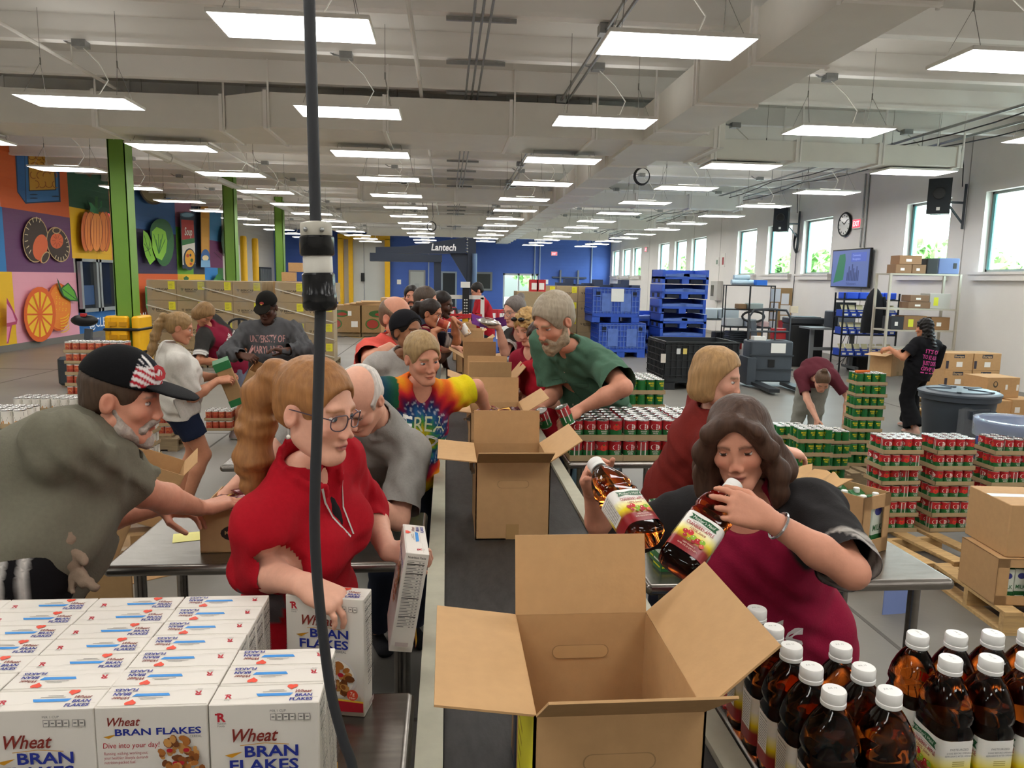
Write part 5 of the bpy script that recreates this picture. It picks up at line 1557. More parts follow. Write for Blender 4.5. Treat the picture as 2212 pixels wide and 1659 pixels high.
MB().lathe([(0.2, 0), (0.21, 0.02), (0.27, hz - 0.05), (0.29, hz - 0.04), (0.29, hz), (0.265, hz), (0.25, hz - 0.3)], M('recycle_blue', '#1f3f9c', 0.4), 26, cap=True).build('body', o, True)
MB().lathe([(0.295, hz - 0.12), (0.297, hz + 0.012), (0.26, hz + 0.014), (0.2, hz - 0.1), (0.05, hz - 0.16)], M('liner_film', '#b6c2d0', 0.15, alpha=0.5, bump=(12, 1.0)), 26, cap=False).build('liner', o, True)
# far goods piled near the back wall on the window side
for n in range(9):
 px = 1210 + 20 * n
 q = Yp(px, 615, 30)
 hgt = (0.35, 0.5, 0.3)[n % 3]
 o = thing('bread_tray', 'dark blue tray of packaged goods in the far row by the blue wall', 'tray', (q.x, 30 + 0.3 * (n % 2), 0), 0, 'far trays of goods')
 MB().box((-0.17, -0.3, 0), (0.17, 0.3, 1.45 + hgt), C('#2b3450')).build('tray_stack', o)
 for k in range(4):
  MB().box((-0.15, -0.31, 0.3 + 0.38 * k), (0.15, -0.3, 0.42 + 0.38 * k), C('#c9c2c4')).build('goods_strip', o)
# blue wall rail and switch plates
q = Yp(1192, 599, YB)
q2 = Yp(1266, 599, YB)
o = thing('wall_rail', 'dark horizontal rail with two posts fixed on the blue wall', 'rail', ((q.x + q2.x) / 2, YB - 0.1, q.z))
MB().box((q.x - (q.x + q2.x) / 2, -0.05, -0.05), (q2.x - (q.x + q2.x) / 2, 0.05, 0.05), C('#3d4250')).build('rail', o)
for s in (-0.55, 0.55):
 MB().box((s - 0.05, -0.06, -0.4), (s + 0.05, 0.1, 0.45), C('#6d7078')).build('post', o)
for n, px in enumerate((862, 1180)):
 q = Yp(px, 609, YB)
 tag(MB().box((-0.12, -0.02, -0.14), (0.12, 0.0, 0.14), PAPER).build('wall_switch', None, False, tuple(q)), ('white switch plate left of the grey door', 'white switch plate right of the entrance')[n], 'switch')
for n, px in enumerate((926, 1155, 1166, 1278)):
 q = Yp(px, 560, YB)
 tag(MB().tube([(0, -0.05, 0.2), (0, -0.05, ZD - 0.05)], 0.045, C('#8f9fbd'), 6).build('wall_conduit', None, False, (q.x, YB, 0)), 'thin pale conduit running up the blue wall', 'conduit', 'conduits on the blue wall')
# =================================================================== GOODS
INNER = M('kraft_inside', '#c49d6c', 0.75, noise=(30, 0.04))
def open_box(label, loc, w, d, h, near=60, far=8, left=85, right=60, fl=0.16, fs=0.15, rotz=0.0, tilt=None, handle=True, mat=KRAFT, group='open kraft boxes on the conveyor', deco=None, name='open_box'):
 o = thing(name, label, 'box', loc, rotz, group)
 if tilt:
  o.rotation_euler = tilt
 t = 0.004
 mb = MB()
 for a, b in (((-w / 2, -d / 2, 0), (w / 2, -d / 2 + t, h)), ((-w / 2, d / 2 - t, 0), (w / 2, d / 2, h)), ((-w / 2, -d / 2, 0), (-w / 2 + t, d / 2, h)), ((w / 2 - t, -d / 2, 0), (w / 2, d / 2, h)), ((-w / 2, -d / 2, 0), (w / 2, d / 2, t))):
  mb.box(a, b, mat)
 body = mb.build('body', o)
 FL = MB
 for nm, ang, ln, length in (('near', near, fl, w), ('far', far, fl, w), ('left', left, fs, d), ('right', right, fs, d)):
  if ang is None:
   continue
  a = math.radians(ang)
  m = MB()
  m.box((-length / 2 + 0.003, -t / 2, 0), (length / 2 - 0.003, t / 2, ln), mat)
  f = m.build('flap', o)
  # flap hinged at the rim, ang = lean outwards from upright
  if nm == 'near':
   f.location, f.rotation_euler = (0, -d / 2 + t / 2, h), (a, 0, 0)
  elif nm == 'far':
   f.location, f.rotation_euler = (0, d / 2 - t / 2, h), (-a, 0, 0)
  elif nm == 'left':
   f.matrix_local = Matrix.Translation((-w / 2 + t / 2, 0, h)) @ Matrix.Rotation(-PI / 2, 4, 'Z') @ Matrix.Rotation(a, 4, 'X')
  else:
   f.matrix_local = Matrix.Translation((w / 2 - t / 2, 0, h)) @ Matrix.Rotation(PI / 2, 4, 'Z') @ Matrix.Rotation(a, 4, 'X')
 if handle:
  dc = Decal()
  hw, hh = 0.045, 0.014
  out = [(hw * s + hh * math.cos(tt) * 1.0, hh * math.sin(tt)) for s, t0 in ((1, -PI / 2), (-1, PI / 2)) for tt in [t0 + PI * k / 8 for k in range(9)]]
  m = MB()
  Decal().poly([(x * 1.04, y * 1.1) for x, y in out], KRAFT2).poly(out, INNER).onto(m, (0, d / 2 - t, h * 0.72), (1, 0, 0), (0, 0, 1), (0, -1, 0), 0.002)
  m.build('hand_hole_tab', o)
  m = MB()
  Decal().poly([(x * 1.04, y * 1.1) for x, y in out], KRAFT2).poly(out, KRAFT).onto(m, (0, -d / 2, h * 0.72), (1, 0, 0), (0, 0, 1), (0, -1, 0), 0.001)
  m.build('hand_hole_tab', o)
 m = MB()
 m.box((-0.025, -d / 2 - 0.0008, 0.0), (0.025, -d / 2, 0.06), M('packing_tape', '#b08d5e', 0.25))
 m.build('tape', o)
 if deco:
  m = MB()
  deco(m, w, d, h)
  m.build('print', o)
 return o
def box1_deco(m, w, d, h):
 dc = Decal()
 for k in range(4):
  dc.rect(0.03 + 0.02 * k, 0.0, 0.036 + 0.02 * k + 0.004 * k, h, M('print_navy', '#26364a', 0.7))
 dc.rect(0.14, 0, d, h, YLAB)
 for k in range(9):
  dc.rect(0.15, 0.02 + 0.03 * k, 0.15 + 0.05 + 0.01 * (k % 3), 0.028 + 0.03 * k, C('#b5a021'))
 dc.onto(m, (-w / 2, d / 2, 0), (0, -1, 0), (0, 0, 1), (-1, 0, 0), 0.001)
BW, BD, BH = 0.286, 0.37, 0.3
open_box('empty open kraft box with all four flaps spread, closest on the belt', (0.288, 1.285, 0.901), BW, BD, BH, 52, 14, 82, 48, 0.165, 0.165, deco=box1_deco)
open_box('open kraft box with a hand hole standing alone mid-belt', (0.258, 2.92, 0.901), 0.287, 0.34, 0.305, 62, 6, 84, 56, 0.14, 0.15)
open_box('open kraft box full of foil snack bags that the tie-dye woman reaches into', (0.27, 3.98, 0.901), 0.287, 0.36, 0.305, 176, 6, 84, 58, 0.14, 0.15)
open_box('open kraft box with its near flap up behind the tie-dye woman', (0.29, 5.06, 0.901), 0.287, 0.36, 0.305, 6, 8, 70, 40, 0.15, 0.15)
open_box('open kraft box with raised flaps next to the headband woman', (0.29, 6.66, 0.901), 0.287, 0.36, 0.305, 8, 10, 60, 80, 0.15, 0.15)
open_box('open kraft box with raised flaps below the two held cans', (0.25, 8.05, 0.901), 0.287, 0.36, 0.305, 5, 10, 75, 55, 0.15, 0.15)
open_box('open kraft box at the far end of the belt by the sealing machine', (0.22, 9.25, 0.901), 0.287, 0.36, 0.305, 4, 10, 80, 60, 0.15, 0.15)
FOIL = M('foil_dark_red', '#5d1a1c', 0.25, 0.3, noise=(20, 0.5), bump=(9, 1.0))
FOIL2 = M('foil_silver', '#c9c3b9', 0.2, 0.6, noise=(18, 0.3), bump=(9, 1.0))
def snack_bag(label, loc, rot, m=FOIL, s=1.0, group=None):
 o = thing('snack_bag', label, 'snack bag', loc, 0, group)
 o.rotation_euler = rot
 rings = []
 for k in range(7):
  u = -1 + 2 * k / 6
  th = 0.025 * (1 - u * u) ** 0.5 + 0.0015
  rings.append([(u * 0.075 * s, 0.055 * s * math.cos(t) * (1 - 0.08 * u * u), th * s * math.sin(t) + 0.003 * math.sin(9 * t + k)) for t in [2 * PI * j / 14 for j in range(14)]])
 MB().loft(rings, m).build('bag', o, True)
 for u in (-1, 1):
  MB().box((u * 0.075 * s, -0.05 * s, -0.001), (u * 0.088 * s, 0.05 * s, 0.001), m).build('seal', o)
 mb = MB()
 mb.box((-0.03 * s, -0.02 * s, 0.024 * s), (0.035 * s, 0.02 * s, 0.0265 * s), C('#c9a14a') if m is FOIL else C('#7d2a2a'))
 mb.build('front_print', o)
 return o
# white paper at bottom and fill of the third box and second box
for k in range(5):
 snack_bag('shiny snack bag in the box under the tie-dye woman\'s hand', (0.18 + 0.045 * k, 3.9 + 0.06 * (k % 3), 1.17 + 0.012 * (k % 2)), (0.3 * (k % 3 - 1), 0.4 * (k % 2) - 0.2, k * 1.1), (FOIL2, FOIL)[k % 2], 1.0, 'snack bags in the third box')
for k in range(3):
 snack_bag('shiny snack bag showing at the rim of the hand-hole box', (0.18 + 0.07 * k, 2.88 + 0.05 * (k % 2), 1.165), (0.2, 0.2 * k - 0.2, k * 0.9), FOIL if k % 2 else FOIL2, 0.95, 'snack bags in the second box')
# ------------------------------------------------------------- cereal cartons
CW, CD, CH = 0.18, 0.061, 0.28
CB = M('carton_white', '#d8d2c9', 0.45)
NAVYI = M('print_blue', '#1b2a86', 0.5)
REDI = M('print_red', '#b01c2c', 0.5)
BROWNI = M('print_script_brown', '#7a2318', 0.5)
SKY = M('print_sky_blue', '#2f86cf', 0.5)
ORI = M('print_orange_red', '#dd4a33', 0.5)
GREYI = M('print_grey', '#6c6a68', 0.6)
FLK = [M('print_flake_%d' % k, c, 0.6) for k, c in enumerate(('#8a4f1f', '#a8682c', '#6d3a16', '#c08a4a'))]
GOLDI = M('print_wheat_gold', '#c28a1c', 0.5)
def flakes(dc, cx, cy, r, n, seed):
 rn = random.Random(seed)
 for k in range(n):
  t, q = rn.random() * 2 * PI, r * math.sqrt(rn.random())
  s = rn.uniform(0.16, 0.3) * r
  dc.ell(cx + q * math.cos(t), cy + q * math.sin(t), s, s * 0.7, FLK[k % 4], 8, rot=rn.random() * 3)
 for k in range(4):
  t = k * 1.9 + seed
  dc.ell(cx + r * 0.55 * math.cos(t), cy + r * 0.5 * math.sin(t), r * 0.17, r * 0.13, REDI, 9)
def logo_r(dc, x, y, h):
 dc.text('R', x, y, h, REDI, 'L', bold=0.05)
 dc.rect(x - h * 0.25, y + h * 0.78, x + h * 0.5, y + h * 1.0, REDI)
 dc.text('Ralston', x, y - h * 0.32, h * 0.22, GREYI).text('Foods', x, y - h * 0.62, h * 0.22, GREYI)
def wheat(dc, x, y, s):
 dc.poly([(x, y), (x + s * 0.4, y - s * 0.15), (x + s, y + s * 0.2), (x + s * 0.5, y + s * 0.12)], GOLDI)
def cereal_front(dc):
 w, h = CW, CH
 logo_r(dc, 0.014, h - 0.03, 0.015)
 for k in range(6):
  x = 0.1 + 0.0105 * k + (0.004 if k > 3 else 0)
  dc.rect(x, h - 0.03, x + 0.0092, h - 0.018, GREYI).rect(x + 0.0008, h - 0.0292, x + 0.0084, h - 0.0188, CB).rect(x + 0.002, h - 0.025, x + 0.007, h - 0.0228, GREYI)
 dc.text('PER 1 CUP', 0.1, h - 0.014, 0.004, GREYI)
 dc.text('Wheat', 0.038, h - 0.066, 0.023, BROWNI, shear=0.35, bold=0.02, fit=0.075)
 dc.line([(0.05, h - 0.073), (0.09, h - 0.0695), (0.13, h - 0.073)], 0.0012, GOLDI)
 wheat(dc, 0.024, h - 0.09, 0.03)
 dc.text('BRAN', 0.057, h - 0.094, 0.0195, NAVYI, bold=0.035, fit=0.088)
 dc.text('FLAKES', 0.032, h - 0.119, 0.0195, NAVYI, bold=0.035, fit=0.113)
 dc.text('CEREAL', 0.115, h - 0.128, 0.005, GREYI, bold=0.02)
 dc.ell(0.108, 0.092, 0.056, 0.05, C('#d9d5d2'), 24).ell(0.108, 0.092, 0.05, 0.044, C('#efe9e0'), 24)
 flakes(dc, 0.108, 0.092, 0.042, 60, 3)
 dc.poly([(0, 0.035), (w * 0.5, 0.047), (w, 0.042), (w, 0.02), (0, 0.018)], C('#e9b93a')).poly([(0, 0.031), (w * 0.5, 0.042), (w, 0.038), (w, 0.016), (0, 0.012)], REDI)
 dc.text('Bran Fullness', 0.02, 0.022, 0.011, C('#f0d9a0'), bold=0.01)
 dc.ell(0.155, 0.056, 0.013, 0.013, ORI).text('7g', 0.155, 0.056, 0.008, C('#f6e6cf'), 'C').text('Fiber', 0.155, 0.047, 0.005, C('#f6e6cf'), 'C')
def cereal_back(dc):
 h = CH
 wheat(dc, 0.012, h - 0.052, 0.022)
 dc.text('Wheat', 0.02, h - 0.033, 0.015, BROWNI, shear=0.35, bold=0.02, fit=0.052)
 dc.text('BRAN FLAKES', 0.031, h - 0.05, 0.0115, NAVYI, bold=0.035, fit=0.138)
 dc.text('CEREAL', 0.15, h - 0.057, 0.004, GREYI)
 dc.text('Dive into your day!', 0.011, h - 0.072, 0.0095, REDI, shear=0.1, fit=0.09)
 for k, tt in enumerate(('Running, walking, working-out;', 'your healthier lifestyle demands', 'nutrition-packed fuel.')):
  dc.text(tt, 0.012, h - 0.084 - 0.008 * k, 0.0052, C('#b8606a'), shear=0.1, fit=0.07 if k < 2 else 0.05)
 dc.text('y', 0.012, h - 0.117, 0.013, INK, shear=0.3)
 for k in range(10):
  dc.rect(0.022, h - 0.122 - 0.007 * k, 0.096, h - 0.1208 - 0.007 * k, C('#9c9892'))
 dc.ell(0.128, h - 0.09, 0.03, 0.027, C('#d8d2ca'), 20)
 flakes(dc, 0.132, h - 0.085, 0.03, 46, 5)
 flakes(dc, 0.146, h - 0.125, 0.03, 40, 8)
def cereal_top(dc):
 w, d = CW, CD
 logo_r(dc, 0.022, d * 0.3, 0.012)
 dc.poly([(0.07, d * 0.5), (0.075, d * 0.36), (0.128, d * 0.36), (0.132, d * 0.5)], SKY)
 dc.rect(0.08, d * 0.57, 0.12, d * 0.59, GREYI).rect(0.09, d * 0.64, 0.115, d * 0.66, GREYI)
 dc.text('Wheat', 0.135, d * 0.5, 0.009, BROWNI, shear=0.35, bold=0.02, fit=0.028).text('BRAN', 0.137, d * 0.3, 0.0085, NAVYI, bold=0.035, fit=0.028).text('FLAKES', 0.13, d * 0.1, 0.0085, NAVYI, bold=0.035, fit=0.038)
 dc.ell(0.123, d * 0.84, 0.005, 0.0055, ORI, 10).ell(0.131, d * 0.84, 0.005, 0.0055, ORI, 10).poly([(0.1185, d * 0.82), (0.127, d * 0.66), (0.1355, d * 0.82)], ORI)
 dc.line([(0.004, d * 0.24), (0.06, d * 0.24), (0.064, d * 0.3), (0.126, d * 0.3), (0.13, d * 0.24), (w - 0.004, d * 0.24)], 0.0007, C('#b9b2a8'))
def cereal_side(dc):
 d, h = CD, CH
 dc.text('Nutrition Facts', 0.008, h - 0.014, 0.006, INK, bold=0.02, fit=0.046)
 for k in range(22):
  wd = 0.0024 if k in (1, 4, 12, 18) else 0.0009
  dc.rect(0.008, h - 0.02 - 0.0085 * k - wd, 0.053, h - 0.02 - 0.0085 * k, INK if wd > 0.002 else GREYI)
  dc.rect(0.008, h - 0.0255 - 0.0085 * k, 0.026 + 0.004 * (k % 3), h - 0.0235 - 0.0085 * k, GREYI).rect(0.038, h - 0.0255 - 0.0085 * k, 0.043, h - 0.0235 - 0.0085 * k, GREYI).rect(0.047, h - 0.0255 - 0.0085 * k, 0.052, h - 0.0235 - 0.0085 * k, GREYI)
 dc.rect(0.012, 0.02, 0.046, 0.032, C('#b9a9a4'))
CER = thing('cereal_carton', 'white bran flakes carton standing in the packed rows', 'cereal box', (0, 0, TZ), 0, 'bran flakes cartons in rows')
m = MB()
m.rbox((-CW / 2, -CD / 2, 0), (CW / 2, CD / 2, CH), 0.0025, CB, seg=2)
m.build('carton', CER)
for nm, fn, O, U, V, N in (('front_print', cereal_front, (-CW / 2, -CD / 2, 0), (1, 0, 0), (0, 0, 1), (0, -1, 0)), ('back_print', cereal_back, (CW / 2, CD / 2, 0), (-1, 0, 0), (0, 0, 1), (0, 1, 0)),
      ('top_print', cereal_top, (-CW / 2, -CD / 2, CH), (1, 0, 0), (0, 1, 0), (0, 0, 1)), ('side_print', cereal_side, (CW / 2, -CD / 2, 0), (0, 1, 0), (0, 0, 1), (1, 0, 0)), ('side_print', cereal_side, (-CW / 2, CD / 2, 0), (0, -1, 0), (0, 0, 1), (-1, 0, 0))):
 m = MB()
 dc = Decal()
 fn(dc)
 dc.onto(m, O, U, V, N, 0.0003)
 m.build(nm, CER)
m = MB()
m.box((-CW / 2 + 0.002, CD / 2 - 0.004, CH - 0.0005), (CW / 2 - 0.002, CD / 2 - 0.0032, CH + 0.0006), C('#bdb6ab'))
m.build('flap_seam', CER)
first = True
rn = random.Random(12)
for c in range(5):
 rows = (3, 7, 7, 7, 7)[c]
 for r in range(rows):
  flip = (c == 0 and r > 0) or (c == 1) or (c == 2 and r == 1)
  x = -0.300 - 0.1815 * c + rn.uniform(-0.0012, 0.0012)
  y = 1.21 + 0.0618 * r + (0.002 if c else 0)
  if c == 0:
   x += 0.0
  lab = 'white bran flakes carton in the packed rows, ' + ('its back towards the belt end' if flip else 'its front towards the camera side')
  lab = ('white bran flakes carton turned back to front in the packed rows' if flip else 'white bran flakes carton with its front outwards in the packed rows')
  gr = 'bran flakes cartons turned round' if flip else 'bran flakes cartons facing out'
  if first:
   CER.location = (x, y, TZ + 0.0008)
   CER['label'], CER['group'] = lab, gr
   first = False
  else:
   dup(CER, (x, y, TZ + 0.0008), PI if flip else 0, lab, gr)
dup(CER, (-0.262, 1.625, TZ + 0.0008), -0.2, 'white bran flakes carton under the hand of the woman in red')['group'] = 'bran flakes carton under the hand'
HC = dup(CER, (-0.125, 1.93, 0.935), PI / 2, 'white bran flakes carton held tilted beside the belt by the woman in red')
HC['group'] = 'bran flakes carton held up'
HC.rotation_euler = (math.radians(9), math.radians(-5), PI / 2 + 0.1)
# ------------------------------------------------------------- juice bottles
JUICE = M('juice_amber', '#c8430f', 0.04, trans=1.0, ior=1.36)
_b = JUICE.node_tree.nodes['Principled BSDF']
_b.inputs['Base Color'].default_value = (0.66, 0.15, 0.02, 1)
CAPW = M('cap_white', '#e9e8e4', 0.35)
def rrect(wx, wy, z, n=24, p=3.2):
 out = []
 for k in range(n):
  t = 2 * PI * k / n
  c, s = math.cos(t), math.sin(t)
  e = 2 / p
  out.append((wx * math.copysign(abs(c) ** e, c), wy * math.copysign(abs(s) ** e, s), z))
 return out
JB = thing('juice_bottle', 'clear bottle of red-brown cranberry apple juice with a white cap', 'bottle', (0, 0, TZ), 0, 'juice bottles on the table')
prof = [(0.036, 0.028, 0.0, 3), (0.045, 0.035, 0.006, 3.4), (0.0485, 0.0385, 0.02, 4), (0.0475, 0.0375, 0.03, 4), (0.0475, 0.0375, 0.138, 4), (0.0488, 0.0388, 0.148, 4), (0.0455, 0.0355, 0.158, 3.6), (0.0455, 0.0355, 0.163, 3.6), (0.049, 0.039, 0.171, 3.4), (0.049, 0.039, 0.18, 3.2), (0.0455, 0.037, 0.2, 2.8), (0.038, 0.032, 0.22, 2.4), (0.029, 0.026, 0.236, 2.1), (0.0195, 0.0195, 0.247, 2), (0.0165, 0.0165, 0.253, 2), (0.0165, 0.0165, 0.272, 2)]
MB().loft([rrect(a, b, z, 28, p) for a, b, z, p in prof], JUICE).build('bottle', JB, True)
m = MB()
m.lathe([(0.0215, 0.252), (0.022, 0.254), (0.022, 0.259), (0.021, 0.26)], CAPW, 24).lathe([(0.0205, 0.26), (0.0213, 0.262), (0.0213, 0.277), (0.0198, 0.28), (0.002, 0.2805)], CAPW, 24)
cp = m.build('cap', JB, True)
m = MB()
Decal().text('JUL 12', -0.011, 0.001, 0.0042, GREYI, shear=0.2).onto(m, (0, 0, 0.2805), (1, 0, 0), (0, 1, 0), (0, 0, 1), 0.0002)
m.build('date_stamp', cp)
# label sleeve with printed white-yellow-red gradient
LBM = bpy.data.materials.new('juice_label')
LBM.use_nodes = True
_n, _l = LBM.node_tree.nodes, LBM.node_tree.links
_tc, _sx, _mr, _cr = [_n.new('ShaderNode' + k) for k in ('TexCoord', 'SeparateXYZ', 'MapRange', 'ValToRGB')]
_mr.inputs[1].default_value, _mr.inputs[2].default_value = 0.03, 0.138
_l.new(_tc.outputs['Object'], _sx.inputs[0])
_l.new(_sx.outputs[2], _mr.inputs[0])
_l.new(_mr.outputs[0], _cr.inputs[0])
el_ = _cr.color_ramp.elements
el_[0].position, el_[0].color = 0.0, (*lin('#8a1420'), 1)
el_[1].position, el_[1].color = 1.0, (*lin('#ece9e2'), 1)
for ps, cc in ((0.26, '#8a1a1e'), (0.42, '#e8d21c'), (0.58, '#efe6a8'), (0.7, '#ece9e2')):
 e_ = _cr.color_ramp.elements.new(ps)
 e_.color = (*lin(cc), 1)
_l.new(_cr.outputs[0], _n['Principled BSDF'].inputs['Base Color'])
_n['Principled BSDF'].inputs['Roughness'].default_value = 0.35
MB().loft([rrect(0.0481, 0.0381, z, 28, 4) for z in (0.0325, 0.1365)], LBM, False).build('label', JB, True)
GRN = M('label_green', '#15562e', 0.45)
dc = Decal()
dc.poly([(-0.036, 0.128), (-0.03, 0.122), (-0.036, 0.113), (-0.01, 0.117), (0.012, 0.114), (0.036, 0.112), (0.031, 0.119), (0.036, 0.127), (0.01, 0.13), (-0.012, 0.127)], GRN)
dc.text("Mother's Maid", 0, 0.1175, 0.0075, C('#e9efe2'), 'C', shear=0.3, fit=0.056)
dc.text('MADE FROM CONCENTRATE', 0, 0.1085, 0.0024, C('#8a2a2a'), 'C')
dc.text('CRANBERRY-APPLE', 0, 0.0985, 0.0085, C('#a01f2a'), 'C', bold=0.02, fit=0.07)
dc.text('100% Juice', 0, 0.0885, 0.0068, C('#a01f2a'), 'C', shear=0.3)
for x, y, r, c in ((-0.024, 0.078, 0.0065, '#b5222b'), (-0.012, 0.081, 0.0075, '#c42a2f'), (0.0, 0.073, 0.0075, '#8fb52a'), (0.012, 0.071, 0.008, '#b81f2c'), (0.022, 0.074, 0.007, '#86b02c'), (-0.02, 0.068, 0.005, '#a81a26'), (0.004, 0.064, 0.005, '#a11622'), (0.025, 0.064, 0.006, '#d65a4a'), (-0.008, 0.064, 0.0045, '#7d9a24')):
 dc.ell(x, y, r, r * 0.9, C(c), 12)
 dc.ell(x - r * 0.3, y + r * 0.35, r * 0.22, r * 0.2, C('#efc9b8'), 6)
dc.text('120% Vitamin C', 0, 0.05, 0.0035, C('#f0d9c4'), 'C').text('64 FL OZ (2 QT) 1.89 L', 0, 0.043, 0.0035, C('#f0d9c4'), 'C')
m = MB()
dc.onto(m, (0, -0.0382, 0), (1, 0, 0), (0, 0, 1), (0, -1, 0), 0.0004)
m.build('front_print', JB)
dc = Decal()
dc.rect(-0.016, 0.062, 0.022, 0.133, C('#e6e4dd')).text('Nutrition Facts', -0.014, 0.127, 0.004, INK, bold=0.02, fit=0.033)
for k in range(11):
 dc.rect(-0.014, 0.121 - 0.0052 * k, 0.02, 0.1222 - 0.0052 * k, INK if k in (0, 3, 7) else GREYI)
m = MB()
dc.onto(m, (-0.0482, 0, 0), (0, -1, 0), (0, 0, 1), (-1, 0, 0), 0.0004)
m.build('nutrition_print', JB)
dc = Decal()
dc.text('PASTEURIZED', 0, 0.118, 0.0042, GREYI, 'C').text('SHAKE BEFORE OPENING', 0, 0.111, 0.0034, GREYI, 'C', fit=0.05).text('REFRIGERATE AFTER OPENING', 0, 0.105, 0.0034, GREYI, 'C', fit=0.056)
for k in range(3):
 dc.rect(-0.012, 0.094 - 0.004 * k, 0.012, 0.0955 - 0.004 * k, C('#a89a4a'))
dc.rect(-0.017, 0.056, 0.017, 0.08, C('#ecebe6'))
for k in range(14):
 dc.rect(-0.0155 + 0.0023 * k, 0.058, -0.0155 + 0.0023 * k + (0.0013 if k % 3 else 0.0007), 0.078, INK)
m = MB()
dc.onto(m, (0.0482, 0, 0), (0, 1, 0), (0, 0, 1), (1, 0, 0), 0.0004)
m.build('barcode_print', JB)
first = True
lg = [(0.687, 1.497), (0.686, 1.41), (0.687, 1.33), (0.787, 1.325), (0.688, 1.25), (0.787, 1.243), (0.689, 1.17), (0.788, 1.162)]
rg = [(0.975, 1.365), (1.056, 1.36), (1.137, 1.36), (1.218, 1.36), (0.976, 1.265), (1.057, 1.262), (1.138, 1.265)]
for n, (x, y) in enumerate(lg + rg):
 left = n < len(lg)
 lb = 'red-brown juice bottle in the row along the belt side of the table' if left else 'red-brown juice bottle in the separate block with barcodes showing'
 gr = 'juice bottles beside the belt' if left else 'juice bottles in the far block'
 rz = 0.0 if left else PI / 2
 if first:
  JB.location = (x, y, TZ + 0.0006)
  JB['label'], JB['group'] = lb, gr
  first = False
 else:
  dup(JB, (x, y, TZ + 0.0006), rz if left else -PI / 2, lb, gr)
snack_bag('red snack bag lying behind the first juice bottle', (0.69, 1.57, TZ + 0.026), (0, 0, 1.2), M('foil_red', '#9a2320', 0.3, 0.2, noise=(15, 0.3)), 0.7)
def aim(o, base, top, roll=0.0):
 """stand a thing's local z axis along base->top"""
 z = (Vector(top) - Vector(base)).normalized()
 y = (CAM - Vector(base)).normalized() * -1
 x = y.cross(z).normalized()
 y = z.cross(x)
 R = Matrix((x, y, z)).transposed()
 o.rotation_mode = 'QUATERNION'
 o.rotation_quaternion = (R @ Matrix.Rotation(roll, 3, 'Z')).to_quaternion()
 o.location = base
B2_CAP, B2_BASE = Yp(1588, 1045, 1.70), Yp(1452, 1235, 1.56)
B2_BASE = B2_CAP + (B2_BASE - B2_CAP).normalized() * 0.28
bt2 = dup(JB, None, None, 'juice bottle held tilted by its neck in front of the dark-haired woman, label outwards')
bt2['group'] = 'held juice bottle label out'
aim(bt2, B2_BASE, B2_CAP, -0.12)
B1_CAP, B1_BASE = Yp(1283, 998, 1.86), Yp(1372, 1128, 1.68)
B1_BASE = B1_CAP + (B1_BASE - B1_CAP).normalized() * 0.28
bt1 = dup(JB, None, None, 'juice bottle held base-first over the belt by the dark-haired woman')
bt1['group'] = 'held juice bottle base first'
aim(bt1, B1_BASE, B1_CAP, 0.75)
# ------------------------------------------------------------- cans and trays
LID = M('can_lid', '#c9c9c6', 0.25, 0.9)
LIDG = M('can_lid_gold', '#b5a06a', 0.3, 0.9)
CR, CHT = 0.0365, 0.11
def banded(name, stops, spots=()):
 """label printed in horizontal bands (by height) with upright panels (by angle)"""
 m = bpy.data.materials.new(name)
 m.use_nodes = True
 n, l = m.node_tree.nodes, m.node_tree.links
 tc, sx, mr, cr = [n.new('ShaderNode' + k) for k in ('TexCoord', 'SeparateXYZ', 'MapRange', 'ValToRGB')]
 mr.inputs[1].default_value, mr.inputs[2].default_value = 0, CHT
 l.new(tc.outputs['Object'], sx.inputs[0])
 l.new(sx.outputs[2], mr.inputs[0])
 l.new(mr.outputs[0], cr.inputs[0])
 cr.color_ramp.interpolation = 'CONSTANT'
 e = cr.color_ramp.elements
 e[0].position, e[0].color = stops[0][0], (*lin(stops[0][1]), 1)
 e[1].position, e[1].color = stops[1][0], (*lin(stops[1][1]), 1)
 for p, c in stops[2:]:
  q = e.new(p)
  q.color = (*lin(c), 1)
 l.new(cr.outputs[0], n['Principled BSDF'].inputs['Base Color'])
 n['Principled BSDF'].inputs['Roughness'].default_value = 0.35
 return m
def make_can(name, mat, lid, deco, R=CR, h=CHT):
 o = thing(name, 'can', 'can', (0, 0, 0))
 m = MB()
 m.lathe([(R - 0.002, 0), (R + 0.0008, 0.001), (R + 0.0008, 0.004), (R, 0.006)], lid, 16)
 m.lathe([(R, 0.006), (R, h - 0.006)], mat, 16, cap=False)
 m.lathe([(R, h - 0.006), (R + 0.0008, h - 0.004), (R + 0.0008, h), (R - 0.002, h), (R - 0.004, h - 0.004), (0.002, h - 0.004)], lid, 16)
 dc = Decal()
 deco(dc)
 dc.wrap(m, R, 0.0003)
 me = m.mesh(name, True)
 body = bpy.data.objects.new('can_body', me)
 COL.objects.link(body)
 body.parent = o
 return o
def can_single(name, mat, lid, deco, R=CR, h=CHT):
 """a can as one mesh (too small in the photograph to show its parts)"""
 t = make_can(name, mat, lid, deco, R, h)
 b = t.children[0]
 b.parent = None
 me = b.data
 bpy.data.objects.remove(b)
 bpy.data.objects.remove(t)
 return me
WI = C('#ece9e1')
SAUCE = banded('label_sauce', [(0.0, '#1d6a35'), (0.5, '#b3202a'), (0.94, '#d9d5cc')])
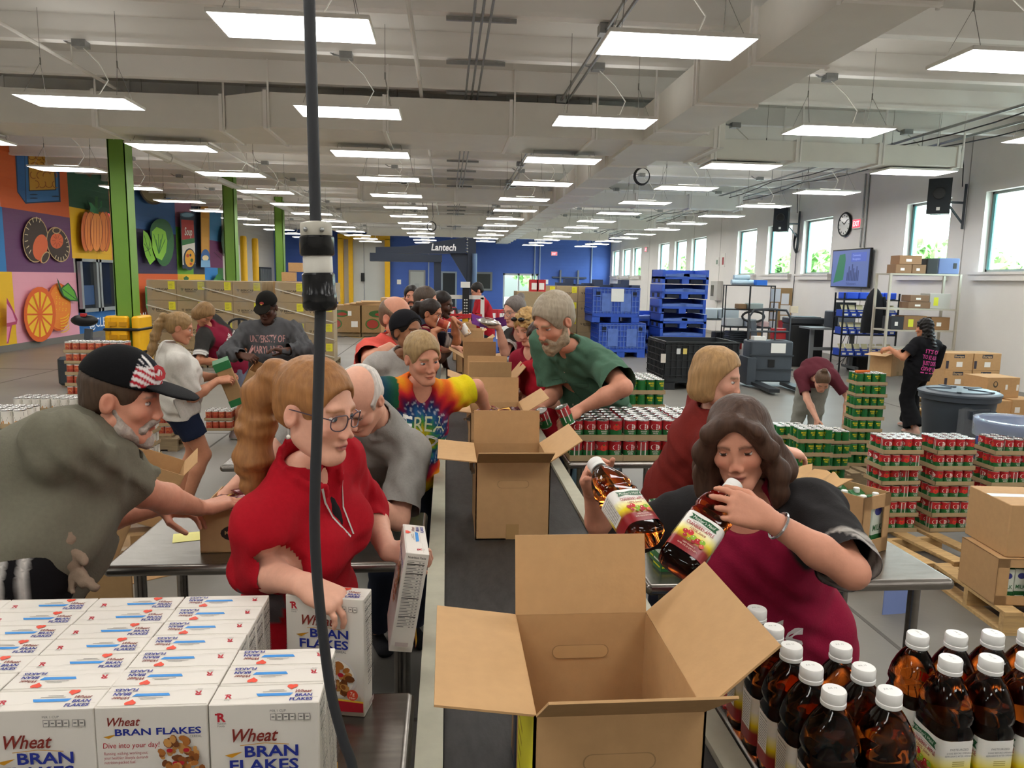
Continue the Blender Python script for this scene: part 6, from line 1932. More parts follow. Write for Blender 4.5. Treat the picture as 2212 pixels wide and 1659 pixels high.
def deco_sauce(dc):
 for k in range(2):
  a = k * PI * CR
  dc.ell(a, 0.072, 0.026, 0.017, WI, 14).text('CASA', a, 0.073, 0.009, REDI, 'C', bold=0.02).text('SUPREME', a, 0.062, 0.006, REDI, 'C', bold=0.02)
  dc.text('SPAGHETTI', a, 0.043, 0.007, WI, 'C', bold=0.02, fit=0.036).text('SAUCE', a, 0.032, 0.008, WI, 'C', bold=0.02, fit=0.026)
 dc.rect(0.042, 0.02, 0.072, 0.1, WI)
 for k in range(9):
  dc.rect(0.045, 0.03 + 0.007 * k, 0.069, 0.032 + 0.007 * k, GREYI)
 dc.ell(-0.055, 0.07, 0.018, 0.018, C('#d3392c'), 12).ell(-0.055, 0.085, 0.006, 0.004, C('#2f7a33'), 8)
BEANS = banded('label_green', [(0.0, '#17692f'), (0.9, '#1f7a38')])
def deco_green(dc):
 for k in range(2):
  a = k * PI * CR
  dc.rect(a - 0.032, 0.045, a + 0.032, 0.1, C('#1c2b22')).text('MIXED', a, 0.075, 0.014, C('#e8d21c'), 'C', bold=0.03, fit=0.048).text('VEG', a, 0.057, 0.012, C('#e8d21c'), 'C', bold=0.03)
  dc.rect(a - 0.032, 0.022, a + 0.032, 0.045, C('#274a9c'))
  dc.ell(a - 0.015, 0.018, 0.017, 0.011, C('#d9a94a'), 9).ell(a + 0.015, 0.02, 0.015, 0.012, C('#c9552a'), 9).ell(a, 0.012, 0.013, 0.008, C('#e8d98a'), 8)
WHT = banded('label_white', [(0.0, '#d8b98a'), (0.14, '#e4e0d6'), (0.9, '#e9e6dd')])
def deco_white(dc):
 for k in range(2):
  a = k * PI * CR
  dc.rect(a - 0.034, 0.074, a + 0.034, 0.097, C('#20382c')).rect(a - 0.018, 0.06, a + 0.018, 0.066, GREYI).rect(a - 0.014, 0.048, a + 0.014, 0.053, GREYI).ell(a, 0.028, 0.026, 0.018, C('#c98a3a'), 10)
REDW = banded('label_red_white', [(0.0, '#8a2a22'), (0.16, '#a33a2b'), (0.5, '#b9553a'), (0.86, '#e0dbd0')])
def deco_redw(dc):
 for k in range(2):
  a = k * PI * CR
  dc.rect(a - 0.03, 0.03, a + 0.03, 0.095, WI).ell(a, 0.055, 0.02, 0.02, C('#c9814a'), 12).poly([(a - 0.02, 0.075), (a + 0.02, 0.075), (a, 0.09)], C('#a8362b'))
def deco_stew(dc):
 dc.rect(-0.03, 0.012, 0.03, 0.098, WI)
 dc.rect(-0.024, 0.072, 0.024, 0.08, REDI).text('WHOLE', 0, 0.056, 0.009, GREYI, 'C').text('CORN', 0, 0.044, 0.009, GREYI, 'C').rect(-0.02, 0.03, 0.02, 0.033, GREYI).rect(-0.012, 0.02, 0.012, 0.023, GREYI)
STEW = banded('label_cream', [(0.0, '#c9b98d'), (0.08, '#e2ddcf'), (0.92, '#ded7c4')])
CAN = {'sauce': can_single('c1', SAUCE, LID, deco_sauce), 'green': can_single('c2', BEANS, LID, deco_green), 'white': can_single('c3', WHT, LID, deco_white), 'redw': can_single('c4', REDW, LID, deco_redw), 'stew': can_single('c5', STEW, LIDG, deco_stew)}
CNAME = {'sauce': 'sauce_can', 'green': 'vegetable_can', 'white': 'soup_can', 'redw': 'bean_can', 'stew': 'corn_can'}
CDESC = {'sauce': 'red and green spaghetti sauce can', 'green': 'green and black mixed vegetable can', 'white': 'white-labelled can', 'redw': 'red and white labelled can', 'stew': 'cream-labelled can with a gold lid'}
crn = random.Random(5)
def put_can(kind, x, y, z, where, rot=None):
 o = bpy.data.objects.new(CNAME[kind], CAN[kind])
 COL.objects.link(o)
 o.location = (x, y, z)
 o.rotation_euler = (0, 0, crn.choice((-0.1, 0.15, 0.3, 1.5, -1.5, 3.1)) + crn.uniform(-0.2, 0.2) if rot is None else rot)
 return tag(o, CDESC[kind] + ' ' + where, 'can', CDESC[kind] + 's ' + where)
TRAYM = {}
def put_tray(x, y, z, nx, ny, rot, where, side=0.032):
 key = (nx, ny)
 w, d = nx * 2 * CR + 0.008, ny * 2 * CR + 0.008
 if key not in TRAYM:
  m = MB()
  t = 0.003
  m.box((-w / 2, -d / 2, 0), (w / 2, d / 2, t), KRAFT3)
  for a, b in (((-w / 2, -d / 2, 0), (w / 2, -d / 2 + t, side)), ((-w / 2, d / 2 - t, 0), (w / 2, d / 2, side)), ((-w / 2, -d / 2, 0), (-w / 2 + t, d / 2, side)), ((w / 2 - t, -d / 2, 0), (w / 2, d / 2, side))):
   m.box(a, b, KRAFT3)
  TRAYM[key] = m.mesh('tray')
 o = bpy.data.objects.new('cardboard_tray', TRAYM[key])
 COL.objects.link(o)
 o.location = (x, y, z)
 o.rotation_euler = (0, 0, rot)
 return tag(o, 'low kraft cardboard tray ' + where, 'tray', 'cardboard trays ' + where)
PITCH_Z = CHT + 0.0055
def tray_stack(kind, x, y, z, levels, nx=4, ny=3, rot=0.0, where='', side_left=True, jitter=0.0, full_top=True, trayside=None):
 c, s = math.cos(rot), math.sin(rot)
 for L in range(levels):
  r2 = rot + crn.uniform(-jitter, jitter) * 3
  jx, jy = crn.uniform(-jitter, jitter), crn.uniform(-jitter, jitter)
  zz = z + L * PITCH_Z
  put_tray(x + jx, y + jy, zz, nx, ny, r2, where)
  c, s = math.cos(r2), math.sin(r2)
  for i in range(nx):
   for j in range(ny):
    top = L == levels - 1 and full_top
    if not (top or j == 0 or (side_left and i == 0) or (not side_left and i == nx - 1)):
     continue
    lx, ly = (i - (nx - 1) / 2) * 2 * CR, (j - (ny - 1) / 2) * 2 * CR
    put_can(kind, x + jx + lx * c - ly * s, y + jy + lx * s + ly * c, zz + 0.0035, where)
 return z + levels * PITCH_Z
TW4, TD3 = 8 * CR + 0.0095, 6 * CR + 0.0095
# on the steel table: sauce, two layers
for L in range(2):
 for a in range(3):
  for b in range(2):
   if L == 0 and b == 1:
    continue
   tx, ty = 0.83 + a * TW4, 4.06 + b * TD3
   put_tray(tx, ty, TZ + 0.001 + L * PITCH_Z, 4, 3, 0, 'on the sauce table')
   for i in range(4):
    for j in range(3):
     if L == 0 and j and i:
      continue
     put_can('sauce', tx + (i - 1.5) * 2 * CR, ty + (j - 1) * 2 * CR, TZ + 0.0045 + L * PITCH_Z, 'on the sauce table')
 if L == 0:
  for a in range(3):
   put_tray(0.83 + a * TW4, 4.06 + TD3, TZ + 0.001, 4, 3, 0, 'on the sauce table')
   for i in (0, 3):
    for j in (0, 2):
     put_can('sauce', 0.83 + a * TW4 + (i - 1.5) * 2 * CR, 4.06 + TD3 + (j - 1) * 2 * CR, TZ + 0.0045, 'on the sauce table')
# green cans on the next table
for a in range(3):
 for b in range(2):
  tray_stack('green', 0.98 + a * TW4 * 0.97, 5.74 + b * TD3, TZ + 0.001, 2, where='on the table behind the green-shirt man', full_top=True)
for k in range(6):
 o = thing('peanut_butter_jar', 'peanut butter jar with a green lid behind the green-shirt man', 'jar', (0.86 + 0.09 * (k % 3), 7.05 + 0.1 * (k // 3), TZ + 0.001), 0, 'peanut butter jars')
 MB().lathe([(0.038, 0), (0.04, 0.004), (0.04, 0.1), (0.036, 0.108)], C('#b5783a', 0.2), 14).build('jar', o, True)
 MB().lathe([(0.041, 0.1), (0.041, 0.128), (0.036, 0.13), (0.002, 0.13)], C('#2f8a3a', 0.4), 14).build('lid', o, True)
 MB().lathe([(0.0405, 0.025), (0.0405, 0.08)], C('#3f8a4a'), 14, cap=False).build('label', o, True)
# window-side pallet of sauce stacks
def pxx(px, py, y):
 return Yp(px, py, y).x
pallet('pale wooden pallet with bare boards under the sauce can stacks', 2.95, 4.80, 0.1, WOOD, 6, 1.25, 1.0, 'pallets on the window side')
for n, px in enumerate((1925, 2035, 2150)):
 xx = pxx(px, 1080, 5.0)
 tray_stack('sauce', xx, 5.02 - 0.02 * n, 0.137, 6, where=('in the stack behind the milk case', 'in the middle stack on the bare pallet', 'in the stack next to the blue recycling bin')[n], jitter=0.012)
# green stacks
gp = ((1860, 6.9, 8, 'in the tallest stack beside the bending woman'), (1752, 5.9, 5, 'in the stack in front of the bending woman'), (1700, 6.6, 4, 'in the low stack by the bob-haired woman'), (1790, 6.35, 4, 'in the wrapped stack between the taller ones'))
for n, (px, y, lv, wh) in enumerate(gp):
 xx = pxx(px, 950, y)
 if n in (0, 1):
  pallet('wooden pallet under the green can stacks ' + ('at the back' if n == 0 else 'in front'), xx - 0.1, y + 0.1, 0.05, WOOD2, 7, 1.0, 0.9, 'pallets on the window side')
 tray_stack('green', xx, y, 0.137 if n != 3 else 0.137, lv, where=wh, rot=-0.12 + 0.05 * n, jitter=0.014)
# orange box cutter on top
p = Yp(1860, 806, 6.9)
tag(MB().box((-0.08, -0.012, 0), (0.08, 0.012, 0.02), C('#e8752a')).build('box_cutter', None, False, (p.x, 6.88, 0.137 + 8 * PITCH_Z), 0.2), 'orange box cutter lying on the tallest green can stack', 'knife')
# mural-side can stacks
def left_stack(kind, px, py_top, y, n_across, where, ny=3, base=0.137, lv=None, rot=0.0):
 p = Yp(px, py_top, y)
 lv = lv or max(1, int(round((p.z - base) / PITCH_Z)))
 for k in range(n_across):
  tray_stack(kind, p.x + (k - (n_across - 1) / 2) * TW4, y, base, lv, where=where, rot=rot, side_left=False, jitter=0.006)
 return p.x, lv
x, lv = left_stack('redw', 212, 730, 8.1, 2, 'in the tall stack under the oranges mural')
pallet('wooden pallet under the red and white can stack', x, 8.2, 0, WOOD2, 7, 0.72, 0.7, 'pallets on the mural side')
x, lv = left_stack('white', 120, 850, 6.6, 2, 'in the stack behind the man in the cap')
pallet('wooden pallet under the white can stack', x, 6.6, 0, WOOD2, 7, 0.74, 0.7, 'pallets on the mural side')
x, lv = left_stack('white', 15, 880, 4.75, 1, 'in the stack at the edge behind the man in the cap')
pallet('wooden pallet under the single white can stack', x, 4.75, 0, WOOD2, 7, 0.8, 0.7, 'pallets on the mural side')
x, lv = left_stack('white', 300, 930, 6.75, 1, 'in the wrapped block beside the woman in shorts', lv=4)
pallet('wooden pallet under the wrapped white cans', x, 6.8, 0.1, WOOD, 7, 0.55, 0.6, 'pallets on the mural side')
x, lv = left_stack('redw', 345, 860, 8.3, 1, 'in the stack behind the woman in shorts', lv=6)
pallet('wooden pallet under the red and white cans behind the woman in shorts', x, 8.35, 0, WOOD2, 7, 0.5, 0.6, 'pallets on the mural side')
x, lv = left_stack('redw', 478, 905, 8.6, 1, 'in the low tray by the sneakers', lv=2)
pallet('pale empty wooden pallet on the floor past the woman in shorts', x + 0.45, 9.75, 0.15, WOOD, 7, 1.1, 1.0, 'pallets on the mural side')
# table cans
for k in range(9):
 put_can('stew', -0.15 - 0.078 * (k % 2), 3.97 + 0.078 * (k // 2), TZ + 0.001, 'on the table beside the tie-dye woman', 0.2 if k < 2 else None)
for a in range(2):
 tray_stack('white', -0.95 + a * TW4 * 1.02, 5.93, TZ + 0.001, 1, where='on the table in front of the man in coral')
tray_stack('redw', -0.36, 5.95, TZ + 0.001, 1, where='on the table beside the headband woman')
# flattened cardboard pile
p = Zp(165, 850, 0)
for k in range(7):
 tag(MB().box((-0.55, -0.4, 0), (0.5, 0.4, 0.018), KRAFT if k % 2 else KRAFT2).build('flattened_carton', None, False, (-5.2 + 0.05 * ((k * 3) % 4), 9.6, 0.02 * k), 0.12 * ((k * 5) % 3 - 1)), 'flattened brown carton in the pile near the tall can stack', 'cardboard', 'flattened cartons')
# cartons behind the man in the cap
p = Yp(72, 925, 3.5)
o = open_box('torn open kraft carton behind the back of the man in the cap', (p.x, 3.75, 0.55), 0.4, 0.36, 0.42, None, 12, 20, None, 0.12, 0.12, 0, (0.25, 0.35, 0.5), False, KRAFT, 'cartons behind the man in the cap')
closed_box('carton', 'plain kraft carton supporting the torn open carton', (0.5, 0.45, 0.46), (p.x, 3.8, 0), 0.4, KRAFT2)
p = Yp(268, 1000, 4.9)
def hed(m, w, d, h):
 Decal().text('WASHED', w * 0.1, h * 0.62, 0.055, INK, 'L', bold=0.02, fit=w * 0.8).onto(m, (-w / 2, -d / 2, 0), (1, 0, 0), (0, 0, 1), (0, -1, 0), 0.001)
open_box('tilted open kraft carton with black letters beside the bare legs', (p.x + 0.0, 5.0, 0.3), 0.36, 0.3, 0.4, None, None, 170, 20, 0.1, 0.12, 0, (0.12, 0.42, 0.35), False, KRAFT, 'cartons behind the man in the cap', hed)
closed_box('carton', 'plain kraft carton lying under the tilted open carton', (0.5, 0.4, 0.2), (p.x - 0.05, 5.0, 0.0), 0.3, KRAFT2)
tag(MB().box((-0.2, -0.15, 0), (0.2, 0.15, 0.006), KRAFT).build('cardboard_flap', None, False, (p.x + 0.25, 4.75, 0.0), 0.6), 'loose kraft cardboard piece on the floor by the tilted carton', 'cardboard')
# snack carton on the steel table
p = Zp(428, 1199, TZ)
def mkt(m, w, d, h):
 dc = Decal().ell(w * 0.42, h * 0.45, 0.055, 0.03, C('#2b2019'), 16).text('MARKET', w * 0.42, h * 0.42, 0.014, KRAFT, 'C', bold=0.02, fit=0.08).text('Choice', w * 0.42, h * 0.27, 0.01, KRAFT, 'C', shear=0.3)
 dc.onto(m, (-w / 2, -d / 2, 0), (1, 0, 0), (0, 0, 1), (0, -1, 0), 0.001)
SBX, SBY = p.x + 0.15, p.y + 0.17
open_box('small kraft carton of dark snack bags on the steel table', (SBX, SBY, TZ + 0.0008), 0.3, 0.3, 0.16, None, None, None, None, 0, 0, 0.02, None, False, KRAFT, 'snack carton', mkt)
for k in range(8):
 snack_bag('dark red snack bag in the small carton by the cap man\'s hand', (SBX - 0.09 + 0.06 * (k % 4), SBY - 0.07 + 0.13 * (k // 4), TZ + 0.125 + 0.02 * (k % 2)), (0.5, 0.3 * (k % 3 - 1), 0.3 * k), FOIL if k % 3 else FOIL2, 0.95, 'snack bags in the small carton')
tag(MB().box((-0.06, -0.05, 0), (0.06, 0.05, 0.0012), C('#e6e08a')).build('yellow_note', None, False, (SBX - 0.24, SBY + 0.02, TZ + 0.0002), 0.3), 'pale yellow paper note lying on the steel table', 'paper')
# milk case and cartons
MILKG = M('milk_green', '#2c6b3a', 0.4)
MILKW = M('milk_white', '#dfe6d8', 0.4)
def milk_carton(label, loc, rot=0.0, group='milk cartons'):
 o = thing('milk_carton', label, 'milk carton', loc, rot, group)
 MB().rbox((-0.035, -0.035, 0), (0.035, 0.035, 0.19), 0.003, MILKW, seg=1).build('carton', o)
 m = MB()
 m.add([(-0.035, -0.035, 0.19), (0.035, -0.035, 0.19), (0.035, 0.035, 0.19), (-0.035, 0.035, 0.19), (-0.035, -0.01, 0.205), (0.035, -0.01, 0.205)], [(0, 1, 5, 4), (2, 3, 4, 5), (0, 4, 3), (1, 2, 5)], MILKG)
 m.build('gable', o)
 MB().lathe([(0.012, 0.0), (0.012, 0.016), (0.01, 0.018), (0.001, 0.018)], CAPW, 12, c=(0, -0.018, 0.198)).build('cap', o, True)
 m = MB()
 dc = Decal().rect(-0.035, 0, 0.035, 0.06, MILKG).text('MILK', 0, 0.075, 0.022, MILKG, 'C', bold=0.03, fit=0.055).ell(0, 0.15, 0.022, 0.018, C('#3a3f86'), 12).rect(-0.03, 0.012, 0.03, 0.018, YLAB).rect(-0.028, 0.03, 0.02, 0.036, MILKW)
 dc.onto(m, (0, -0.035, 0), (1, 0, 0), (0, 0, 1), (0, -1, 0), 0.0004)
 m.build('print', o)
 m = MB()
 dc.onto(m, (-0.035, 0, 0), (0, -1, 0), (0, 0, 1), (-1, 0, 0), 0.0004)
 m.build('print', o)
 return o
mc0 = milk_carton('green and white milk carton on the table behind the held bottles', (0.77, 2.42, TZ + 0.0006), 0.1, 'milk cartons behind the bottles')
for x, y in ((0.845, 2.4), (0.78, 2.5), (0.86, 2.48), (0.935, 2.5), (0.79, 2.58), (0.87, 2.57)):
 dup(mc0, (x, y, TZ + 0.0006), 0.1)
def milk_case(label, loc, rot, opened, w=0.17, d=0.33, h=0.23):
 o = thing('milk_case', label, 'box', loc, rot, 'milk cases')
 m = MB()
 t = 0.004
 m.box((-w / 2, -d / 2, 0), (w / 2, d / 2, t), KRAFT)
 m.box((-w / 2, -d / 2, 0), (-w / 2 + t, d / 2, h), KRAFT).box((w / 2 - t, -d / 2, 0), (w / 2, d / 2, h), KRAFT).box((-w / 2, d / 2 - t, 0), (w / 2, d / 2, h), KRAFT)
 m.box((-w / 2, -d / 2, 0), (w / 2, -d / 2 + t, 0.055), KRAFT).box((-w / 2, -d / 2, h - 0.05), (w / 2, -d / 2 + t, h), KRAFT)
 m.box((-w / 2, -d / 2, 0), (-w * 0.22, -d / 2 + t, h), KRAFT).box((w * 0.28, -d / 2, 0), (w / 2, -d / 2 + t, h), KRAFT)
 m.build('body', o)
 if not opened:
  MB().box((-w / 2, -d / 2, h - t), (w / 2, d / 2, h), KRAFT).build('lid', o)
 else:
  rr_ = random.Random(4)
  n = 9
  vs = []
  for i in range(n):
   yy = d / 2 - (d * 0.62) * i / (n - 1)
   vs += [(-w / 2, yy, h), (-w / 2 + 0.09 + 0.03 * math.sin(i * 1.7) + rr_.uniform(-0.012, 0.012), yy, h + 0.03 + 0.015 * math.sin(i * 2.3)), (-w / 2, yy, h + 0.003), (-w / 2 + 0.09 + 0.03 * math.sin(i * 1.7), yy, h + 0.034 + 0.015 * math.sin(i * 2.3))]
  m = MB()
  m.add(vs, [f for i in range(n - 1) for f in ((4 * i, 4 * i + 4, 4 * i + 5, 4 * i + 1), (4 * i + 2, 4 * i + 3, 4 * i + 7, 4 * i + 6), (4 * i + 1, 4 * i + 5, 4 * i + 7, 4 * i + 3))], INNER)
  m.build('torn_flap', o, True)
 return o
pa, pb, pc = Zp(1857, 1205, TZ), Zp(1948, 1198, TZ), Zp(1746, 1140, TZ)
ang = math.atan2(pb.y - pa.y, pb.x - pa.x)
wid = (pb - pa).length
u_ = Vector((math.cos(ang), math.sin(ang), 0))
v_ = Vector((-math.sin(ang), math.cos(ang), 0))
rotc = ang + 0.32
u_ = Vector((math.cos(rotc), math.sin(rotc), 0))
v_ = Vector((-math.sin(rotc), math.cos(rotc), 0))
WC, DC = 0.165, 0.34
cc = pa + u_ * WC / 2 + v_ * DC / 2 + Vector((0, 0, 0.0008))
milk_case('kraft milk case torn open on top showing white caps', tuple(cc), rotc, True, WC, DC, 0.225)
for i in range(2):
 for j in range(4):
  q = cc + u_ * ((i - 0.5) * 0.076) + v_ * ((j - 1.5) * 0.078)
  dup(mc0, (q.x, q.y, TZ + 0.006), rotc, 'green and white milk carton inside the torn milk case', 'milk cartons in the torn case')
# right edge pallet with milk cases
pc = Zp(2112, 1345, 0)
pallet('pale wooden pallet under the milk cases by the frame edge of the tables', pc.x + 0.66, pc.y + 0.14, -0.1, WOOD, 7, 1.2, 0.72, 'pallets on the window side')
for i in range(3):
 o = milk_case('kraft milk case with carton windows on the low pallet', (pc.x + 0.17 + 0.24 * i, pc.y + 0.1 - 0.03 * i, 0.137), -0.12, False, 0.235, 0.36, 0.27)
 for j in (-1, 1):
  q = Vector((pc.x + 0.17 + 0.24 * i + 0.04 * j, pc.y + 0.0 - 0.03 * i, 0.142))
  dup(mc0, tuple(q), -0.12, 'milk carton showing through the window of a pallet case', 'milk cartons in pallet cases')
closed_box('carton', 'large plain kraft carton with a white address label on the milk cases', (0.55, 0.4, 0.3), (pc.x + 0.38, pc.y + 0.12, 0.41), -0.12, KRAFT, None, lambda dc, w, h: dc.rect(w * 0.42, h * 0.5, w * 0.68, h * 0.85, PAPER).rect(w * 0.55, h * 0.55, w * 0.63, h * 0.65, INK))
# carton holding goods behind the man in coral; water bottle
p = Yp(822, 720, 8.2)
open_box('open kraft carton on the floor side behind the man in coral', (p.x, 8.3, 0.55), 0.36, 0.3, 0.36, None, None, 10, 8, 0.12, 0.14, 0, None, False, KRAFT, 'carton behind the coral shirt')
closed_box('carton', 'plain kraft carton carrying the open carton behind the man in coral', (0.4, 0.34, 0.55), (p.x, 8.3, 0), 0, KRAFT2)
p = Yp(704, 742, 7.6)
o = thing('water_bottle', 'blue metal water bottle standing behind the white cans', 'bottle', (p.x, 6.1, TZ + 0.001))
o.location.x = -1.25 + 0.06
MB().lathe([(0.034, 0), (0.036, 0.005), (0.036, 0.15), (0.025, 0.18), (0.02, 0.185)], M('bottle_blue', '#1f2f7a', 0.3, 0.4), 16).build('flask', o, True)
MB().lathe([(0.022, 0.185), (0.022, 0.215), (0.002, 0.218)], BLACKM, 14).build('cap', o, True)
MB().tube([(0.02 * math.cos(t), 0, 0.225 + 0.016 * math.sin(t)) for t in [PI * k / 8 for k in range(9)]], 0.004, BLACKM, 6).build('carry_loop', o)
tag(MB().box((-0.12, -0.003, 0), (0.12, 0.003, 0.3), C('#7f92c9')).build('blue_sheet', None, False, tuple(Zp(1945, 1325, 0)), 0.1), 'pale blue plastic sheet propped on the floor behind the table leg', 'plastic sheet')
# bags of goods beside the belt far end (window side)
for k in range(5):
 snack_bag('pale bread bag piled on the far steel table', (0.82 + 0.13 * (k % 3), 5.45 + 0.1 * (k // 3), TZ + 0.03 + 0.04 * (k // 3)) if False else (0.84 + 0.14 * (k % 3), 7.3 + 0.1 * (k // 3), TZ + 0.03), (0, 0, 0.5 * k), C('#c9a987', 0.4), 1.1, 'bread bags')
# =================================================================== PEOPLE
# Figures are grown from blended distance fields (tapered limbs, lofted torso, modelled face and hands) and meshed.
def A(v):
 return np.array(v, dtype=float)
def nrm(v):
 v = A(v)
 return v / (np.linalg.norm(v) + 1e-12)
def rc(a, b, r1, r2, k=0.02):
 a, b = A(a), A(b)
 ba = b - a
 bb = float(ba @ ba) + 1e-12
 rm = max(r1, r2)
 def fn(x, y, z):
  px, py, pz = x - a[0], y - a[1], z - a[2]
  t = np.clip((px * ba[0] + py * ba[1] + pz * ba[2]) / bb, 0, 1)
  return np.sqrt((px - t * ba[0]) ** 2 + (py - t * ba[1]) ** 2 + (pz - t * ba[2]) ** 2) - (r1 + (r2 - r1) * t)
 return (fn, np.minimum(a, b) - rm, np.maximum(a, b) + rm, k, 1)
def lof(a, b, lat, w1, w2, d1, d2, k=0.03):
 a, b, lat = A(a), A(b), nrm(lat)
 ba = b - a
 bb = float(ba @ ba) + 1e-12
 rm = max(w1, w2, d1, d2)
 def fn(x, y, z):
  px, py, pz = x - a[0], y - a[1], z - a[2]
  t = np.clip((px * ba[0] + py * ba[1] + pz * ba[2]) / bb, 0, 1)
  qx, qy, qz = px - t * ba[0], py - t * ba[1], pz - t * ba[2]
  al = qx * lat[0] + qy * lat[1] + qz * lat[2]
  rem = np.maximum(qx * qx + qy * qy + qz * qz - al * al, 0)
  wx, wd = w1 + (w2 - w1) * t, d1 + (d2 - d1) * t
  return (np.sqrt(al * al / wx ** 2 + rem / wd ** 2) - 1) * np.minimum(wx, wd)
 return (fn, np.minimum(a, b) - rm, np.maximum(a, b) + rm, k, 1)
def els(c, R, rad, k=0.02, sign=1):
 c, R, rad = A(c), A(R), A(rad)
 rm = float(max(rad))
 def fn(x, y, z):
  px, py, pz = x - c[0], y - c[1], z - c[2]
  u = [(px * R[i][0] + py * R[i][1] + pz * R[i][2]) / rad[i] for i in range(3)]
  k0 = np.sqrt(u[0] ** 2 + u[1] ** 2 + u[2] ** 2) + 1e-9
  k1 = np.sqrt((u[0] / rad[0]) ** 2 + (u[1] / rad[1]) ** 2 + (u[2] / rad[2]) ** 2) + 1e-9
  return k0 * (k0 - 1) / k1
 return (fn, c - rm, c + rm, k, sign)
def grp(prims, k=0.03, cuts=(), amp=0.0, freq=1.0, seed=0):
 """blend of prims, cut by half-spaces (point, outward normal), with cloth folds"""
 lo = np.min([p[1] for p in prims], axis=0)
 hi = np.max([p[2] for p in prims], axis=0)
 rn_ = np.random.RandomState(seed)
 F = rn_.randn(4, 3) * 30 * freq
 G = rn_.randn(4, 3) * 17 * freq
 ph = rn_.rand(4) * 6
 def fn(x, y, z):
  D = None
  for f, _a, _b, kk, sg in prims:
   d = f(x, y, z)
   if D is None:
    D = d
   elif sg > 0:
    h = np.clip(0.5 + 0.5 * (D - d) / kk, 0, 1)
    D = D * (1 - h) + d * h - kk * h * (1 - h)
   else:
    h = np.clip(0.5 - 0.5 * (D + d) / kk, 0, 1)
    D = D * (1 - h) - d * h + kk * h * (1 - h)
  if amp:
   w = 0
   for i in range(4):
    w = w + np.sin(F[i][0] * x + F[i][1] * y + F[i][2] * z + 1.6 * np.sin(G[i][0] * x + G[i][1] * y + G[i][2] * z) + ph[i]) * (0.5 if i > 1 else 0.9)
   D = D + amp * w
  for c, nn in cuts:
   D = np.maximum(D, (x - c[0]) * nn[0] + (y - c[1]) * nn[1] + (z - c[2]) * nn[2])
  return D
 return (fn, lo, hi, k, 1)
CORN = [(0, 0, 0), (1, 0, 0), (0, 1, 0), (1, 1, 0), (0, 0, 1), (1, 0, 1), (0, 1, 1), (1, 1, 1)]
EDG = [(0, 1), (2, 3), (4, 5), (6, 7), (0, 2), (1, 3), (4, 6), (5, 7), (0, 4), (1, 5), (2, 6), (3, 7)]
def polygonise(prims, lo, hi, h):
 lo, hi = A(lo), A(hi)
 n = np.maximum(np.ceil((hi - lo) / h).astype(int) + 1, 3)
 ax = [lo[i] + h * np.arange(n[i]) for i in range(3)]
 D = np.full(tuple(n), 0.5, dtype=np.float32)
 for fn, a, b, k, sg in prims:
  pad = k + 2.5 * h
  i0 = np.clip(np.floor((a - pad - lo) / h).astype(int), 0, n)
  i1 = np.clip(np.ceil((b + pad - lo) / h).astype(int) + 1, 0, n)
  if (i1 - i0).min() <= 0:
   continue
  sl = tuple(slice(i0[i], i1[i]) for i in range(3))
  d = fn(ax[0][sl[0]][:, None, None], ax[1][sl[1]][None, :, None], ax[2][sl[2]][None, None, :])
  E = D[sl]
  if sg > 0:
   t = np.clip(0.5 + 0.5 * (E - d) / k, 0, 1)
   D[sl] = E * (1 - t) + d * t - k * t * (1 - t)
  else:
   t = np.clip(0.5 - 0.5 * (E + d) / k, 0, 1)
   D[sl] = E * (1 - t) - d * t + k * t * (1 - t)
 S = D < 0
 c = [S[i:n[0] - 1 + i, j:n[1] - 1 + j, m:n[2] - 1 + m] for i, j, m in CORN]
 anyc = c[0].copy()
 allc = c[0].copy()
 for q in c[1:]:
  anyc |= q
  allc &= q
 idx = np.argwhere(anyc & ~allc)
 if len(idx) == 0:
  return np.zeros((0, 3)), np.zeros((0, 4), int)
 num = np.full(anyc.shape, -1, dtype=np.int64)
 num[idx[:, 0], idx[:, 1], idx[:, 2]] = np.arange(len(idx))
 dv = np.stack([D[idx[:, 0] + i, idx[:, 1] + j, idx[:, 2] + m] for i, j, m in CORN], 1)
 acc = np.zeros((len(idx), 3))
 cnt = np.zeros(len(idx))
 cr_ = A(CORN)
 for e0, e1 in EDG:
  d0, d1 = dv[:, e0], dv[:, e1]
  msk = (d0 < 0) != (d1 < 0)
  t = np.where(msk, d0 / np.where(msk, d0 - d1, 1), 0)
  acc += np.where(msk[:, None], cr_[e0] + t[:, None] * (cr_[e1] - cr_[e0]), 0)
  cnt += msk
 V = lo + h * (idx + acc / cnt[:, None])
 faces = []
 for axn in range(3):
  o1, o2 = (axn + 1) % 3, (axn + 2) % 3
  sa = [slice(0, None)] * 3
  sb = [slice(0, None)] * 3
  sa[axn], sb[axn] = slice(0, n[axn] - 1), slice(1, n[axn])
  ch = np.argwhere(S[tuple(sa)] != S[tuple(sb)])
  ch = ch[(ch[:, o1] > 0) & (ch[:, o2] > 0) & (ch[:, o1] < n[o1] - 1) & (ch[:, o2] < n[o2] - 1)]
  if len(ch) == 0:
   continue
  q = []
  for s1, s2 in ((-1, -1), (0, -1), (0, 0), (-1, 0)):
   cc_ = ch.copy()
   cc_[:, o1] += s1
   cc_[:, o2] += s2
   q.append(num[cc_[:, 0], cc_[:, 1], cc_[:, 2]])
  q = np.stack(q, 1)
  inside = S[ch[:, 0], ch[:, 1], ch[:, 2]]
  q[~inside] = q[~inside][:, ::-1]
  faces.append(q)
 Fq = np.concatenate(faces) if faces else np.zeros((0, 4), int)
 Fq = Fq[(Fq >= 0).all(1)]
 return V, Fq
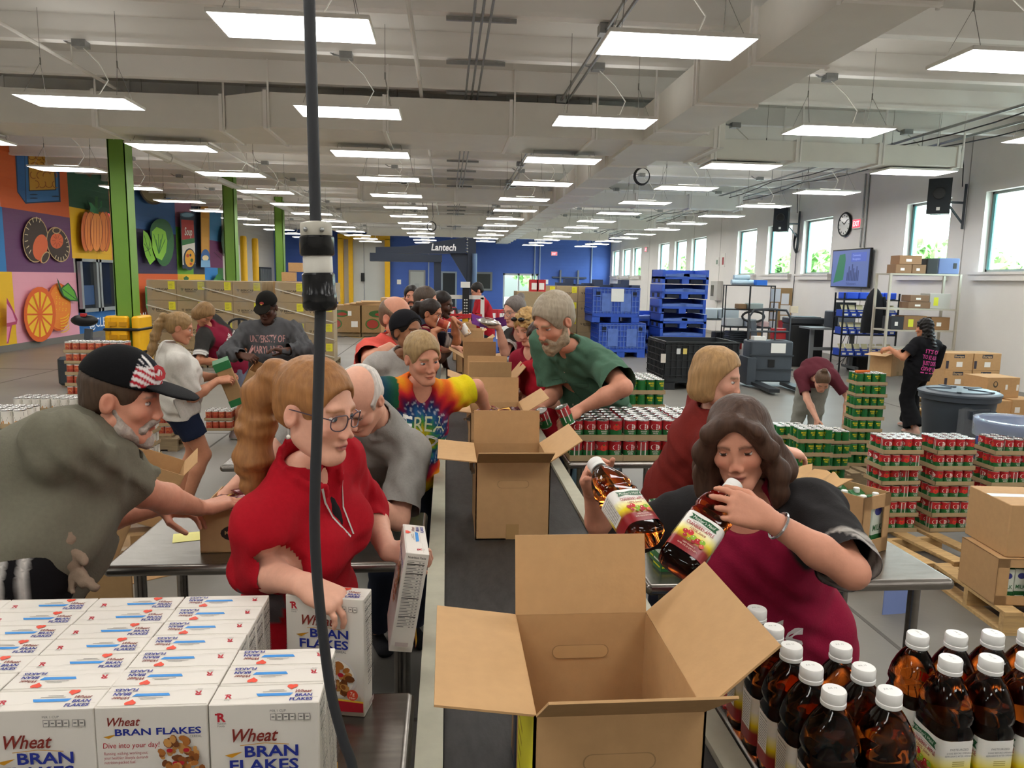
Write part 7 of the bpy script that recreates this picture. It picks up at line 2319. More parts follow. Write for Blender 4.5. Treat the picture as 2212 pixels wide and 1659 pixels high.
def drop_caps(V, Fq, caps, h):
 if len(Fq) == 0:
  return Fq
 keep = np.ones(len(Fq), bool)
 for c, nn, rad in caps:
  c, nn = A(c), nrm(nn)
  P = V[Fq]
  d = (P - c) @ nn
  r = np.linalg.norm(P.mean(1) - c, axis=1)
  keep &= ~((np.abs(d) < h * 0.62).all(1) & (r < rad))
 return Fq[keep]
def clip_end(V, Fq, c, nn, rad, reach, away=None):
 """open, clean end of a sleeve: drop what lies beyond the plane, pull crossing corners onto it"""
 c, nn = A(c), nrm(nn)
 r = V - c
 d = r @ nn
 rr = np.linalg.norm(r - d[:, None] * nn, axis=1)
 m = (d > 0) & (d < reach) & (rr < rad)
 if away is not None:     # keep cloth that belongs to the upper arm
  a0, b0, w0 = away
  def sd_(p0, p1):
   t = np.clip(((V - p0) @ (p1 - p0)) / ((p1 - p0) @ (p1 - p0)), 0, 1)
   return np.linalg.norm(V - p0 - t[:, None] * (p1 - p0), axis=1)
  m &= sd_(b0, w0) < sd_(a0, b0) - 0.004
 Fq = Fq[~m[Fq].all(1)]
 V[m] -= d[m][:, None] * nn
 return V, Fq
def npmesh(name, V, Fq, col, mat, parent, origin):
 me = bpy.data.meshes.new(name)
 V = (V - A(origin)).astype(np.float32)
 me.vertices.add(len(V))
 me.vertices.foreach_set('co', V.ravel())
 nf = len(Fq)
 me.loops.add(nf * 4)
 me.loops.foreach_set('vertex_index', Fq.astype(np.int32).ravel())
 me.polygons.add(nf)
 me.polygons.foreach_set('loop_start', np.arange(0, nf * 4, 4, dtype=np.int32))
 me.polygons.foreach_set('use_smooth', np.ones(nf, dtype=bool))
 me.update(calc_edges=True)
 at = me.color_attributes.new('Col', 'FLOAT_COLOR', 'POINT')
 at.data.foreach_set('color', np.concatenate([col, np.ones((len(V), 1))], 1).astype(np.float32).ravel())
 me.materials.append(mat)
 o = bpy.data.objects.new(name, me)
 COL.objects.link(o)
 o.parent = parent
 return o
SKIN = M('skin', '#c98f73', 0.5, attr=True, noise=(60, 0.05), bump=(90, 0.06), spec=0.35)
CLOTH = M('cloth', '#888888', 0.9, attr=True, noise=(90, 0.06), bump=(220, 0.12), spec=0.2)
HAIRM = M('hair', '#6b4a2c', 0.5, attr=True, noise=(90, 0.26), bump=(80, 0.3), stretch=(1.0, 1.0, 0.12), spec=0.35)
CURLM = M('hair_curly', '#6b4a2c', 0.55, attr=True, noise=(40, 0.4), bump=(40, 0.9), spec=0.4)
LENS = bpy.data.materials.new('spectacle_lens')
LENS.use_nodes = True
_n, _l = LENS.node_tree.nodes, LENS.node_tree.links
_n.clear()
_t, _g, _m, _o = [_n.new('ShaderNode' + k) for k in ('BsdfTransparent', 'BsdfGlossy', 'MixShader', 'OutputMaterial')]
_m.inputs[0].default_value = 0.08
_g.inputs['Roughness'].default_value = 0.05
_l.new(_t.outputs[0], _m.inputs[1])
_l.new(_g.outputs[0], _m.inputs[2])
_l.new(_m.outputs[0], _o.inputs[0])
def ik(a, t, l1, l2, pole):
 a, t, pole = A(a), A(t), A(pole)
 d = t - a
 L = np.linalg.norm(d)
 u = d / (L + 1e-9)
 if L > (l1 + l2) * 0.995:
  f = L / (l1 + l2) * 1.003
  l1, l2 = l1 * f, l2 * f
 x = (l1 * l1 - l2 * l2 + L * L) / (2 * L)
 hh = math.sqrt(max(l1 * l1 - x * x, 0))
 p = pole - (pole @ u) * u
 return a + u * x + nrm(p) * hh
def lc(c):
 return A(lin(c))
LODS = {0: dict(head=0.0042, hand=0.0042, body=0.012, cloth=0.0085, hair=0.006), 1: dict(head=0.006, hand=0.006, body=0.016, cloth=0.012, hair=0.009), 2: dict(head=0.0085, hand=0.0085, body=0.02, cloth=0.016, hair=0.012)}
EYES = {}
def person(label, hc, foot, h=1.68, face=180, look=None, sex='f', skin='#c98f73', lod=1, fat=1.0, bust=None, hip=None, neck=None, hunch=0.0, head=1.0, twist=0.0,
  rh=None, lh=None, relbow=None, lelbow=None, rfoot=None, lfoot=None,
  shirt=None, pants=None, shoes='#2b2b2e', hair=None, beard=None, glasses=None, brow=None, lid=0.25, extra=None, group=None, stride=0.0, lipcol=None, eye='#5a6b70'):
 D2 = math.radians
 s = h / 1.7
 L_ = LODS[lod]
 a = D2(face)
 fwd, rgt = A((math.sin(a), math.cos(a), 0)), A((math.cos(a), -math.sin(a), 0))
 hc = A(hc)
 hy, hp_, hr_ = look or (face, 10, 0)
 hy, hp_, hr_ = D2(hy), D2(hp_), D2(hr_)
 hf = A((math.sin(hy) * math.cos(hp_), math.cos(hy) * math.cos(hp_), -math.sin(hp_)))
 hr = A((math.cos(hy), -math.sin(hy), 0))
 hu = np.cross(hr, hf)
 hr, hu = hr * math.cos(hr_) + hu * math.sin(hr_), hu * math.cos(hr_) - hr * math.sin(hr_)
 HR = np.stack([hr, hf, hu])
 q = s * head * (0.96 if sex == 'f' else 1.02)
 def hl(x, y, z):
  return hc + (hr * x + hf * y + hu * z) * q
 male = sex == 'm'
 H = A(hip) if hip is not None else A((foot[0], foot[1], 0.53 * h))
 if neck is None:
  N = hc - nrm(hu * 0.45 + A((0, 0, 0.55))) * 0.175 * s - hf * 0.035 * s
 else:
  N = A(neck)
 up = nrm(N - H)
 Lt = np.linalg.norm(N - H)
 lat = nrm(rgt - (rgt @ up) * up)
 tf = np.cross(up, lat)
 ta = D2(twist)
 slat = nrm(lat * math.cos(ta) + tf * math.sin(ta))
 stf = np.cross(up, slat)
 back = -tf * hunch
 wd = (0.163, 0.152, 0.172, 0.168) if male else (0.172, 0.138, 0.152, 0.150)
 dp = (0.115, 0.112, 0.122, 0.082) if male else (0.118, 0.100, 0.110, 0.072)
 P = [H - up * 0.06 * s, H + up * 0.04 * s, H + up * Lt * 0.40 + back * 0.8, H + up * Lt * 0.68 + back, H + up * Lt * 0.87 + back * 0.5, N]
 ff = (1, fat, fat, 0.5 + 0.5 * fat)
 W_ = [wd[0] * s, wd[0] * s * (0.4 + 0.6 * fat), wd[1] * s * fat, wd[2] * s * ff[3], wd[3] * s * 0.92 * ff[3], 0.075 * s]
 Dp = [dp[0] * s, dp[0] * s * (0.4 + 0.6 * fat), dp[1] * s * fat, dp[2] * s * ff[3], dp[3] * s * ff[3], 0.06 * s]
 def torso(e, n0=0):
  out = []
  for i in range(n0, 5):
   lt = lat if i < 2 else slat
   w1, w2, d1, d2 = W_[i] + e, W_[i + 1] + e, Dp[i] + e, Dp[i + 1] + e
   out.append(lof(P[i], P[i + 1], lt, w1, w2, d1, d2, 0.035))
  if fat > 1.08:
   out.append(els(P[2] + tf * 0.07 * s * fat - up * 0.02, np.stack([lat, tf, up]), ((W_[2] * 0.8 + e), (Dp[2] * 0.75 + e), 0.15 * s + e), 0.05))
  b_ = bust if bust is not None else (0.0 if male else 1.0)
  if b_:
   for sg in (-1, 1):
    out.append(els(P[3] - up * 0.02 * s + slat * sg * 0.072 * s + stf * (Dp[3] * 0.72), np.stack([slat, stf, up]), (0.068 * s * b_ + e, 0.062 * s * b_ + e, 0.068 * s * b_ + e), 0.05))
  return out
 sw = (0.185 if male else 0.165) * s * ff[3]
 sh = {}
 for sd, sg in (('r', 1), ('l', -1)):
  sh[sd] = N - up * 0.055 * s + slat * sg * sw
 ual, fal = 0.285 * s, 0.25 * s
 ar = (0.052 if male else 0.047) * s * (0.6 + 0.4 * fat)
 hands = {}
 for sd, spec, pole, sg in (('r', rh, relbow, 1), ('l', lh, lelbow, -1)):
  if spec is None:
   spec = dict(w=sh[sd] - A((0, 0, 0.5 * s)) + slat * sg * 0.06 + tf * 0.08, d=(fwd * 0.2 + A((0, 0, -1))), n=-slat * sg, curl=0.35)
  spec = dict(spec)
  spec['w'] = A(spec['w'])
  pole = A(pole) if pole is not None else (slat * sg * 0.5 - stf * 0.5 - A((0, 0, 0.8)))
  el_b = A(spec['ep']) if 'ep' in spec else ik(sh[sd], spec['w'], ual, fal, pole)
  spec['e'] = el_b
  dd = nrm(spec['d']) if 'd' in spec else nrm(spec['w'] - el_b)
  nn = A(spec.get('n', (0, 0, -1)))
  nn = nrm(nn - (nn @ dd) * dd)
  spec['d'], spec['n'] = dd, nn
  spec['t'] = np.cross(dd, nn) * sg
  hands[sd] = spec
 # legs
 hj = {sd: H - up * 0.03 * s + lat * sg * 0.088 * s for sd, sg in (('r', 1), ('l', -1))}
 ft = {}
 for sd, sg, fo in (('r', 1, rfoot), ('l', -1, lfoot)):
  ft[sd] = A(fo) if fo is not None else A((foot[0], foot[1], 0)) + rgt * sg * 0.1 * s + fwd * stride * sg
 kn, an = {}, {}
 for sd in 'rl':
  an[sd] = ft[sd] + A((0, 0, 0.085 * s))
  kn[sd] = ik(hj[sd], an[sd], 0.42 * s, 0.41 * s, fwd * 0.9 + A((0, 0, 0.05)))
 # ---------------------------------------------------------- skin
 R3 = HR
 pr = []
 pr += torso(-0.004)
 pr += [rc(N - up * 0.02 * s, hl(0, -0.02, -0.055), 0.058 * s * (1.08 if male else 0.92), 0.054 * q * (1.05 if male else 0.9), 0.03)]
 for sd, sg in (('r', 1), ('l', -1)):
  hd = hands[sd]
  pr += [rc(N - up * 0.03 * s, sh[sd], 0.045 * s, 0.05 * s, 0.04), rc(sh[sd], hd['e'], ar, ar * 0.80, 0.02), rc(hd['e'], hd['e'] * 0.62 + hd['w'] * 0.38, ar * 0.80, ar * 0.82, 0.02), rc(hd['e'] * 0.62 + hd['w'] * 0.38, hd['w'], ar * 0.82, 0.0265 * s, 0.02)]
  pr += [rc(hj[sd], kn[sd], 0.088 * s * (0.5 + 0.5 * fat), 0.056 * s, 0.03), rc(kn[sd], kn[sd] * 0.7 + an[sd] * 0.3 - fwd * 0.012, 0.054 * s, 0.056 * s, 0.02), rc(kn[sd] * 0.7 + an[sd] * 0.3 - fwd * 0.012, an[sd], 0.056 * s, 0.036 * s, 0.02)]
 body_pr = list(pr)
 # head
 hd_pr = [els(hl(0, -0.012, 0.033), R3, A((0.074, 0.094, 0.085)) * q, 0.03), els(hl(0, 0.022, -0.03), R3, A((0.06, 0.072, 0.083)) * q, 0.03)]
 jw = 1.08 if male else 0.9
 nf = 1.0 if male else 0.955
 hd_pr += [rc(hl(0.045 * jw, 0.005, -0.062), hl(0.018, 0.072, -0.096), 0.022 * q, 0.021 * q, 0.025), rc(hl(-0.045 * jw, 0.005, -0.062), hl(-0.018, 0.072, -0.096), 0.022 * q, 0.021 * q, 0.025)]
 hd_pr += [els(hl(0, 0.077, -0.095), R3, A((0.02, 0.017, 0.017)) * q, 0.02)]
 hd_pr += [rc(hl(-0.036, 0.075, 0.026), hl(0.036, 0.075, 0.026), (0.0122 if male else 0.0085) * q, (0.0122 if male else 0.0085) * q, 0.018)]
 for sg in (-1, 1):
  hd_pr += [els(hl(sg * 0.04, 0.062, -0.024), R3, A((0.022, 0.021, 0.02)) * q, 0.02), els(hl(sg * 0.0325, 0.102, 0.006), R3, A((0.02, 0.022, 0.0135)) * q, 0.012, -1)]
  hd_pr += [els(hl(sg * 0.0745, -0.012, -0.008), R3, A((0.011, 0.019, 0.031)) * q, 0.006), els(hl(sg * 0.086, -0.006, -0.004), R3, A((0.008, 0.010, 0.018)) * q, 0.006, -1)]
 hd_pr += [rc(hl(0, 0.088, 0.014), hl(0, 0.102 * nf, -0.024), 0.007 * q, 0.0105 * nf * q, 0.012), els(hl(0, 0.1055 * nf, -0.028), R3, A((0.0115, 0.0105, 0.0095)) * q * nf, 0.008)]
 for sg in (-1, 1):
  hd_pr += [els(hl(sg * 0.0125, 0.101, -0.034), R3, A((0.0085, 0.011, 0.008)) * q, 0.006)]
 hd_pr += [rc(hl(-0.017, 0.088, -0.0585), hl(0.017, 0.088, -0.0585), 0.0062 * q, 0.0062 * q, 0.007), els(hl(0, 0.0955, -0.0575), R3, A((0.0175, 0.0075, 0.0055)) * q, 0.006), els(hl(0, 0.0935, -0.068), R3, A((0.0165, 0.0085, 0.0058)) * q, 0.006)]
 hd_pr += [els(hl(0, 0.108, -0.0628), R3, A((0.02, 0.012, 0.0016)) * q, 0.003, -1)]
 # hands
 hand_pr = {}
 for sd in 'rl':
  hd = hands[sd]
  w, d, nn, t = hd['w'], hd['d'], hd['n'], hd['t']
  cu = hd.get('curl', 0.4)
  spd = hd.get('spread', 0.12)
  hs = s * (1.04 if male else 0.95) * hd.get('size', 1.0)
  out = []
  kk = []
  for off_t, ln, rr_ in ((0.030, 0.070, 0.0092), (0.010, 0.078, 0.0094), (-0.011, 0.072, 0.0090), (-0.031, 0.057, 0.0080)):
   kp = w + (d * (0.092 - abs(off_t - 0.006) * 0.3) + t * off_t - nn * 0.004) * hs
   out.append(rc(w + (d * 0.006 + t * off_t * 0.55) * hs, kp, 0.0165 * hs, 0.0125 * hs, 0.012))
   out.append(rc(w + (d * 0.03 + t * off_t * 0.8 + nn * 0.006) * hs, kp + nn * 0.003 * hs, 0.014 * hs, 0.011 * hs, 0.012))
   kk.append((kp, off_t, ln, rr_))
  chains = []
  for kp, off_t, ln, rr_ in kk:
   dirv = nrm(d + t * off_t * spd / 0.03)
   ang = 0.0
   p0 = kp
   for fr, mx, rs in ((0.46, 66, 1.0), (0.30, 88, 0.9), (0.24, 52, 0.8)):
    ang += D2(mx) * cu
    v = dirv * math.cos(ang) + nn * math.sin(ang)
    p1 = p0 + v * ln * fr * hs
    chains.append(rc(p0, p1, rr_ * rs * hs * 1.02, rr_ * rs * 0.92 * hs, 0.0035))
    p0 = p1
  tb = w + (d * 0.022 + t * 0.026 + nn * 0.008) * hs
  tc_ = hd.get('thumb', 0.5)
  v1 = nrm(d * 0.55 + t * (0.9 - 0.5 * tc_) + nn * (0.15 + 0.6 * tc_))
  v2 = nrm(d * 0.85 + t * (0.45 - 0.6 * tc_) + nn * (0.15 + 0.5 * tc_))
  t1 = tb + v1 * 0.042 * hs
  t2 = t1 + v2 * 0.034 * hs
  t3 = t2 + nrm(v2 + d * 0.2 - t * 0.15 * tc_) * 0.026 * hs
  out.append(rc(w + d * 0.01 * hs + t * 0.012 * hs, tb, 0.015 * hs, 0.0155 * hs, 0.012))
  chains += [rc(tb, t1, 0.0145 * hs, 0.0112 * hs, 0.006), rc(t1, t2, 0.0108 * hs, 0.0098 * hs, 0.004), rc(t2, t3, 0.0098 * hs, 0.0082 * hs, 0.004)]
  hand_pr[sd] = out + chains
 allpr = body_pr + hd_pr + hand_pr['r'] + hand_pr['l']
 lo = np.min([p[1] for p in allpr], axis=0) - 0.03
 hi = np.max([p[2] for p in allpr], axis=0) + 0.03
 boxes = []
 hb = (hc - 0.145 * q, hc + 0.145 * q)
 hb = (A((hb[0][0], hb[0][1], hb[0][2] - 0.015)), hb[1])
 boxes.append((hb[0], hb[1], L_['head'], body_pr[:6] + hd_pr))
 for sd in 'rl':
  pts = np.array([p[1] for p in hand_pr[sd]] + [p[2] for p in hand_pr[sd]])
  boxes.append((pts.min(0) - 0.012, pts.max(0) + 0.012, L_['hand'], body_pr + hand_pr[sd]))
 Vs, Fs, n0 = [], [], 0
 V, Fq = polygonise(body_pr + hd_pr[:3] + hand_pr['r'][:8] + hand_pr['l'][:8], lo, hi, L_['body'])
 cen = V[Fq].mean(1)
 keep = np.ones(len(Fq), bool)
 for b0, b1, _h, _p in boxes:
  m_ = L_['body'] * 0.9
  keep &= ~((cen > b0 + m_).all(1) & (cen < b1 - m_).all(1))
 Fq = Fq[keep]
 Vs.append(V)
 Fs.append(Fq)
 n0 = len(V)
 for b0, b1, hh_, pp in boxes:
  V, Fq = polygonise(pp, b0, b1, hh_)
  Vs.append(V)
  Fs.append(Fq + n0)
  n0 += len(V)
 V = np.concatenate(Vs)
 Fq = np.concatenate(Fs)
 base = lc(skin)
 col = np.tile(base, (len(V), 1))
 loc = ((V - hc) @ HR.T) / q
 near = (np.abs(loc) < 0.16).all(1)
 def mixc(mask, c):
  col[:] = col * (1 - mask[:, None]) + A(c) * mask[:, None]
 x_, y_, z_ = loc[:, 0], loc[:, 1], loc[:, 2]
 fm_ = near & (y_ > 0.05)
 red = base * A((1.02, 0.72, 0.7))
 for sg in (-1, 1):
  mixc(np.where(fm_, 0.45 * np.exp(-(((x_ - sg * 0.042) / 0.022) ** 2 + ((z_ + 0.022) / 0.02) ** 2)), 0), red)
  mixc(np.where(near, 0.4 * np.exp(-(((x_ - sg * 0.078) / 0.012) ** 2 + ((z_ + 0.005) / 0.03) ** 2 + ((y_ + 0.01) / 0.025) ** 2)), 0), red)
 mixc(np.where(fm_, 0.4 * np.exp(-((x_ / 0.016) ** 2 + ((z_ + 0.03) / 0.014) ** 2)), 0), red)
 lp = lc(lipcol) if lipcol else base * A((0.88, 0.52, 0.5))
 mixc(np.where(fm_ & (y_ > 0.075), 0.85 * np.clip(1.6 - 1.6 * ((x_ / 0.0225) ** 2 + ((z_ + 0.0628) / 0.0105) ** 2), 0, 1), 0), lp)
 mixc(np.where(fm_ & (y_ > 0.08), 0.8 * np.exp(-((z_ + 0.0628) / 0.0022) ** 2) * (np.abs(x_) < 0.021), 0), lp * 0.35)
 bc = lc(brow or hair[1] if hair else '#5a4030')
 bz = 0.0285 - 3.2 * (np.abs(x_) - 0.03) ** 2 * 4
 mixc(np.where(fm_ & (np.abs(x_) > 0.011) & (np.abs(x_) < 0.05), 0.8 * np.exp(-((z_ - bz) / 0.0052) ** 2), 0), bc * 0.8)
 if beard and beard[0] == 'stubble':
  jawm = near & (z_ < -0.035) & (y_ > -0.02) & (z_ > -0.125)
  mixc(np.where(jawm, beard[2], 0), lc(beard[1]))
 # nails and knuckles stay skin coloured; eyes
 EV, EF, EC = [], [], []
 nu, nv = (22, 14) if lod == 0 else (14, 9)
 gz = nrm(A((0, 1, 0.05 - lid * 0.7)))
 for sg in (-1, 1):
  ec = A((sg * 0.0315, 0.0708, 0.0065))
  rad = 0.0132
  o0 = len(V) + sum(len(e) for e in EV)
  ii, jj = np.meshgrid(np.arange(nv + 1), np.arange(nu), indexing='ij')
  th, ph = np.pi * ii / nv, 2 * np.pi * jj / nu
  dirs = np.stack([np.sin(th) * np.cos(ph), np.cos(th), np.sin(th) * np.sin(ph)], -1).reshape(-1, 3)
  EV.append(hc + ((ec + dirs * rad) * q) @ HR)
  cidx = np.arange((nv + 1) * nu).reshape(nv + 1, nu)
  qd = np.stack([cidx[:-1, :], np.roll(cidx, -1, 1)[:-1, :], np.roll(cidx, -1, 1)[1:, :], cidx[1:, :]], -1).reshape(-1, 4)
  EF.append(qd + o0)
  ev = np.arcsin(np.clip(dirs[:, 2], -1, 1))
  cc_ = np.tile(A((0.72, 0.68, 0.65)), (len(dirs), 1))
  an_ = np.arccos(np.clip(dirs @ gz, -1, 1))
  cc_[an_ < 0.62] = lc(eye)
  cc_[an_ < 0.27] = (0.01, 0.01, 0.01)
  lt_ = 0.72 - lid * 0.9
  lb_ = -0.5
  cc_[(ev > lt_ - 0.16)] = base * 0.22
  cc_[(ev > lt_)] = base * A((0.86, 0.74, 0.7))
  cc_[(ev < lb_ + 0.12)] = base * A((0.7, 0.5, 0.48))
  cc_[(ev < lb_)] = base * A((0.92, 0.82, 0.8))
  EC.append(cc_)
 V = np.concatenate([V] + EV)
 Fq = np.concatenate([Fq] + EF)
 col = np.concatenate([col] + EC)
 org = A((foot[0], foot[1], 0))
 root = thing('person', label, 'person', tuple(org), 0, group)
 npmesh('body', V, Fq, col, SKIN, root, org)
 ctx = dict(H=H, N=N, up=up, lat=lat, tf=tf, slat=slat, stf=stf, sh=sh, hands=hands, hc=hc, HR=HR, q=q, s=s, hl=hl, root=root, org=org, P=P, Dp=Dp, W=W_, fwd=fwd, rgt=rgt, kn=kn, an=an, ft=ft, hj=hj, L=L_, Lt=Lt)
 # ---------------------------------------------------------- clothes
 if shirt:
  e = shirt.get('ease', 0.014)
  hem = H - up * (shirt.get('hem', 0.1) * s)
  tp = torso(e)
  tp.insert(0, lof(hem - up * 0.05, P[1], lat, W_[0] + e * 1.1, W_[1] + e, Dp[0] + e * 1.1, Dp[1] + e, 0.03))
  for sd in 'rl':
   tp.append(rc(N - up * 0.035 * s, sh[sd], 0.048 * s + e * 0.7, 0.056 * s + e * 0.6, 0.04))
  amp = shirt.get('fold', 0.0022)
  prs = [grp(tp, 0.035, [(hem, -up)], amp, shirt.get('ff', 1.0), shirt.get('seed', 1))]
  caps = [(hem, -up, 0.45)]
  sl_t = shirt.get('sleeve', 0.62)
  for sd in 'rl':
   S0, E0, W0 = sh[sd], hands[sd]['e'], hands[sd]['w']
   se = shirt.get('sease', 0.016)
   if sl_t <= 1.0:
    end = S0 + (E0 - S0) * sl_t
    dv = nrm(E0 - S0)
    prs.append(grp([rc(S0 - dv * 0.01, end + dv * 0.03, ar + e + 0.004, ar * 0.92 + se, 0.02)], 0.045, (), amp * 1.2, 1.3, 3))
    caps.append((end, dv, ar + se + 0.055, 0.17))
   else:
    end = E0 + (W0 - E0) * (sl_t - 1)
    dv = nrm(W0 - E0)
    r_end = (0.03 + (ar * 0.8 - 0.03) * (2 - sl_t)) * 1.0
    prs.append(grp([rc(S0, E0, ar + e, ar * 0.82 + se, 0.02)], 0.045, (), amp * 1.8, 1.6, 3))
    prs.append(grp([rc(E0, end + dv * 0.02, ar * 0.84 + se, r_end + se * 0.8, 0.025)], 0.03, (), amp * 1.8, 1.6, 3))
    caps.append((end, dv, r_end + se + 0.03, 0.08))
  nk = shirt.get('neck', 'crew')
  nd = nrm(hl(0, -0.02, -0.055) - N)
  nr_ = 0.058 * s * (1.08 if male else 0.92)
  prs.append(rc(N + nd * 0.005 * s, N + nd * 0.16 * s, nr_ + 0.002, 0.05 * q + 0.004, 0.006)[:4] + (-1,))
  if nk == 'crew':
   prs.append(els(N + up * 0.03 * s + tf * 0.035 * s, np.stack([slat, stf, up]), (0.066 * s, 0.066 * s, 0.05 * s), 0.008, -1))
  elif nk == 'v':
   prs.append(rc(N + tf * 0.075 * s + up * 0.02 * s, N + tf * (Dp[3] + 0.03) - up * 0.10 * s, 0.058 * s, 0.012 * s, 0.008)[:4] + (-1,))
  elif nk == 'scoop':
   prs.append(els(N + tf * 0.075 * s - up * 0.005 * s, np.stack([slat, stf, up]), (0.08 * s, 0.07 * s, 0.075 * s), 0.008, -1))
  else:
   dv_ = 0.13 if nk == 'zip' else 0.07
   prs.append(rc(N + tf * 0.09 * s + up * 0.02 * s, N + tf * (Dp[3] + 0.025) - up * dv_ * s, 0.034 * s, 0.007 * s, 0.006)[:4] + (-1,))
   cz, hb2 = (0.05, 0.030) if nk == 'zip' else (0.026, 0.024)
   for sg in (-1, 1):
    pts = []
    for t_ in np.linspace(0.0, 1.0, 7):
     fi = t_ * 2.75
     pts.append(N + (slat * sg * math.sin(fi) - stf * math.cos(fi)) * (0.070 + 0.012 * t_) * s + stf * 0.016 * s + nd * (cz - 0.05 * t_ ** 1.5) * s)
    for p_, q_ in zip(pts, pts[1:]):
     prs.append(lof(p_, q_, nd, hb2 * s, hb2 * s, 0.0085 * s, 0.0085 * s, 0.006))
  lo = np.min([p[1] for p in prs if p[4] > 0], axis=0) - 0.03
  hi = np.max([p[2] for p in prs if p[4] > 0], axis=0) + 0.03
  V, Fq = polygonise(prs, lo, hi, L_['cloth'])
  Fq = drop_caps(V, Fq, caps[:1], L_['cloth'])
  for c_ in caps[1:]:
   V, Fq = clip_end(V, Fq, *c_)
  cl = np.tile(lc(shirt['color']), (len(V), 1))
  if shirt.get('paint'):
   cl = shirt['paint'](V, cl, ctx)
  ctx['shirt'] = npmesh(shirt.get('name', 'shirt'), V, Fq, cl, CLOTH, root, org)
  ctx['shirt_geo'] = (V, Fq)
 if pants:
  e = pants.get('ease', 0.012)
  ln = pants.get('len', 1.0)
  wz = H + up * pants.get('rise', 0.1) * s
  prs = [grp([lof(P[0] - up * 0.02, wz + up * 0.03, lat, W_[0] + e * 0.6, W_[1] * 0.97 + e * 0.6, Dp[0] + e * 0.6, Dp[1] * 0.97 + e * 0.6)], 0.04, [(wz, up)], 0.001, 1, 5)]
  caps = [(wz, up, 0.4)]
  for sd in 'rl':
   kneep, ank = kn[sd], an[sd]
   th_ = 0.092 * s * (0.5 + 0.5 * fat)
   if ln < 0.5:
    end = hj[sd] + (kneep - hj[sd]) * (ln * 2)
    dv = nrm(kneep - hj[sd])
    prs.append(grp([rc(hj[sd], end + dv * 0.03, th_ + e, th_ * 0.86 + e + 0.008)], 0.05, [(end, dv)], 0.001, 1, 4))
   else:
    end = ank + (kneep - ank) * 0.04
    dv = nrm(ank - kneep)
    fl = pants.get('flare', 0.0)
    prs.append(grp([rc(hj[sd], kneep, th_ + e, 0.066 * s + e), rc(kneep, end + dv * 0.02, 0.066 * s + e, 0.058 * s + e + fl, 0.03)], 0.05, [(end, dv)], 0.0025, 1.3, 4))
   caps.append((end, dv, 0.16))
  lo = np.min([p[1] for p in prs], axis=0) - 0.03
  hi = np.max([p[2] for p in prs], axis=0) + 0.03
  hp2 = L_['cloth'] * 1.3
  V, Fq = polygonise(prs, lo, hi, hp2)
  Fq = drop_caps(V, Fq, caps, hp2)
  cl = np.tile(lc(pants['color']), (len(V), 1))
  if pants.get('paint'):
   cl = pants['paint'](V, cl, ctx)
  npmesh('shorts' if ln < 0.5 else 'trousers', V, Fq, cl, CLOTH, root, org)
 if shoes:
  for sd in 'rl':
   f0 = ft[sd]
   prs = [grp([lof(f0 - fwd * 0.05 * s + A((0, 0, 0.035)), f0 + fwd * 0.15 * s + A((0, 0, 0.026)), rgt, 0.036 * s, 0.043 * s, 0.04 * s, 0.028 * s), rc(f0 - fwd * 0.03 + A((0, 0, 0.05)), f0 + A((0, 0, 0.09)) - fwd * 0.02, 0.038 * s, 0.042 * s)], 0.02, [(A((0, 0, 0.002)), A((0, 0, -1.0)))])]
   lo, hi = prs[0][1] - 0.02, prs[0][2] + 0.02
   V, Fq = polygonise(prs, lo, hi, L_['cloth'])
   cl = np.tile(lc(shoes), (len(V), 1))
   cl[V[:, 2] < 0.022] = lc('#d8d4cc') if shoes not in ('#2b2b2e',) else lc('#1a1a1a')
   npmesh('shoe', V, Fq, cl, CLOTH, root, org)
 # ---------------------------------------------------------- hair
 def grow(name, prs, color, mat=HAIRM, hh_=None, tint=None):
  lo = np.min([p[1] for p in prs if p[4] > 0], axis=0) - 0.02
  hi = np.max([p[2] for p in prs if p[4] > 0], axis=0) + 0.02
  hh_ = hh_ or L_['hair']
  V, Fq = polygonise(prs, lo, hi, hh_)
  c_ = np.tile(lc(color), (len(V), 1))
  if tint is not None:
   c_ = tint(V, c_)
  return npmesh(name, V, Fq, c_, mat, root, org)
 def E_(x, y, z, rx, ry, rz, k=0.02, sg=1):
  return els(hl(x, y, z), R3, A((rx, ry, rz)) * q, k, sg)
 def T_(pts, k=0.02):
  return [rc(hl(*p[:3]), hl(*r[:3]), p[3] * q, r[3] * q, k) for p, r in zip(pts, pts[1:])]
 if hair:
  kind, hcol = hair[0], hair[1]
  hcut = (hl(0, 0, -0.045), -nrm(hu - hf * 0.55))
  face_cut = [E_(0, 0.085, -0.02, 0.068, 0.062, 0.094, 0.012, -1)]
  ear_cut = [E_(sg * 0.085, 0.0, -0.012, 0.022, 0.024, 0.034, 0.01, -1) for sg in (-1, 1)]
  am = 0.0006
  if kind == 'short':
   th_ = hair[2] if len(hair) > 2 else 0.010
   prs = [grp([E_(0, -0.014, 0.036, 0.074 + th_, 0.094 + th_, 0.085 + th_), E_(0, -0.05, -0.02, 0.062 + th_ * 0.5, 0.05, 0.05)], 0.02, [hcut], am, 3.0, 2)] + face_cut + ear_cut
  elif kind == 'buzz':
   prs = [grp([E_(0, -0.014, 0.036, 0.0765, 0.0965, 0.0875)], 0.02, [(hl(0, 0, -0.015), -nrm(hu - hf * 0.25))])] + face_cut
  elif kind == 'fringe':
   prs = [grp([E_(0, -0.014, 0.03, 0.083, 0.102, 0.088), E_(0, -0.05, -0.02, 0.066, 0.052, 0.05)], 0.02, [hcut, (hl(0, 0, 0.05), nrm(hu + hf * 0.5)), (hl(0, 0.035, 0), hf)], am, 3.0, 2)] + ear_cut
  elif kind == 'pony':
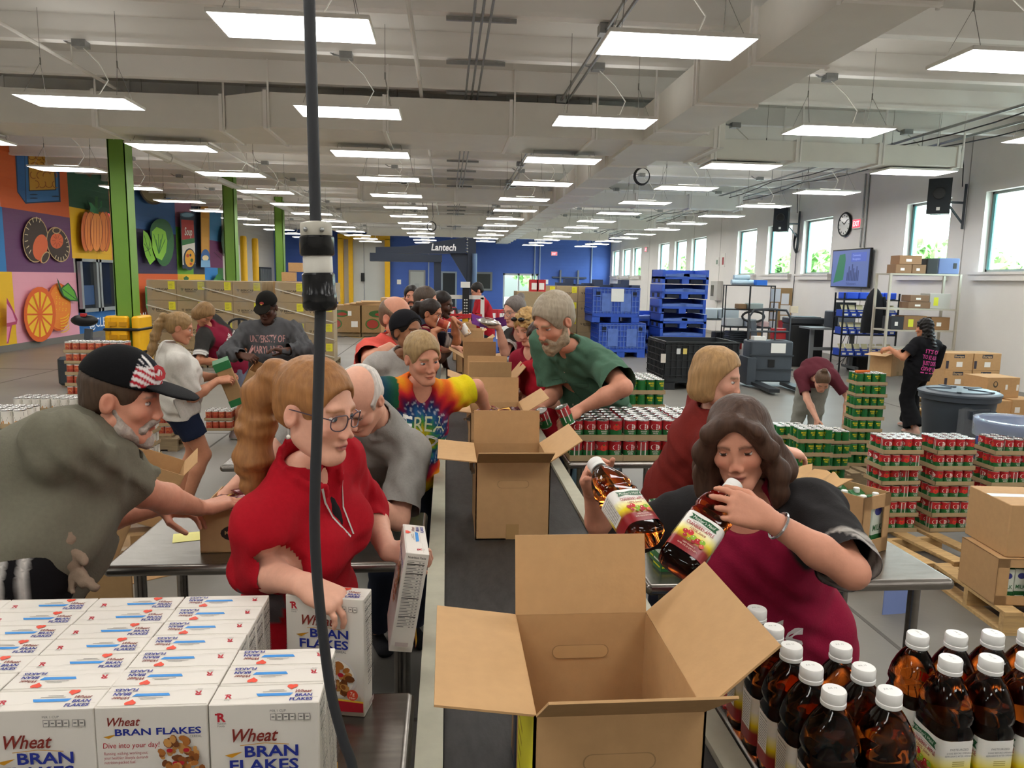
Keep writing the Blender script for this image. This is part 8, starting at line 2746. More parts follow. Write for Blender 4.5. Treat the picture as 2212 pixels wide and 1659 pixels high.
   prs = [grp([E_(0, -0.014, 0.036, 0.083, 0.103, 0.094), E_(0, -0.05, -0.012, 0.066, 0.055, 0.055)], 0.02, [hcut], am, 3.0, 2)] + face_cut + ear_cut
   tl = hair[2] if len(hair) > 2 else [(0, -0.10, 0.05, 0.026), (0, -0.135, 0.04, 0.03), (0, -0.155, -0.02, 0.036), (0, -0.15, -0.1, 0.038), (0, -0.135, -0.18, 0.028), (0, -0.125, -0.25, 0.008)]
   tp_ = T_(tl, 0.025)
   prs.append(grp(tp_, 0.02, (), 0.0022, 1.6, 5))
  elif kind == 'bun':
   prs = [grp([E_(0, -0.014, 0.036, 0.081, 0.101, 0.092), E_(0, -0.05, -0.012, 0.066, 0.055, 0.055)], 0.02, [hcut], am, 3.0, 2)] + face_cut + ear_cut
   bp_ = hair[2] if len(hair) > 2 else (0, -0.07, 0.12)
   prs.append(grp([E_(bp_[0], bp_[1], bp_[2], 0.036, 0.034, 0.032)], 0.012, (), 0.002, 4, 2))
  elif kind == 'bob':
   zc = hair[2] if len(hair) > 2 else -0.105
   wdt = hair[3] if len(hair) > 3 else 1.0
   prs = [grp([E_(0, -0.014, 0.036, 0.09, 0.108, 0.1), E_(0, -0.03, -0.035, 0.094 * wdt, 0.086, 0.11)], 0.03, [(hl(0, 0, zc), -hu)], hair[5] if len(hair) > 5 else 0.0016, 1.1, 2), E_(0, 0.092, -0.03, 0.105 if hair[4:] and hair[4] == 'tuck' else 0.061, 0.082 if hair[4:] and hair[4] == 'tuck' else 0.075, 0.106, 0.012, -1), E_(0, 0.03, -0.12, 0.05, 0.05, 0.06, 0.02, -1)]
   if hair[4:] and hair[4] == 'wavy':
    lk = []
    for sg in (-1, 1):
     lk += T_([(sg * 0.02, 0.07, 0.1, 0.02), (sg * 0.062, 0.072, 0.066, 0.021), (sg * 0.086, 0.055, 0.0, 0.024), (sg * 0.098, 0.03, -0.08, 0.03), (sg * 0.098, 0.04, -0.14, 0.028), (sg * 0.088, 0.055, -0.175, 0.012)], 0.025)
     lk += T_([(sg * 0.09, -0.03, -0.02, 0.03), (sg * 0.108, -0.03, -0.1, 0.036), (sg * 0.1, -0.02, -0.18, 0.016)], 0.025)
    lk += T_([(0.0, -0.09, -0.05, 0.04), (0.0, -0.1, -0.14, 0.045), (0.0, -0.09, -0.19, 0.02)], 0.03)
    prs.append(grp(lk, 0.02, (), 0.0035, 1.3, 6))
   if hair[4:] and hair[4] == 'bangs':
    prs.append(grp([E_(0.012, 0.066, 0.074, 0.056, 0.034, 0.034), E_(-0.03, 0.068, 0.06, 0.03, 0.03, 0.034)], 0.02, (), 0.001, 2, 3))
  elif kind == 'curly':
   prs = [grp([E_(0, -0.014, 0.036, 0.094, 0.11, 0.1), E_(0, -0.035, -0.05, 0.112, 0.09, 0.13)], 0.03, [(hl(0, 0, -0.16), -hu)], 0.0075, 2.6, 8), E_(0, 0.092, -0.035, 0.060, 0.075, 0.1, 0.012, -1), E_(0, 0.04, -0.15, 0.05, 0.06, 0.07, 0.02, -1)]
  elif kind == 'long':
   ln_ = hair[2] if len(hair) > 2 else 0.3
   side = T_([(0.075, -0.02, -0.02, 0.03), (0.085, -0.005, -0.12, 0.032), (0.08, 0.01, -ln_, 0.02)], 0.03) + T_([(-0.075, -0.02, -0.02, 0.03), (-0.085, -0.005, -0.12, 0.032), (-0.08, 0.01, -ln_, 0.02)], 0.03)
   bk = [lof(hl(0, -0.06, 0.0), hl(0, -0.085, -ln_), hr, 0.085 * q, 0.095 * q, 0.045 * q, 0.03 * q)]
   prs = [grp([E_(0, -0.014, 0.036, 0.087, 0.105, 0.095)] + side + bk, 0.03, (), hair[3] if len(hair) > 3 else 0.003, 2.2, 2), E_(0, 0.092, -0.035, 0.060, 0.072, 0.098, 0.012, -1)]
  grow('hair', prs, hcol, CURLM if kind == 'curly' else HAIRM)
 if beard and beard[0] in ('full', 'short', 'goatee'):
  tb_ = 0.008 if beard[0] == 'full' else -0.002
  if beard[0] == 'goatee':
   prs = [grp([els(hl(0, 0.08, -0.095), R3, A((0.024, 0.02, 0.024)) * q)] + T_([(-0.024, 0.086, -0.05, 0.006), (0.0, 0.096, -0.046, 0.006), (0.024, 0.086, -0.05, 0.006)]), 0.01, (), 0.0015, 4, 3)]
  else:
   drop = beard[2] if len(beard) > 2 else 0.0
   prs = [grp(T_([(0.063, 0.008, -0.028, 0.008 + tb_ * 0.5), (0.05, 0.03, -0.078, 0.022 + tb_ * 0.6), (0.014, 0.074, -0.1, 0.022 + tb_)], 0.02) + T_([(-0.063, 0.008, -0.028, 0.008 + tb_ * 0.5), (-0.05, 0.03, -0.078, 0.022 + tb_ * 0.6), (-0.014, 0.074, -0.1, 0.022 + tb_)], 0.02) + T_([(0, 0.078, -0.095, 0.022 + tb_), (0, 0.085, -0.11 - drop, 0.02)], 0.02) + T_([(-0.034, 0.08, -0.07, 0.012), (-0.02, 0.094, -0.0475, 0.0085), (0.0, 0.1, -0.044, 0.0085), (0.02, 0.094, -0.0475, 0.0085), (0.034, 0.08, -0.07, 0.012)], 0.01), 0.02, (), 0.0012, 3.5, 3), E_(0, 0.104, -0.064, 0.02, 0.02, 0.0085, 0.006, -1)]
  grow('beard', prs, beard[1], CURLM)
 if glasses:
  gm = C(glasses, 0.3)
  mb = MB()
  for sg in (-1, 1):
   ring = [hl(sg * 0.0325 + 0.0245 * math.copysign(abs(math.cos(t)) ** 0.7, math.cos(t)), 0.1 - 0.012 * abs(math.cos(t)) * (1 if math.cos(t) * sg > 0 else 0), 0.0035 + 0.0195 * math.copysign(abs(math.sin(t)) ** 0.75, math.sin(t))) - org for t in [2 * PI * k / 20 for k in range(20)]]
   mb.tube(ring, 0.0016 * q, gm, 5, closed=True)
   mb.tube([hl(sg * 0.057, 0.09, 0.012) - org, hl(sg * 0.076, 0.04, 0.012) - org, hl(sg * 0.081, -0.015, 0.008) - org], 0.0016 * q, gm, 5)
  mb.tube([hl(-0.0085, 0.1, 0.01) - org, hl(0, 0.103, 0.012) - org, hl(0.0085, 0.1, 0.01) - org], 0.0016 * q, gm, 5)
  mb.build('spectacles', root, True)
  for sg in (-1, 1):
   m2 = MB()
   pts = [hl(sg * 0.0325 + 0.0235 * math.copysign(abs(math.cos(t)) ** 0.7, math.cos(t)), 0.1 - 0.012 * abs(math.cos(t)) * (1 if math.cos(t) * sg > 0 else 0), 0.0035 + 0.0185 * math.copysign(abs(math.sin(t)) ** 0.75, math.sin(t))) - org for t in [2 * PI * k / 20 for k in range(20)]]
   m2.add(pts, [tuple(range(20))], LENS)
   m2.build('lens', root)
 if extra:
  extra(ctx, grow, E_, T_)
 return ctx
def on_shirt(ctx, dc, name, centre, u, v, out, target=None, lift=0.0025, depth=0.6):
 """lay flat lettering over the cloth: every vertex is dropped onto the garment along -out"""
 V, Fq = ctx['shirt_geo'] if target is None else target
 bv = BVHTree.FromPolygons([tuple(p) for p in V], [tuple(int(i) for i in f) for f in Fq])
 u, v, out = nrm(u), nrm(v), nrm(out)
 mb = MB()
 for pts, fs, m, h in dc.items:
  vs = []
  for a_, b_ in pts:
   o_ = A(centre) + u * a_ + v * b_ + out * depth
   hit = bv.ray_cast(Vector(o_), Vector(-out), 2.0)
   p_ = A(hit[0]) if hit[0] is not None else A(centre) + u * a_ + v * b_
   vs.append(p_ + out * (lift + h) - ctx['org'])
  mb.add(vs, fs, m)
 o = mb.build(name, ctx.get('shirt') if target is None else ctx['root'])
 return o
# ------------------------------------------------------------------ the volunteers
def arm_dist(V, ctx, sd):
 S0, E0, W0 = ctx['sh'][sd], ctx['hands'][sd]['e'], ctx['hands'][sd]['w']
 def segd(a, b):
  ba = b - a
  t = np.clip(((V - a) @ ba) / (ba @ ba), 0, 1)
  return np.linalg.norm(V - a - t[:, None] * ba, axis=1), t
 d1, t1 = segd(S0, E0)
 d2, t2 = segd(E0, W0)
 return np.where(d1 < d2, d1, d2), np.where(d1 < d2, t1, 1 + t2)
def raglan(sleeve, stripe, st_at=None, torso=None, end=0.62):
 def f(V, cl, ctx):
  s = ctx['s']
  for sd, sg in (('r', 1), ('l', -1)):
   d, t = arm_dist(V, ctx, sd)
   la = ((V - ctx['N']) @ ctx['slat']) * sg
   hgt = (V - ctx['N']) @ ctx['up']
   # raglan seam runs from the neck to the armpit; soft edges one voxel wide
   w_ = ctx['L']['cloth'] * 1.1
   e1 = np.minimum(la - (0.075 + (-hgt) * 0.45) * s, np.minimum(0.125 * s - d, hgt + 0.3 * s))
   e2 = np.minimum(0.085 * s - d, (t - 0.3) * 0.28)
   k = np.clip(0.5 + np.maximum(e1, e2) / w_, 0, 1)
   cl = cl * (1 - k[:, None]) + lc(sleeve) * k[:, None]
   if stripe:
    for a_ in (end - 0.16, end - 0.06):
     k2 = np.clip((0.011 - np.abs(t - a_) * 0.28) / w_ + 0.5, 0, 1) * k * (d < 0.12)
     cl = cl * (1 - k2[:, None]) + lc(stripe) * k2[:, None]
  return cl
 return f
def script_print(ctx, w=0.2, dz=-0.2, col='#dcd6d2', txt='Gills', dx=0.0, h=0.085):
 c = ctx['N'] + ctx['up'] * dz + ctx['slat'] * dx
 dc = Decal().text(txt, 0, 0, h, C(col, 0.8), 'C', bold=0.03, shear=0.45, fit=w, rot=0.15)
 on_shirt(ctx, dc, 'script_print', c, -ctx['slat'], ctx['up'], ctx['stf'])
MAROON, CHAR, LST = '#7a1830', '#33312f', '#b9b4ae'
FAIR, PALE, TAN, DARK, BROWN_ = '#cf9278', '#dba58d', '#bd8060', '#4a2d20', '#8f5f42'
# 1 man in the cap leaning over the table
def cap_extra(ctx, grow, E_, T_):
 hl, HR, q = ctx['hl'], ctx['HR'], ctx['q']
 hr, hf, hu = HR
 def tint(V, c):
  L = ((V - ctx['hc']) @ HR.T) / q
  fr = (L[:, 1] > 0.035) & (L[:, 2] > 0.052)
  c[fr] = lc('#dcd7d6')
  n1 = np.sin(L[:, 2] * 330 + 3 * np.sin(L[:, 0] * 60) + L[:, 1] * 60)
  c[fr & (L[:, 2] < 0.1) & (n1 > 0.1)] = lc('#a8202c')
  n2 = np.sin(L[:, 0] * 260 + 1) * np.sin(L[:, 2] * 300 + L[:, 1] * 200)
  c[fr & (L[:, 2] > 0.105) & (n2 < 0.35)] = lc('#15161f')
  return c
 prs = [grp([E_(0, -0.012, 0.042, 0.088, 0.108, 0.103)], 0.02, [(hl(0, 0, 0.047), -nrm(hu + hf * 0.1))])]
 grow('cap_crown', prs, '#101012', CLOTH, 0.005, tint)
 pb = [grp([els(hl(0, 0.115, 0.05), np.stack([hr, nrm(hf - hu * 0.12), nrm(hu + hf * 0.12)]), A((0.078, 0.085, 0.0085)) * q)], 0.01, [(hl(0, 0.07, 0), -hf)])]
 grow('cap_brim', pb, '#121214', CLOTH, 0.0045)
 dc = Decal().text('C', 0, 0, 0.036 * q, C('#b3202a'), 'C', bold=0.09)
 m = MB()
 dc.onto(m, Vector(hl(0.022, 0.094, 0.077) - ctx['org']), Vector(-hr * 0.75 + hf * 0.45) * -1, Vector(hu * 1.0 - hf * 0.35), Vector(hf + hr * 0.5 + hu * 0.3), 0.001)
 m.build('cap_letter', ctx['root'])
 # pair of work gloves tucked at the waist
 p0 = A(Yp(120, 1170, 1.97))
 GL = '#8d7a68'
 for k, (dx, dz) in enumerate(((0.0, 0.0), (0.03, -0.01))):
  w = p0 + A((dx, -0.01 * k, dz + 0.03))
  prs = [grp([rc(w, w + A((0.0, 0, -0.07)), 0.03, 0.034)] + [rc(w + A((0.0, 0, -0.06)), w + A((-0.045 + 0.03 * j + 0.03 * k, -0.015, -0.13 - 0.012 * (j % 2))), 0.014, 0.011, 0.008) for j in range(4)] + [rc(w + A((0.01, 0, -0.03)), w + A((0.05, -0.01, -0.07)), 0.014, 0.012, 0.008)], 0.01, (), 0.0015, 3, 2)]
  grow('work_glove', prs, GL, CLOTH, 0.006)
def stripes_paint(V, cl, ctx):
 side = (V - ctx['H']) @ ctx['lat']
 fw = (V - ctx['H']) @ ctx['fwd']
 for sd in 'r':
  base = ctx['hj'][sd]
  f2 = (V - base) @ ctx['fwd']
  m = side > 0.07
  for a_ in (-0.05, -0.0, 0.03, 0.075):
   k = np.clip((0.007 - np.abs(f2 - a_)) / 0.011 + 0.5, 0, 1) * m
   cl = cl * (1 - k[:, None]) + lc('#cfcac4') * k[:, None]
 return cl
hcp = Yp(262, 858, 2.22)
person('man in a flag-print black cap and olive polo leaning over the steel table', hcp, (-1.62, 2.0), 1.76, 88, (84, 14, 0), 'm', FAIR, 0, 1.2, 0,
 hip=tuple(Yp(70, 1215, 2.05)), neck=tuple(Yp(203, 948, 2.2)), hunch=0.05,
 rh=dict(w=Yp(432, 1098, 2.56), d=(0.75, 0.45, 0.05), n=(0.1, 0.1, -1), curl=0.3), relbow=(-0.1, -0.6, -1.2),
 lh=dict(w=(-1.0, 2.62, 1.08), d=(1, 0.1, -0.2), n=(0, 0, -1), curl=0.3),
 shirt=dict(color='#6d6a5c', sleeve=0.8, ease=0.022, sease=0.036, neck='polo', hem=0.07, fold=0.0055, ff=0.55), pants=dict(color='#100f11', ease=0.03, paint=stripes_paint),
 hair=('short', '#4a3a2e', 0.008), beard=('short', '#a59a90'), brow='#8d7f74', extra=cap_extra, lid=0.38)
# 2 woman in red quarter zip
def red_extra(ctx, grow, E_, T_):
 m = MB()
 cz = C('#b9b6b2', 0.3)
 N, up, tf, sl, s = ctx['N'], ctx['up'], ctx['stf'], ctx['slat'], ctx['s']
 V, Fq = ctx['shirt_geo']
 for sg in (-1, 1):
  dc = Decal()
  pts = [(sg * 0.048, 0.015), (sg * 0.040, -0.03), (sg * 0.024, -0.08), (sg * 0.006, -0.135)]
  dc.line(pts, 0.005, cz)
  on_shirt(ctx, dc, 'zip', N, -sl, up, tf, lift=0.003)
 e1 = ctx['hl'](0.079, -0.004, -0.045) - ctx['org']
 for sg in (-1, 1):
  e1 = ctx['hl'](sg * 0.081, -0.006, -0.046) - ctx['org']
  mm = MB()
  mm.tube([e1 + A((0, 0, 0.008)), e1 + A((0, 0, -0.006))], 0.0014, cz, 5).sphere(tuple(e1 + A((0, 0, -0.011))), 0.005, C('#e6e2da', 0.2), 8, 6)
  mm.build('earring', ctx['root'], True)
 # black top showing in the open zip
 prs = [grp([lof(N + tf * 0.035 * s - up * 0.09 * s, N + tf * 0.055 * s - up * 0.14 * s, sl, 0.05 * s, 0.06 * s, 0.07 * s, 0.075 * s)], 0.02)]
 grow('black_top', prs, '#1c1a1d', CLOTH, 0.008)
def red_paint(V, cl, ctx):
 la = (V - ctx['N']) @ ctx['slat']
 hg = (V - ctx['N']) @ ctx['up']
 fw = (V - ctx['N']) @ ctx['stf']
 d, t = arm_dist(V, ctx, 'r')
 m = (la > 0.09) & (hg < -0.17) & (hg > -0.36) & (np.abs(fw - 0.02) < 0.045 - 0.1 * np.abs(hg + 0.26)) & (d > 0.06)
 cl[m] = lc('#5b5558')
 return cl
tail = [(0, -0.10, 0.05, 0.026), (0.0, -0.135, 0.045, 0.032), (0, -0.165, -0.01, 0.042), (0.0, -0.165, -0.10, 0.047), (0.01, -0.15, -0.18, 0.044), (0.0, -0.14, -0.25, 0.03), (0.0, -0.125, -0.30, 0.006)]
person('woman with a ginger ponytail and glasses in a red quarter-zip top packing cereal', Yp(682, 884, 1.80), (-0.47, 2.06), 1.67, 112, (118, 14, 0), 'f', PALE, 0, 1.06, 1.15, head=1.06,
 hip=(-0.42, 2.04, 0.93), neck=tuple(Yp(655, 1020, 1.86)), hunch=0.0, twist=0,
 rh=dict(ep=Yp(548, 1232, 1.80), w=Yp(655, 1262, 1.60), d=(0.80, -0.12, -0.42), n=(-0.25, 0.35, -1), curl=0.38, spread=0.25, thumb=0.4), relbow=(-0.45, -0.3, -1.0),
 lh=dict(w=Yp(838, 1192, 1.98), d=(0.85, 0.25, 0.05), n=(0.2, 0.15, -1), curl=0.5, thumb=0.7), lelbow=(0.2, 0.9, -0.8),
 shirt=dict(color='#a3101f', sleeve=1.45, ease=0.014, sease=0.012, neck='zip', hem=0.16, fold=0.002, paint=red_paint), pants=dict(color='#15131a'),
 hair=('pony', '#98683c', tail), glasses='#4a3b46', brow='#a06a3c', extra=red_extra, lid=0.3, eye='#4f6a78', lipcol='#b0605c')
# 3 bald man in grey polo bending his head
def polo_buttons(ctx, grow, E_, T_):
 for k in range(2):
  dc = Decal().ell(0, -0.05 - 0.035 * k, 0.0045, 0.0045, C('#d0cdc8', 0.4), 8)
  on_shirt(ctx, dc, 'button', ctx['N'], -ctx['slat'], ctx['up'], ctx['stf'], lift=0.004)
person('bald elderly man in a grey polo bowing his head over the table', Yp(776, 862, 2.72), (-0.58, 3.42), 1.70, 208, (206, 50, 8), 'm', PALE, 0, 1.02, 0, head=1.02,
 hip=(-0.52, 3.32, 0.9), neck=tuple(Yp(812, 906, 2.92)), hunch=0.06,
 lh=dict(w=Yp(752, 1075, 2.62), d=(-0.6, -0.35, -0.5), n=(0, -0.2, -1), curl=0.4), lelbow=(0.5, 0.0, -1),
 rh=dict(w=(-0.85, 2.85, 1.05), d=(-0.2, -0.8, -0.4), n=(0, 0, -1), curl=0.4),
 shirt=dict(color='#8b8884', sleeve=0.85, ease=0.022, sease=0.032, neck='polo', hem=0.12, fold=0.003, ff=0.8), pants=dict(color='#26262c'),
 hair=('fringe', '#cfc8c0'), brow='#9a8a7c', extra=polo_buttons, lid=0.45)
# 4 woman in tie-dye
def tiedye(V, cl, ctx):
 c = ctx['N'] - ctx['up'] * 0.2 + ctx['stf'] * 0.12
 x = (V - c) @ ctx['slat']
 z = (V - c) @ ctx['up']
 r = np.hypot(x, z)
 th = np.arctan2(z, x)
 v = r * 11 + th * 0.10 + 0.28 * np.sin(th * 9 + r * 40) * 0.5 + 0.12 * np.sin(th * 23)
 pal = [('#1c3a2c', 0.0), ('#c9a818', 0.45), ('#3f8a2a', 0.85), ('#1f4f7a', 1.25), ('#1b2350', 1.75), ('#7d1230', 2.1), ('#c2242a', 2.5), ('#d8701c', 2.95), ('#d9bd1a', 3.5), ('#cfc81e', 4.3), ('#c9cc1e', 5.2)]
 P_ = np.array([lc(a) for a, _ in pal])
 X_ = np.array([b for _, b in pal])
 out = np.stack([np.interp(v, X_, P_[:, i]) for i in range(3)], 1)
 dl = (V - ctx['N']) @ ctx['slat']
 d, t = arm_dist(V, ctx, 'r')
 m = (d < 0.11) & (dl > 0.12)
 g = np.clip((dl - 0.12) / 0.1, 0, 1)[:, None]
 gr = lc('#1f5a36') * (1 - g) + lc('#1b2f5a') * g
 out[m] = gr[m]
 white = (np.sin(th * 26 + 4 * np.sin(r * 60)) > 0.86) & (v > 1.3) & (v < 1.95)
 out[white] = out[white] * 0.5 + 0.3
 return out
def berea(ctx, grow, E_, T_):
 dc = Decal().text('BE', -0.145, 0.0, 0.066, C('#e9e7e2', 0.7), 'L', bold=0.03, fit=0.09).text('REA', -0.045, 0.0, 0.066, C('#c6c9a2', 0.7), 'L', bold=-0.0, fit=0.16).text('AND', -0.13, -0.085, 0.068, C('#d6d3cf', 0.7), 'L', bold=0.03, fit=0.22)
 on_shirt(ctx, dc, 'lettering', ctx['N'] - ctx['up'] * 0.165, -ctx['slat'], ctx['up'], ctx['stf'])
person('woman in a rainbow tie-dye shirt with white letters reaching into a box', Yp(912, 772, 3.45), (-0.26, 3.72), 1.66, 158, (150, 18, -5), 'f', FAIR, 0, 1.12, 1.0, head=1.02, hip=(-0.25, 3.72, 0.88), neck=tuple(Yp(905, 832, 3.55)),
 lh=dict(ep=Yp(1028, 836, 3.75), w=(0.215, 3.93, 1.2), d=(0.1, 0.2, -1), n=(-0.6, -0.3, 0), curl=0.3), lelbow=(0.9, -0.8, -0.1),
 rh=dict(w=(-0.5, 3.45, 0.98), d=(0.2, -0.5, -0.7), n=(0.6, 0.4, -0.4), curl=0.35),
 shirt=dict(color='#c9a818', sleeve=0.68, ease=0.02, sease=0.035, neck='v', hem=0.14, fold=0.003, paint=tiedye), pants=dict(color='#2c3140'),
 hair=('short', '#9a7f58', 0.011), extra=berea, lid=0.35, brow='#8d7450')
# 5 woman with headband
def headband(ctx, grow, E_, T_):
 hl = ctx['hl']
 grow('headband', [grp([E_(0, -0.016, 0.036, 0.09, 0.108, 0.098)], 0.02, [(hl(0, 0, 0.02), -nrm(ctx['HR'][2] - ctx['HR'][1] * 0.4)), (hl(0, 0.045, 0), nrm(ctx['HR'][1] - ctx['HR'][2] * 0.3))])], '#17161a', CLOTH, 0.006)
person('dark-skinned woman in a black headband and light grey long-sleeved top', Yp(879, 716, 4.62), (-0.42, 4.82), 1.66, 140, (132, 5, 0), 'f', BROWN_, 1, 1.08, 1.0, head=1.1, neck=tuple(Yp(868, 770, 4.75)),
 rh=dict(w=(-0.45, 4.6, 1.05), d=(0.4, -0.6, -0.5), n=(0, 0, -1), curl=0.4), lh=dict(w=(-0.1, 4.75, 1.1), d=(0.8, -0.2, -0.3), n=(0, 0, -1), curl=0.4),
 shirt=dict(color='#a9a49e', sleeve=1.9, ease=0.018, neck='crew', hem=0.12), pants=dict(color='#2d2c33'), hair=('bun', '#17120f', (0, -0.1, 0.02)), extra=headband, lid=0.15, eye='#2b1a12', lipcol='#7d4038')
# 6 man in coral
person('bald man in a coral t-shirt standing behind the headband woman', Yp(856, 686, 5.15), (-0.56, 5.3), 1.82, 120, (128, 8, 0), 'm', FAIR, 1, 1.22, 0, head=1.1, neck=tuple(Yp(845, 738, 5.2)),
 rh=dict(w=Yp(842, 748, 4.95), d=(0.8, 0.1, -0.3), n=(0, 0, -1), curl=0.4), relbow=(-0.8, -0.6, -0.4), lh=dict(w=(-0.12, 5.35, 1.15), d=(0.8, 0.0, -0.3), n=(0, 0, -1), curl=0.4),
 shirt=dict(color='#d8574c', sleeve=0.75, ease=0.024, sease=0.035, neck='crew', hem=0.14), pants=dict(color='#3a3a40'), hair=('fringe', '#6d5643'), lid=0.2)
# 7..10 people farther along the mural side of the belt
person('bearded man in a bright red t-shirt far behind the line', Yp(889, 641, 9.4), (-0.5, 9.5), 1.80, 175, (180, 5, 0), 'm', FAIR, 2, 1.1, 0, head=1.05,
 shirt=dict(color='#c9382f', sleeve=0.7, ease=0.022, neck='crew'), pants=dict(color='#2b2d36'), hair=('short', '#1d1714', 0.012), beard=('short', '#2a1f1a'))
person('man with short dark hair in a navy shirt behind the woman with dark glasses', Yp(920, 651, 7.45), (-0.34, 7.5), 1.84, 100, (105, 12, 0), 'm', FAIR, 1, 1.12, 0, head=1.05,
 rh=dict(w=Yp(930, 706, 6.5) + Vector((0, 0.25, 0)), d=(0.8, -0.3, 0.1), n=(0, 0.2, -1), curl=0.5), lh=dict(w=(0.1, 7.55, 1.2), d=(1, 0, -0.2), n=(0, 0, -1), curl=0.4),
 shirt=dict(color='#1f2433', sleeve=0.75, ease=0.02, neck='crew'), pants=dict(color='#3a3a40'), hair=('short', '#4a3d33', 0.011))
def held_can(label, a, b, kind='white'):
 o = put_can(kind, 0, 0, 0, label, 0.0)
 z = (Vector(b) - Vector(a)).normalized()
 o.rotation_mode = 'QUATERNION'
 o.rotation_quaternion = z.to_track_quat('Z', 'Y')
 o.location = a
 return o
c1 = Yp(1003, 706, 6.75)
person('woman with a dark ponytail and glasses in a maroon raglan shirt holding cans', Yp(931, 677, 6.6), (-0.3, 6.68), 1.64, 100, (108, 14, 0), 'f', TAN, 1, 1.12, 1.0, head=1.08, neck=tuple(Yp(918, 717, 6.65)),
 lh=dict(w=c1 + Vector((-0.1, 0.0, 0.07)), d=(0.8, -0.1, -0.5), n=(0.2, -0.2, -1), curl=0.55), lelbow=(0.2, 0.5, -1),
 rh=dict(w=Yp(936, 716, 6.42), d=(0.85, 0.1, 0.35), n=(0, 0.3, -1), curl=0.5), relbow=(0.1, -0.6, -1),
 shirt=dict(color=MAROON, sleeve=0.8, ease=0.018, sease=0.025, neck='v', hem=0.12, paint=raglan('#24242c', '#d0cbc6', end=0.8)), pants=dict(color='#2c2f3c'), hair=('pony', '#241913'), glasses='#231d1e', lid=0.4)
held_can('tipped over the box by the woman with the dark ponytail', c1 + Vector((0.035, -0.02, -0.075)), c1 + Vector((-0.035, 0.01, 0.03)))
q1 = Yp(957, 700, 6.35)
held_can('held level by the woman with the dark ponytail', q1 + Vector((-0.05, 0, 0.02)), q1 + Vector((0.06, 0.0, -0.02)), 'redw')
person('dark-skinned man with a shaved head in a red jersey', Yp(955, 657, 7.9), (-0.16, 8.15), 1.82, 95, (108, 15, 0), 'm', DARK, 1, 1.12, 0, head=1.05, hip=(-0.3, 8.1, 0.95),
 rh=dict(w=(0.1, 7.75, 1.25), d=(0.9, -0.2, -0.3), n=(0, 0, -1), curl=0.4),
 shirt=dict(color='#b0202b', sleeve=0.8, ease=0.022, neck='crew', paint=raglan('#9c1c27', None)), pants=dict(color='#2b2d36'), hair=('buzz', '#1c1411'), beard=('stubble', '#241812', 0.35), eye='#1d120c')
person('man with dark hair in a red polo working at the sealing machine', Yp(1031, 628, 13.0), (0.68, 13.05), 1.84, 262, (262, 28, 0), 'm', FAIR, 2, 1.12, 0, head=1.0,
 lh=dict(w=Yp(1000, 675, 12.7), d=(-0.8, 0, -0.4), n=(0, 0, -1), curl=0.4), rh=dict(w=(0.35, 12.9, 1.1), d=(-0.8, 0, -0.4), n=(0, 0, -1), curl=0.4),
 shirt=dict(color='#a31a27', sleeve=0.75, ease=0.022, neck='polo'), pants=dict(color='#2b2d36'), hair=('short', '#1d1714', 0.012), glasses='#222222')
# window side of the belt
bg = Yp(1055, 702, 6.2)
person('woman with grey pulled-back hair and glasses in a maroon and charcoal raglan shirt', Yp(1112, 672, 6.3), (0.92, 6.5), 1.68, 232, (238, 16, 0), 'f', PALE, 1, 1.15, 1.1, head=1.08, neck=tuple(Yp(1128, 712, 6.4)),
 rh=dict(w=bg + Vector((0.09, 0.02, -0.02)), d=(-0.9, -0.05, 0.1), n=(0, 0, 1), curl=0.3), relbow=(0.2, 0.2, -1), lh=dict(w=(0.7, 6.15, 1.05), d=(-0.7, -0.4, -0.3), n=(0, 0, -1), curl=0.4),
 shirt=dict(color=MAROON, sleeve=0.8, ease=0.018, sease=0.028, neck='scoop', hem=0.12, paint=raglan(CHAR, '#c9c3bc', end=0.8)), pants=dict(color='#2c2f3c'), hair=('bun', '#6f6762', (0, -0.09, 0.1)), glasses='#6d6468', lid=0.35,
 extra=lambda ctx, g, E_, T_: script_print(ctx, 0.2, -0.27))
snack_bag('crumpled silver packet in the hand of the grey-haired woman', bg + Vector((0, -0.02, 0.03)), (0.2, 0.1, 0.2), FOIL2, 1.1)
pp = Yp(1060, 704, 6.55)
o = thing('purple_bag', 'purple printed carrier sheet behind the silver packet', 'bag', tuple(pp))
PUR = M('purple_plastic', '#6a2a7d', 0.35, noise=(20, 0.3), bump=(14, 0.8))
rings = []
for k in range(6):
 u = k / 5
 rings.append([((u - 0.5) * 0.34 + 0.01 * math.sin(3 * j), 0.03 * math.sin(j * 1.3 + k), 0.02 * math.cos(PI * j / 3) * (1 if j < 4 else -1) + 0.05 * (u - 0.5) ** 2 * 3 + (0.06 if j in (1, 2) else 0)) for j in range(6)])
MB().loft(rings, PUR).build('sheet', o, True)
MB().box((-0.1, -0.035, -0.01), (0.06, -0.03, 0.03), C('#4a1c5c')).build('print', o)
def shades(ctx, grow, E_, T_):
 mb = MB()
 hl, org = ctx['hl'], ctx['org']
 for sg in (-1, 1):
  mb.sphere(tuple(hl(sg * 0.034, 0.07, 0.105) - org), (0.026, 0.02, 0.016), C('#141416', 0.1), 10, 6)
 mb.tube([hl(-0.085, -0.01, 0.05) - org, hl(-0.06, 0.06, 0.1) - org, hl(0.06, 0.06, 0.1) - org, hl(0.085, -0.01, 0.05) - org], 0.003, C('#141416', 0.1), 5)
 mb.build('sunglasses', ctx['root'], True)
 script_print(ctx, 0.18, -0.28, txt='Gills')
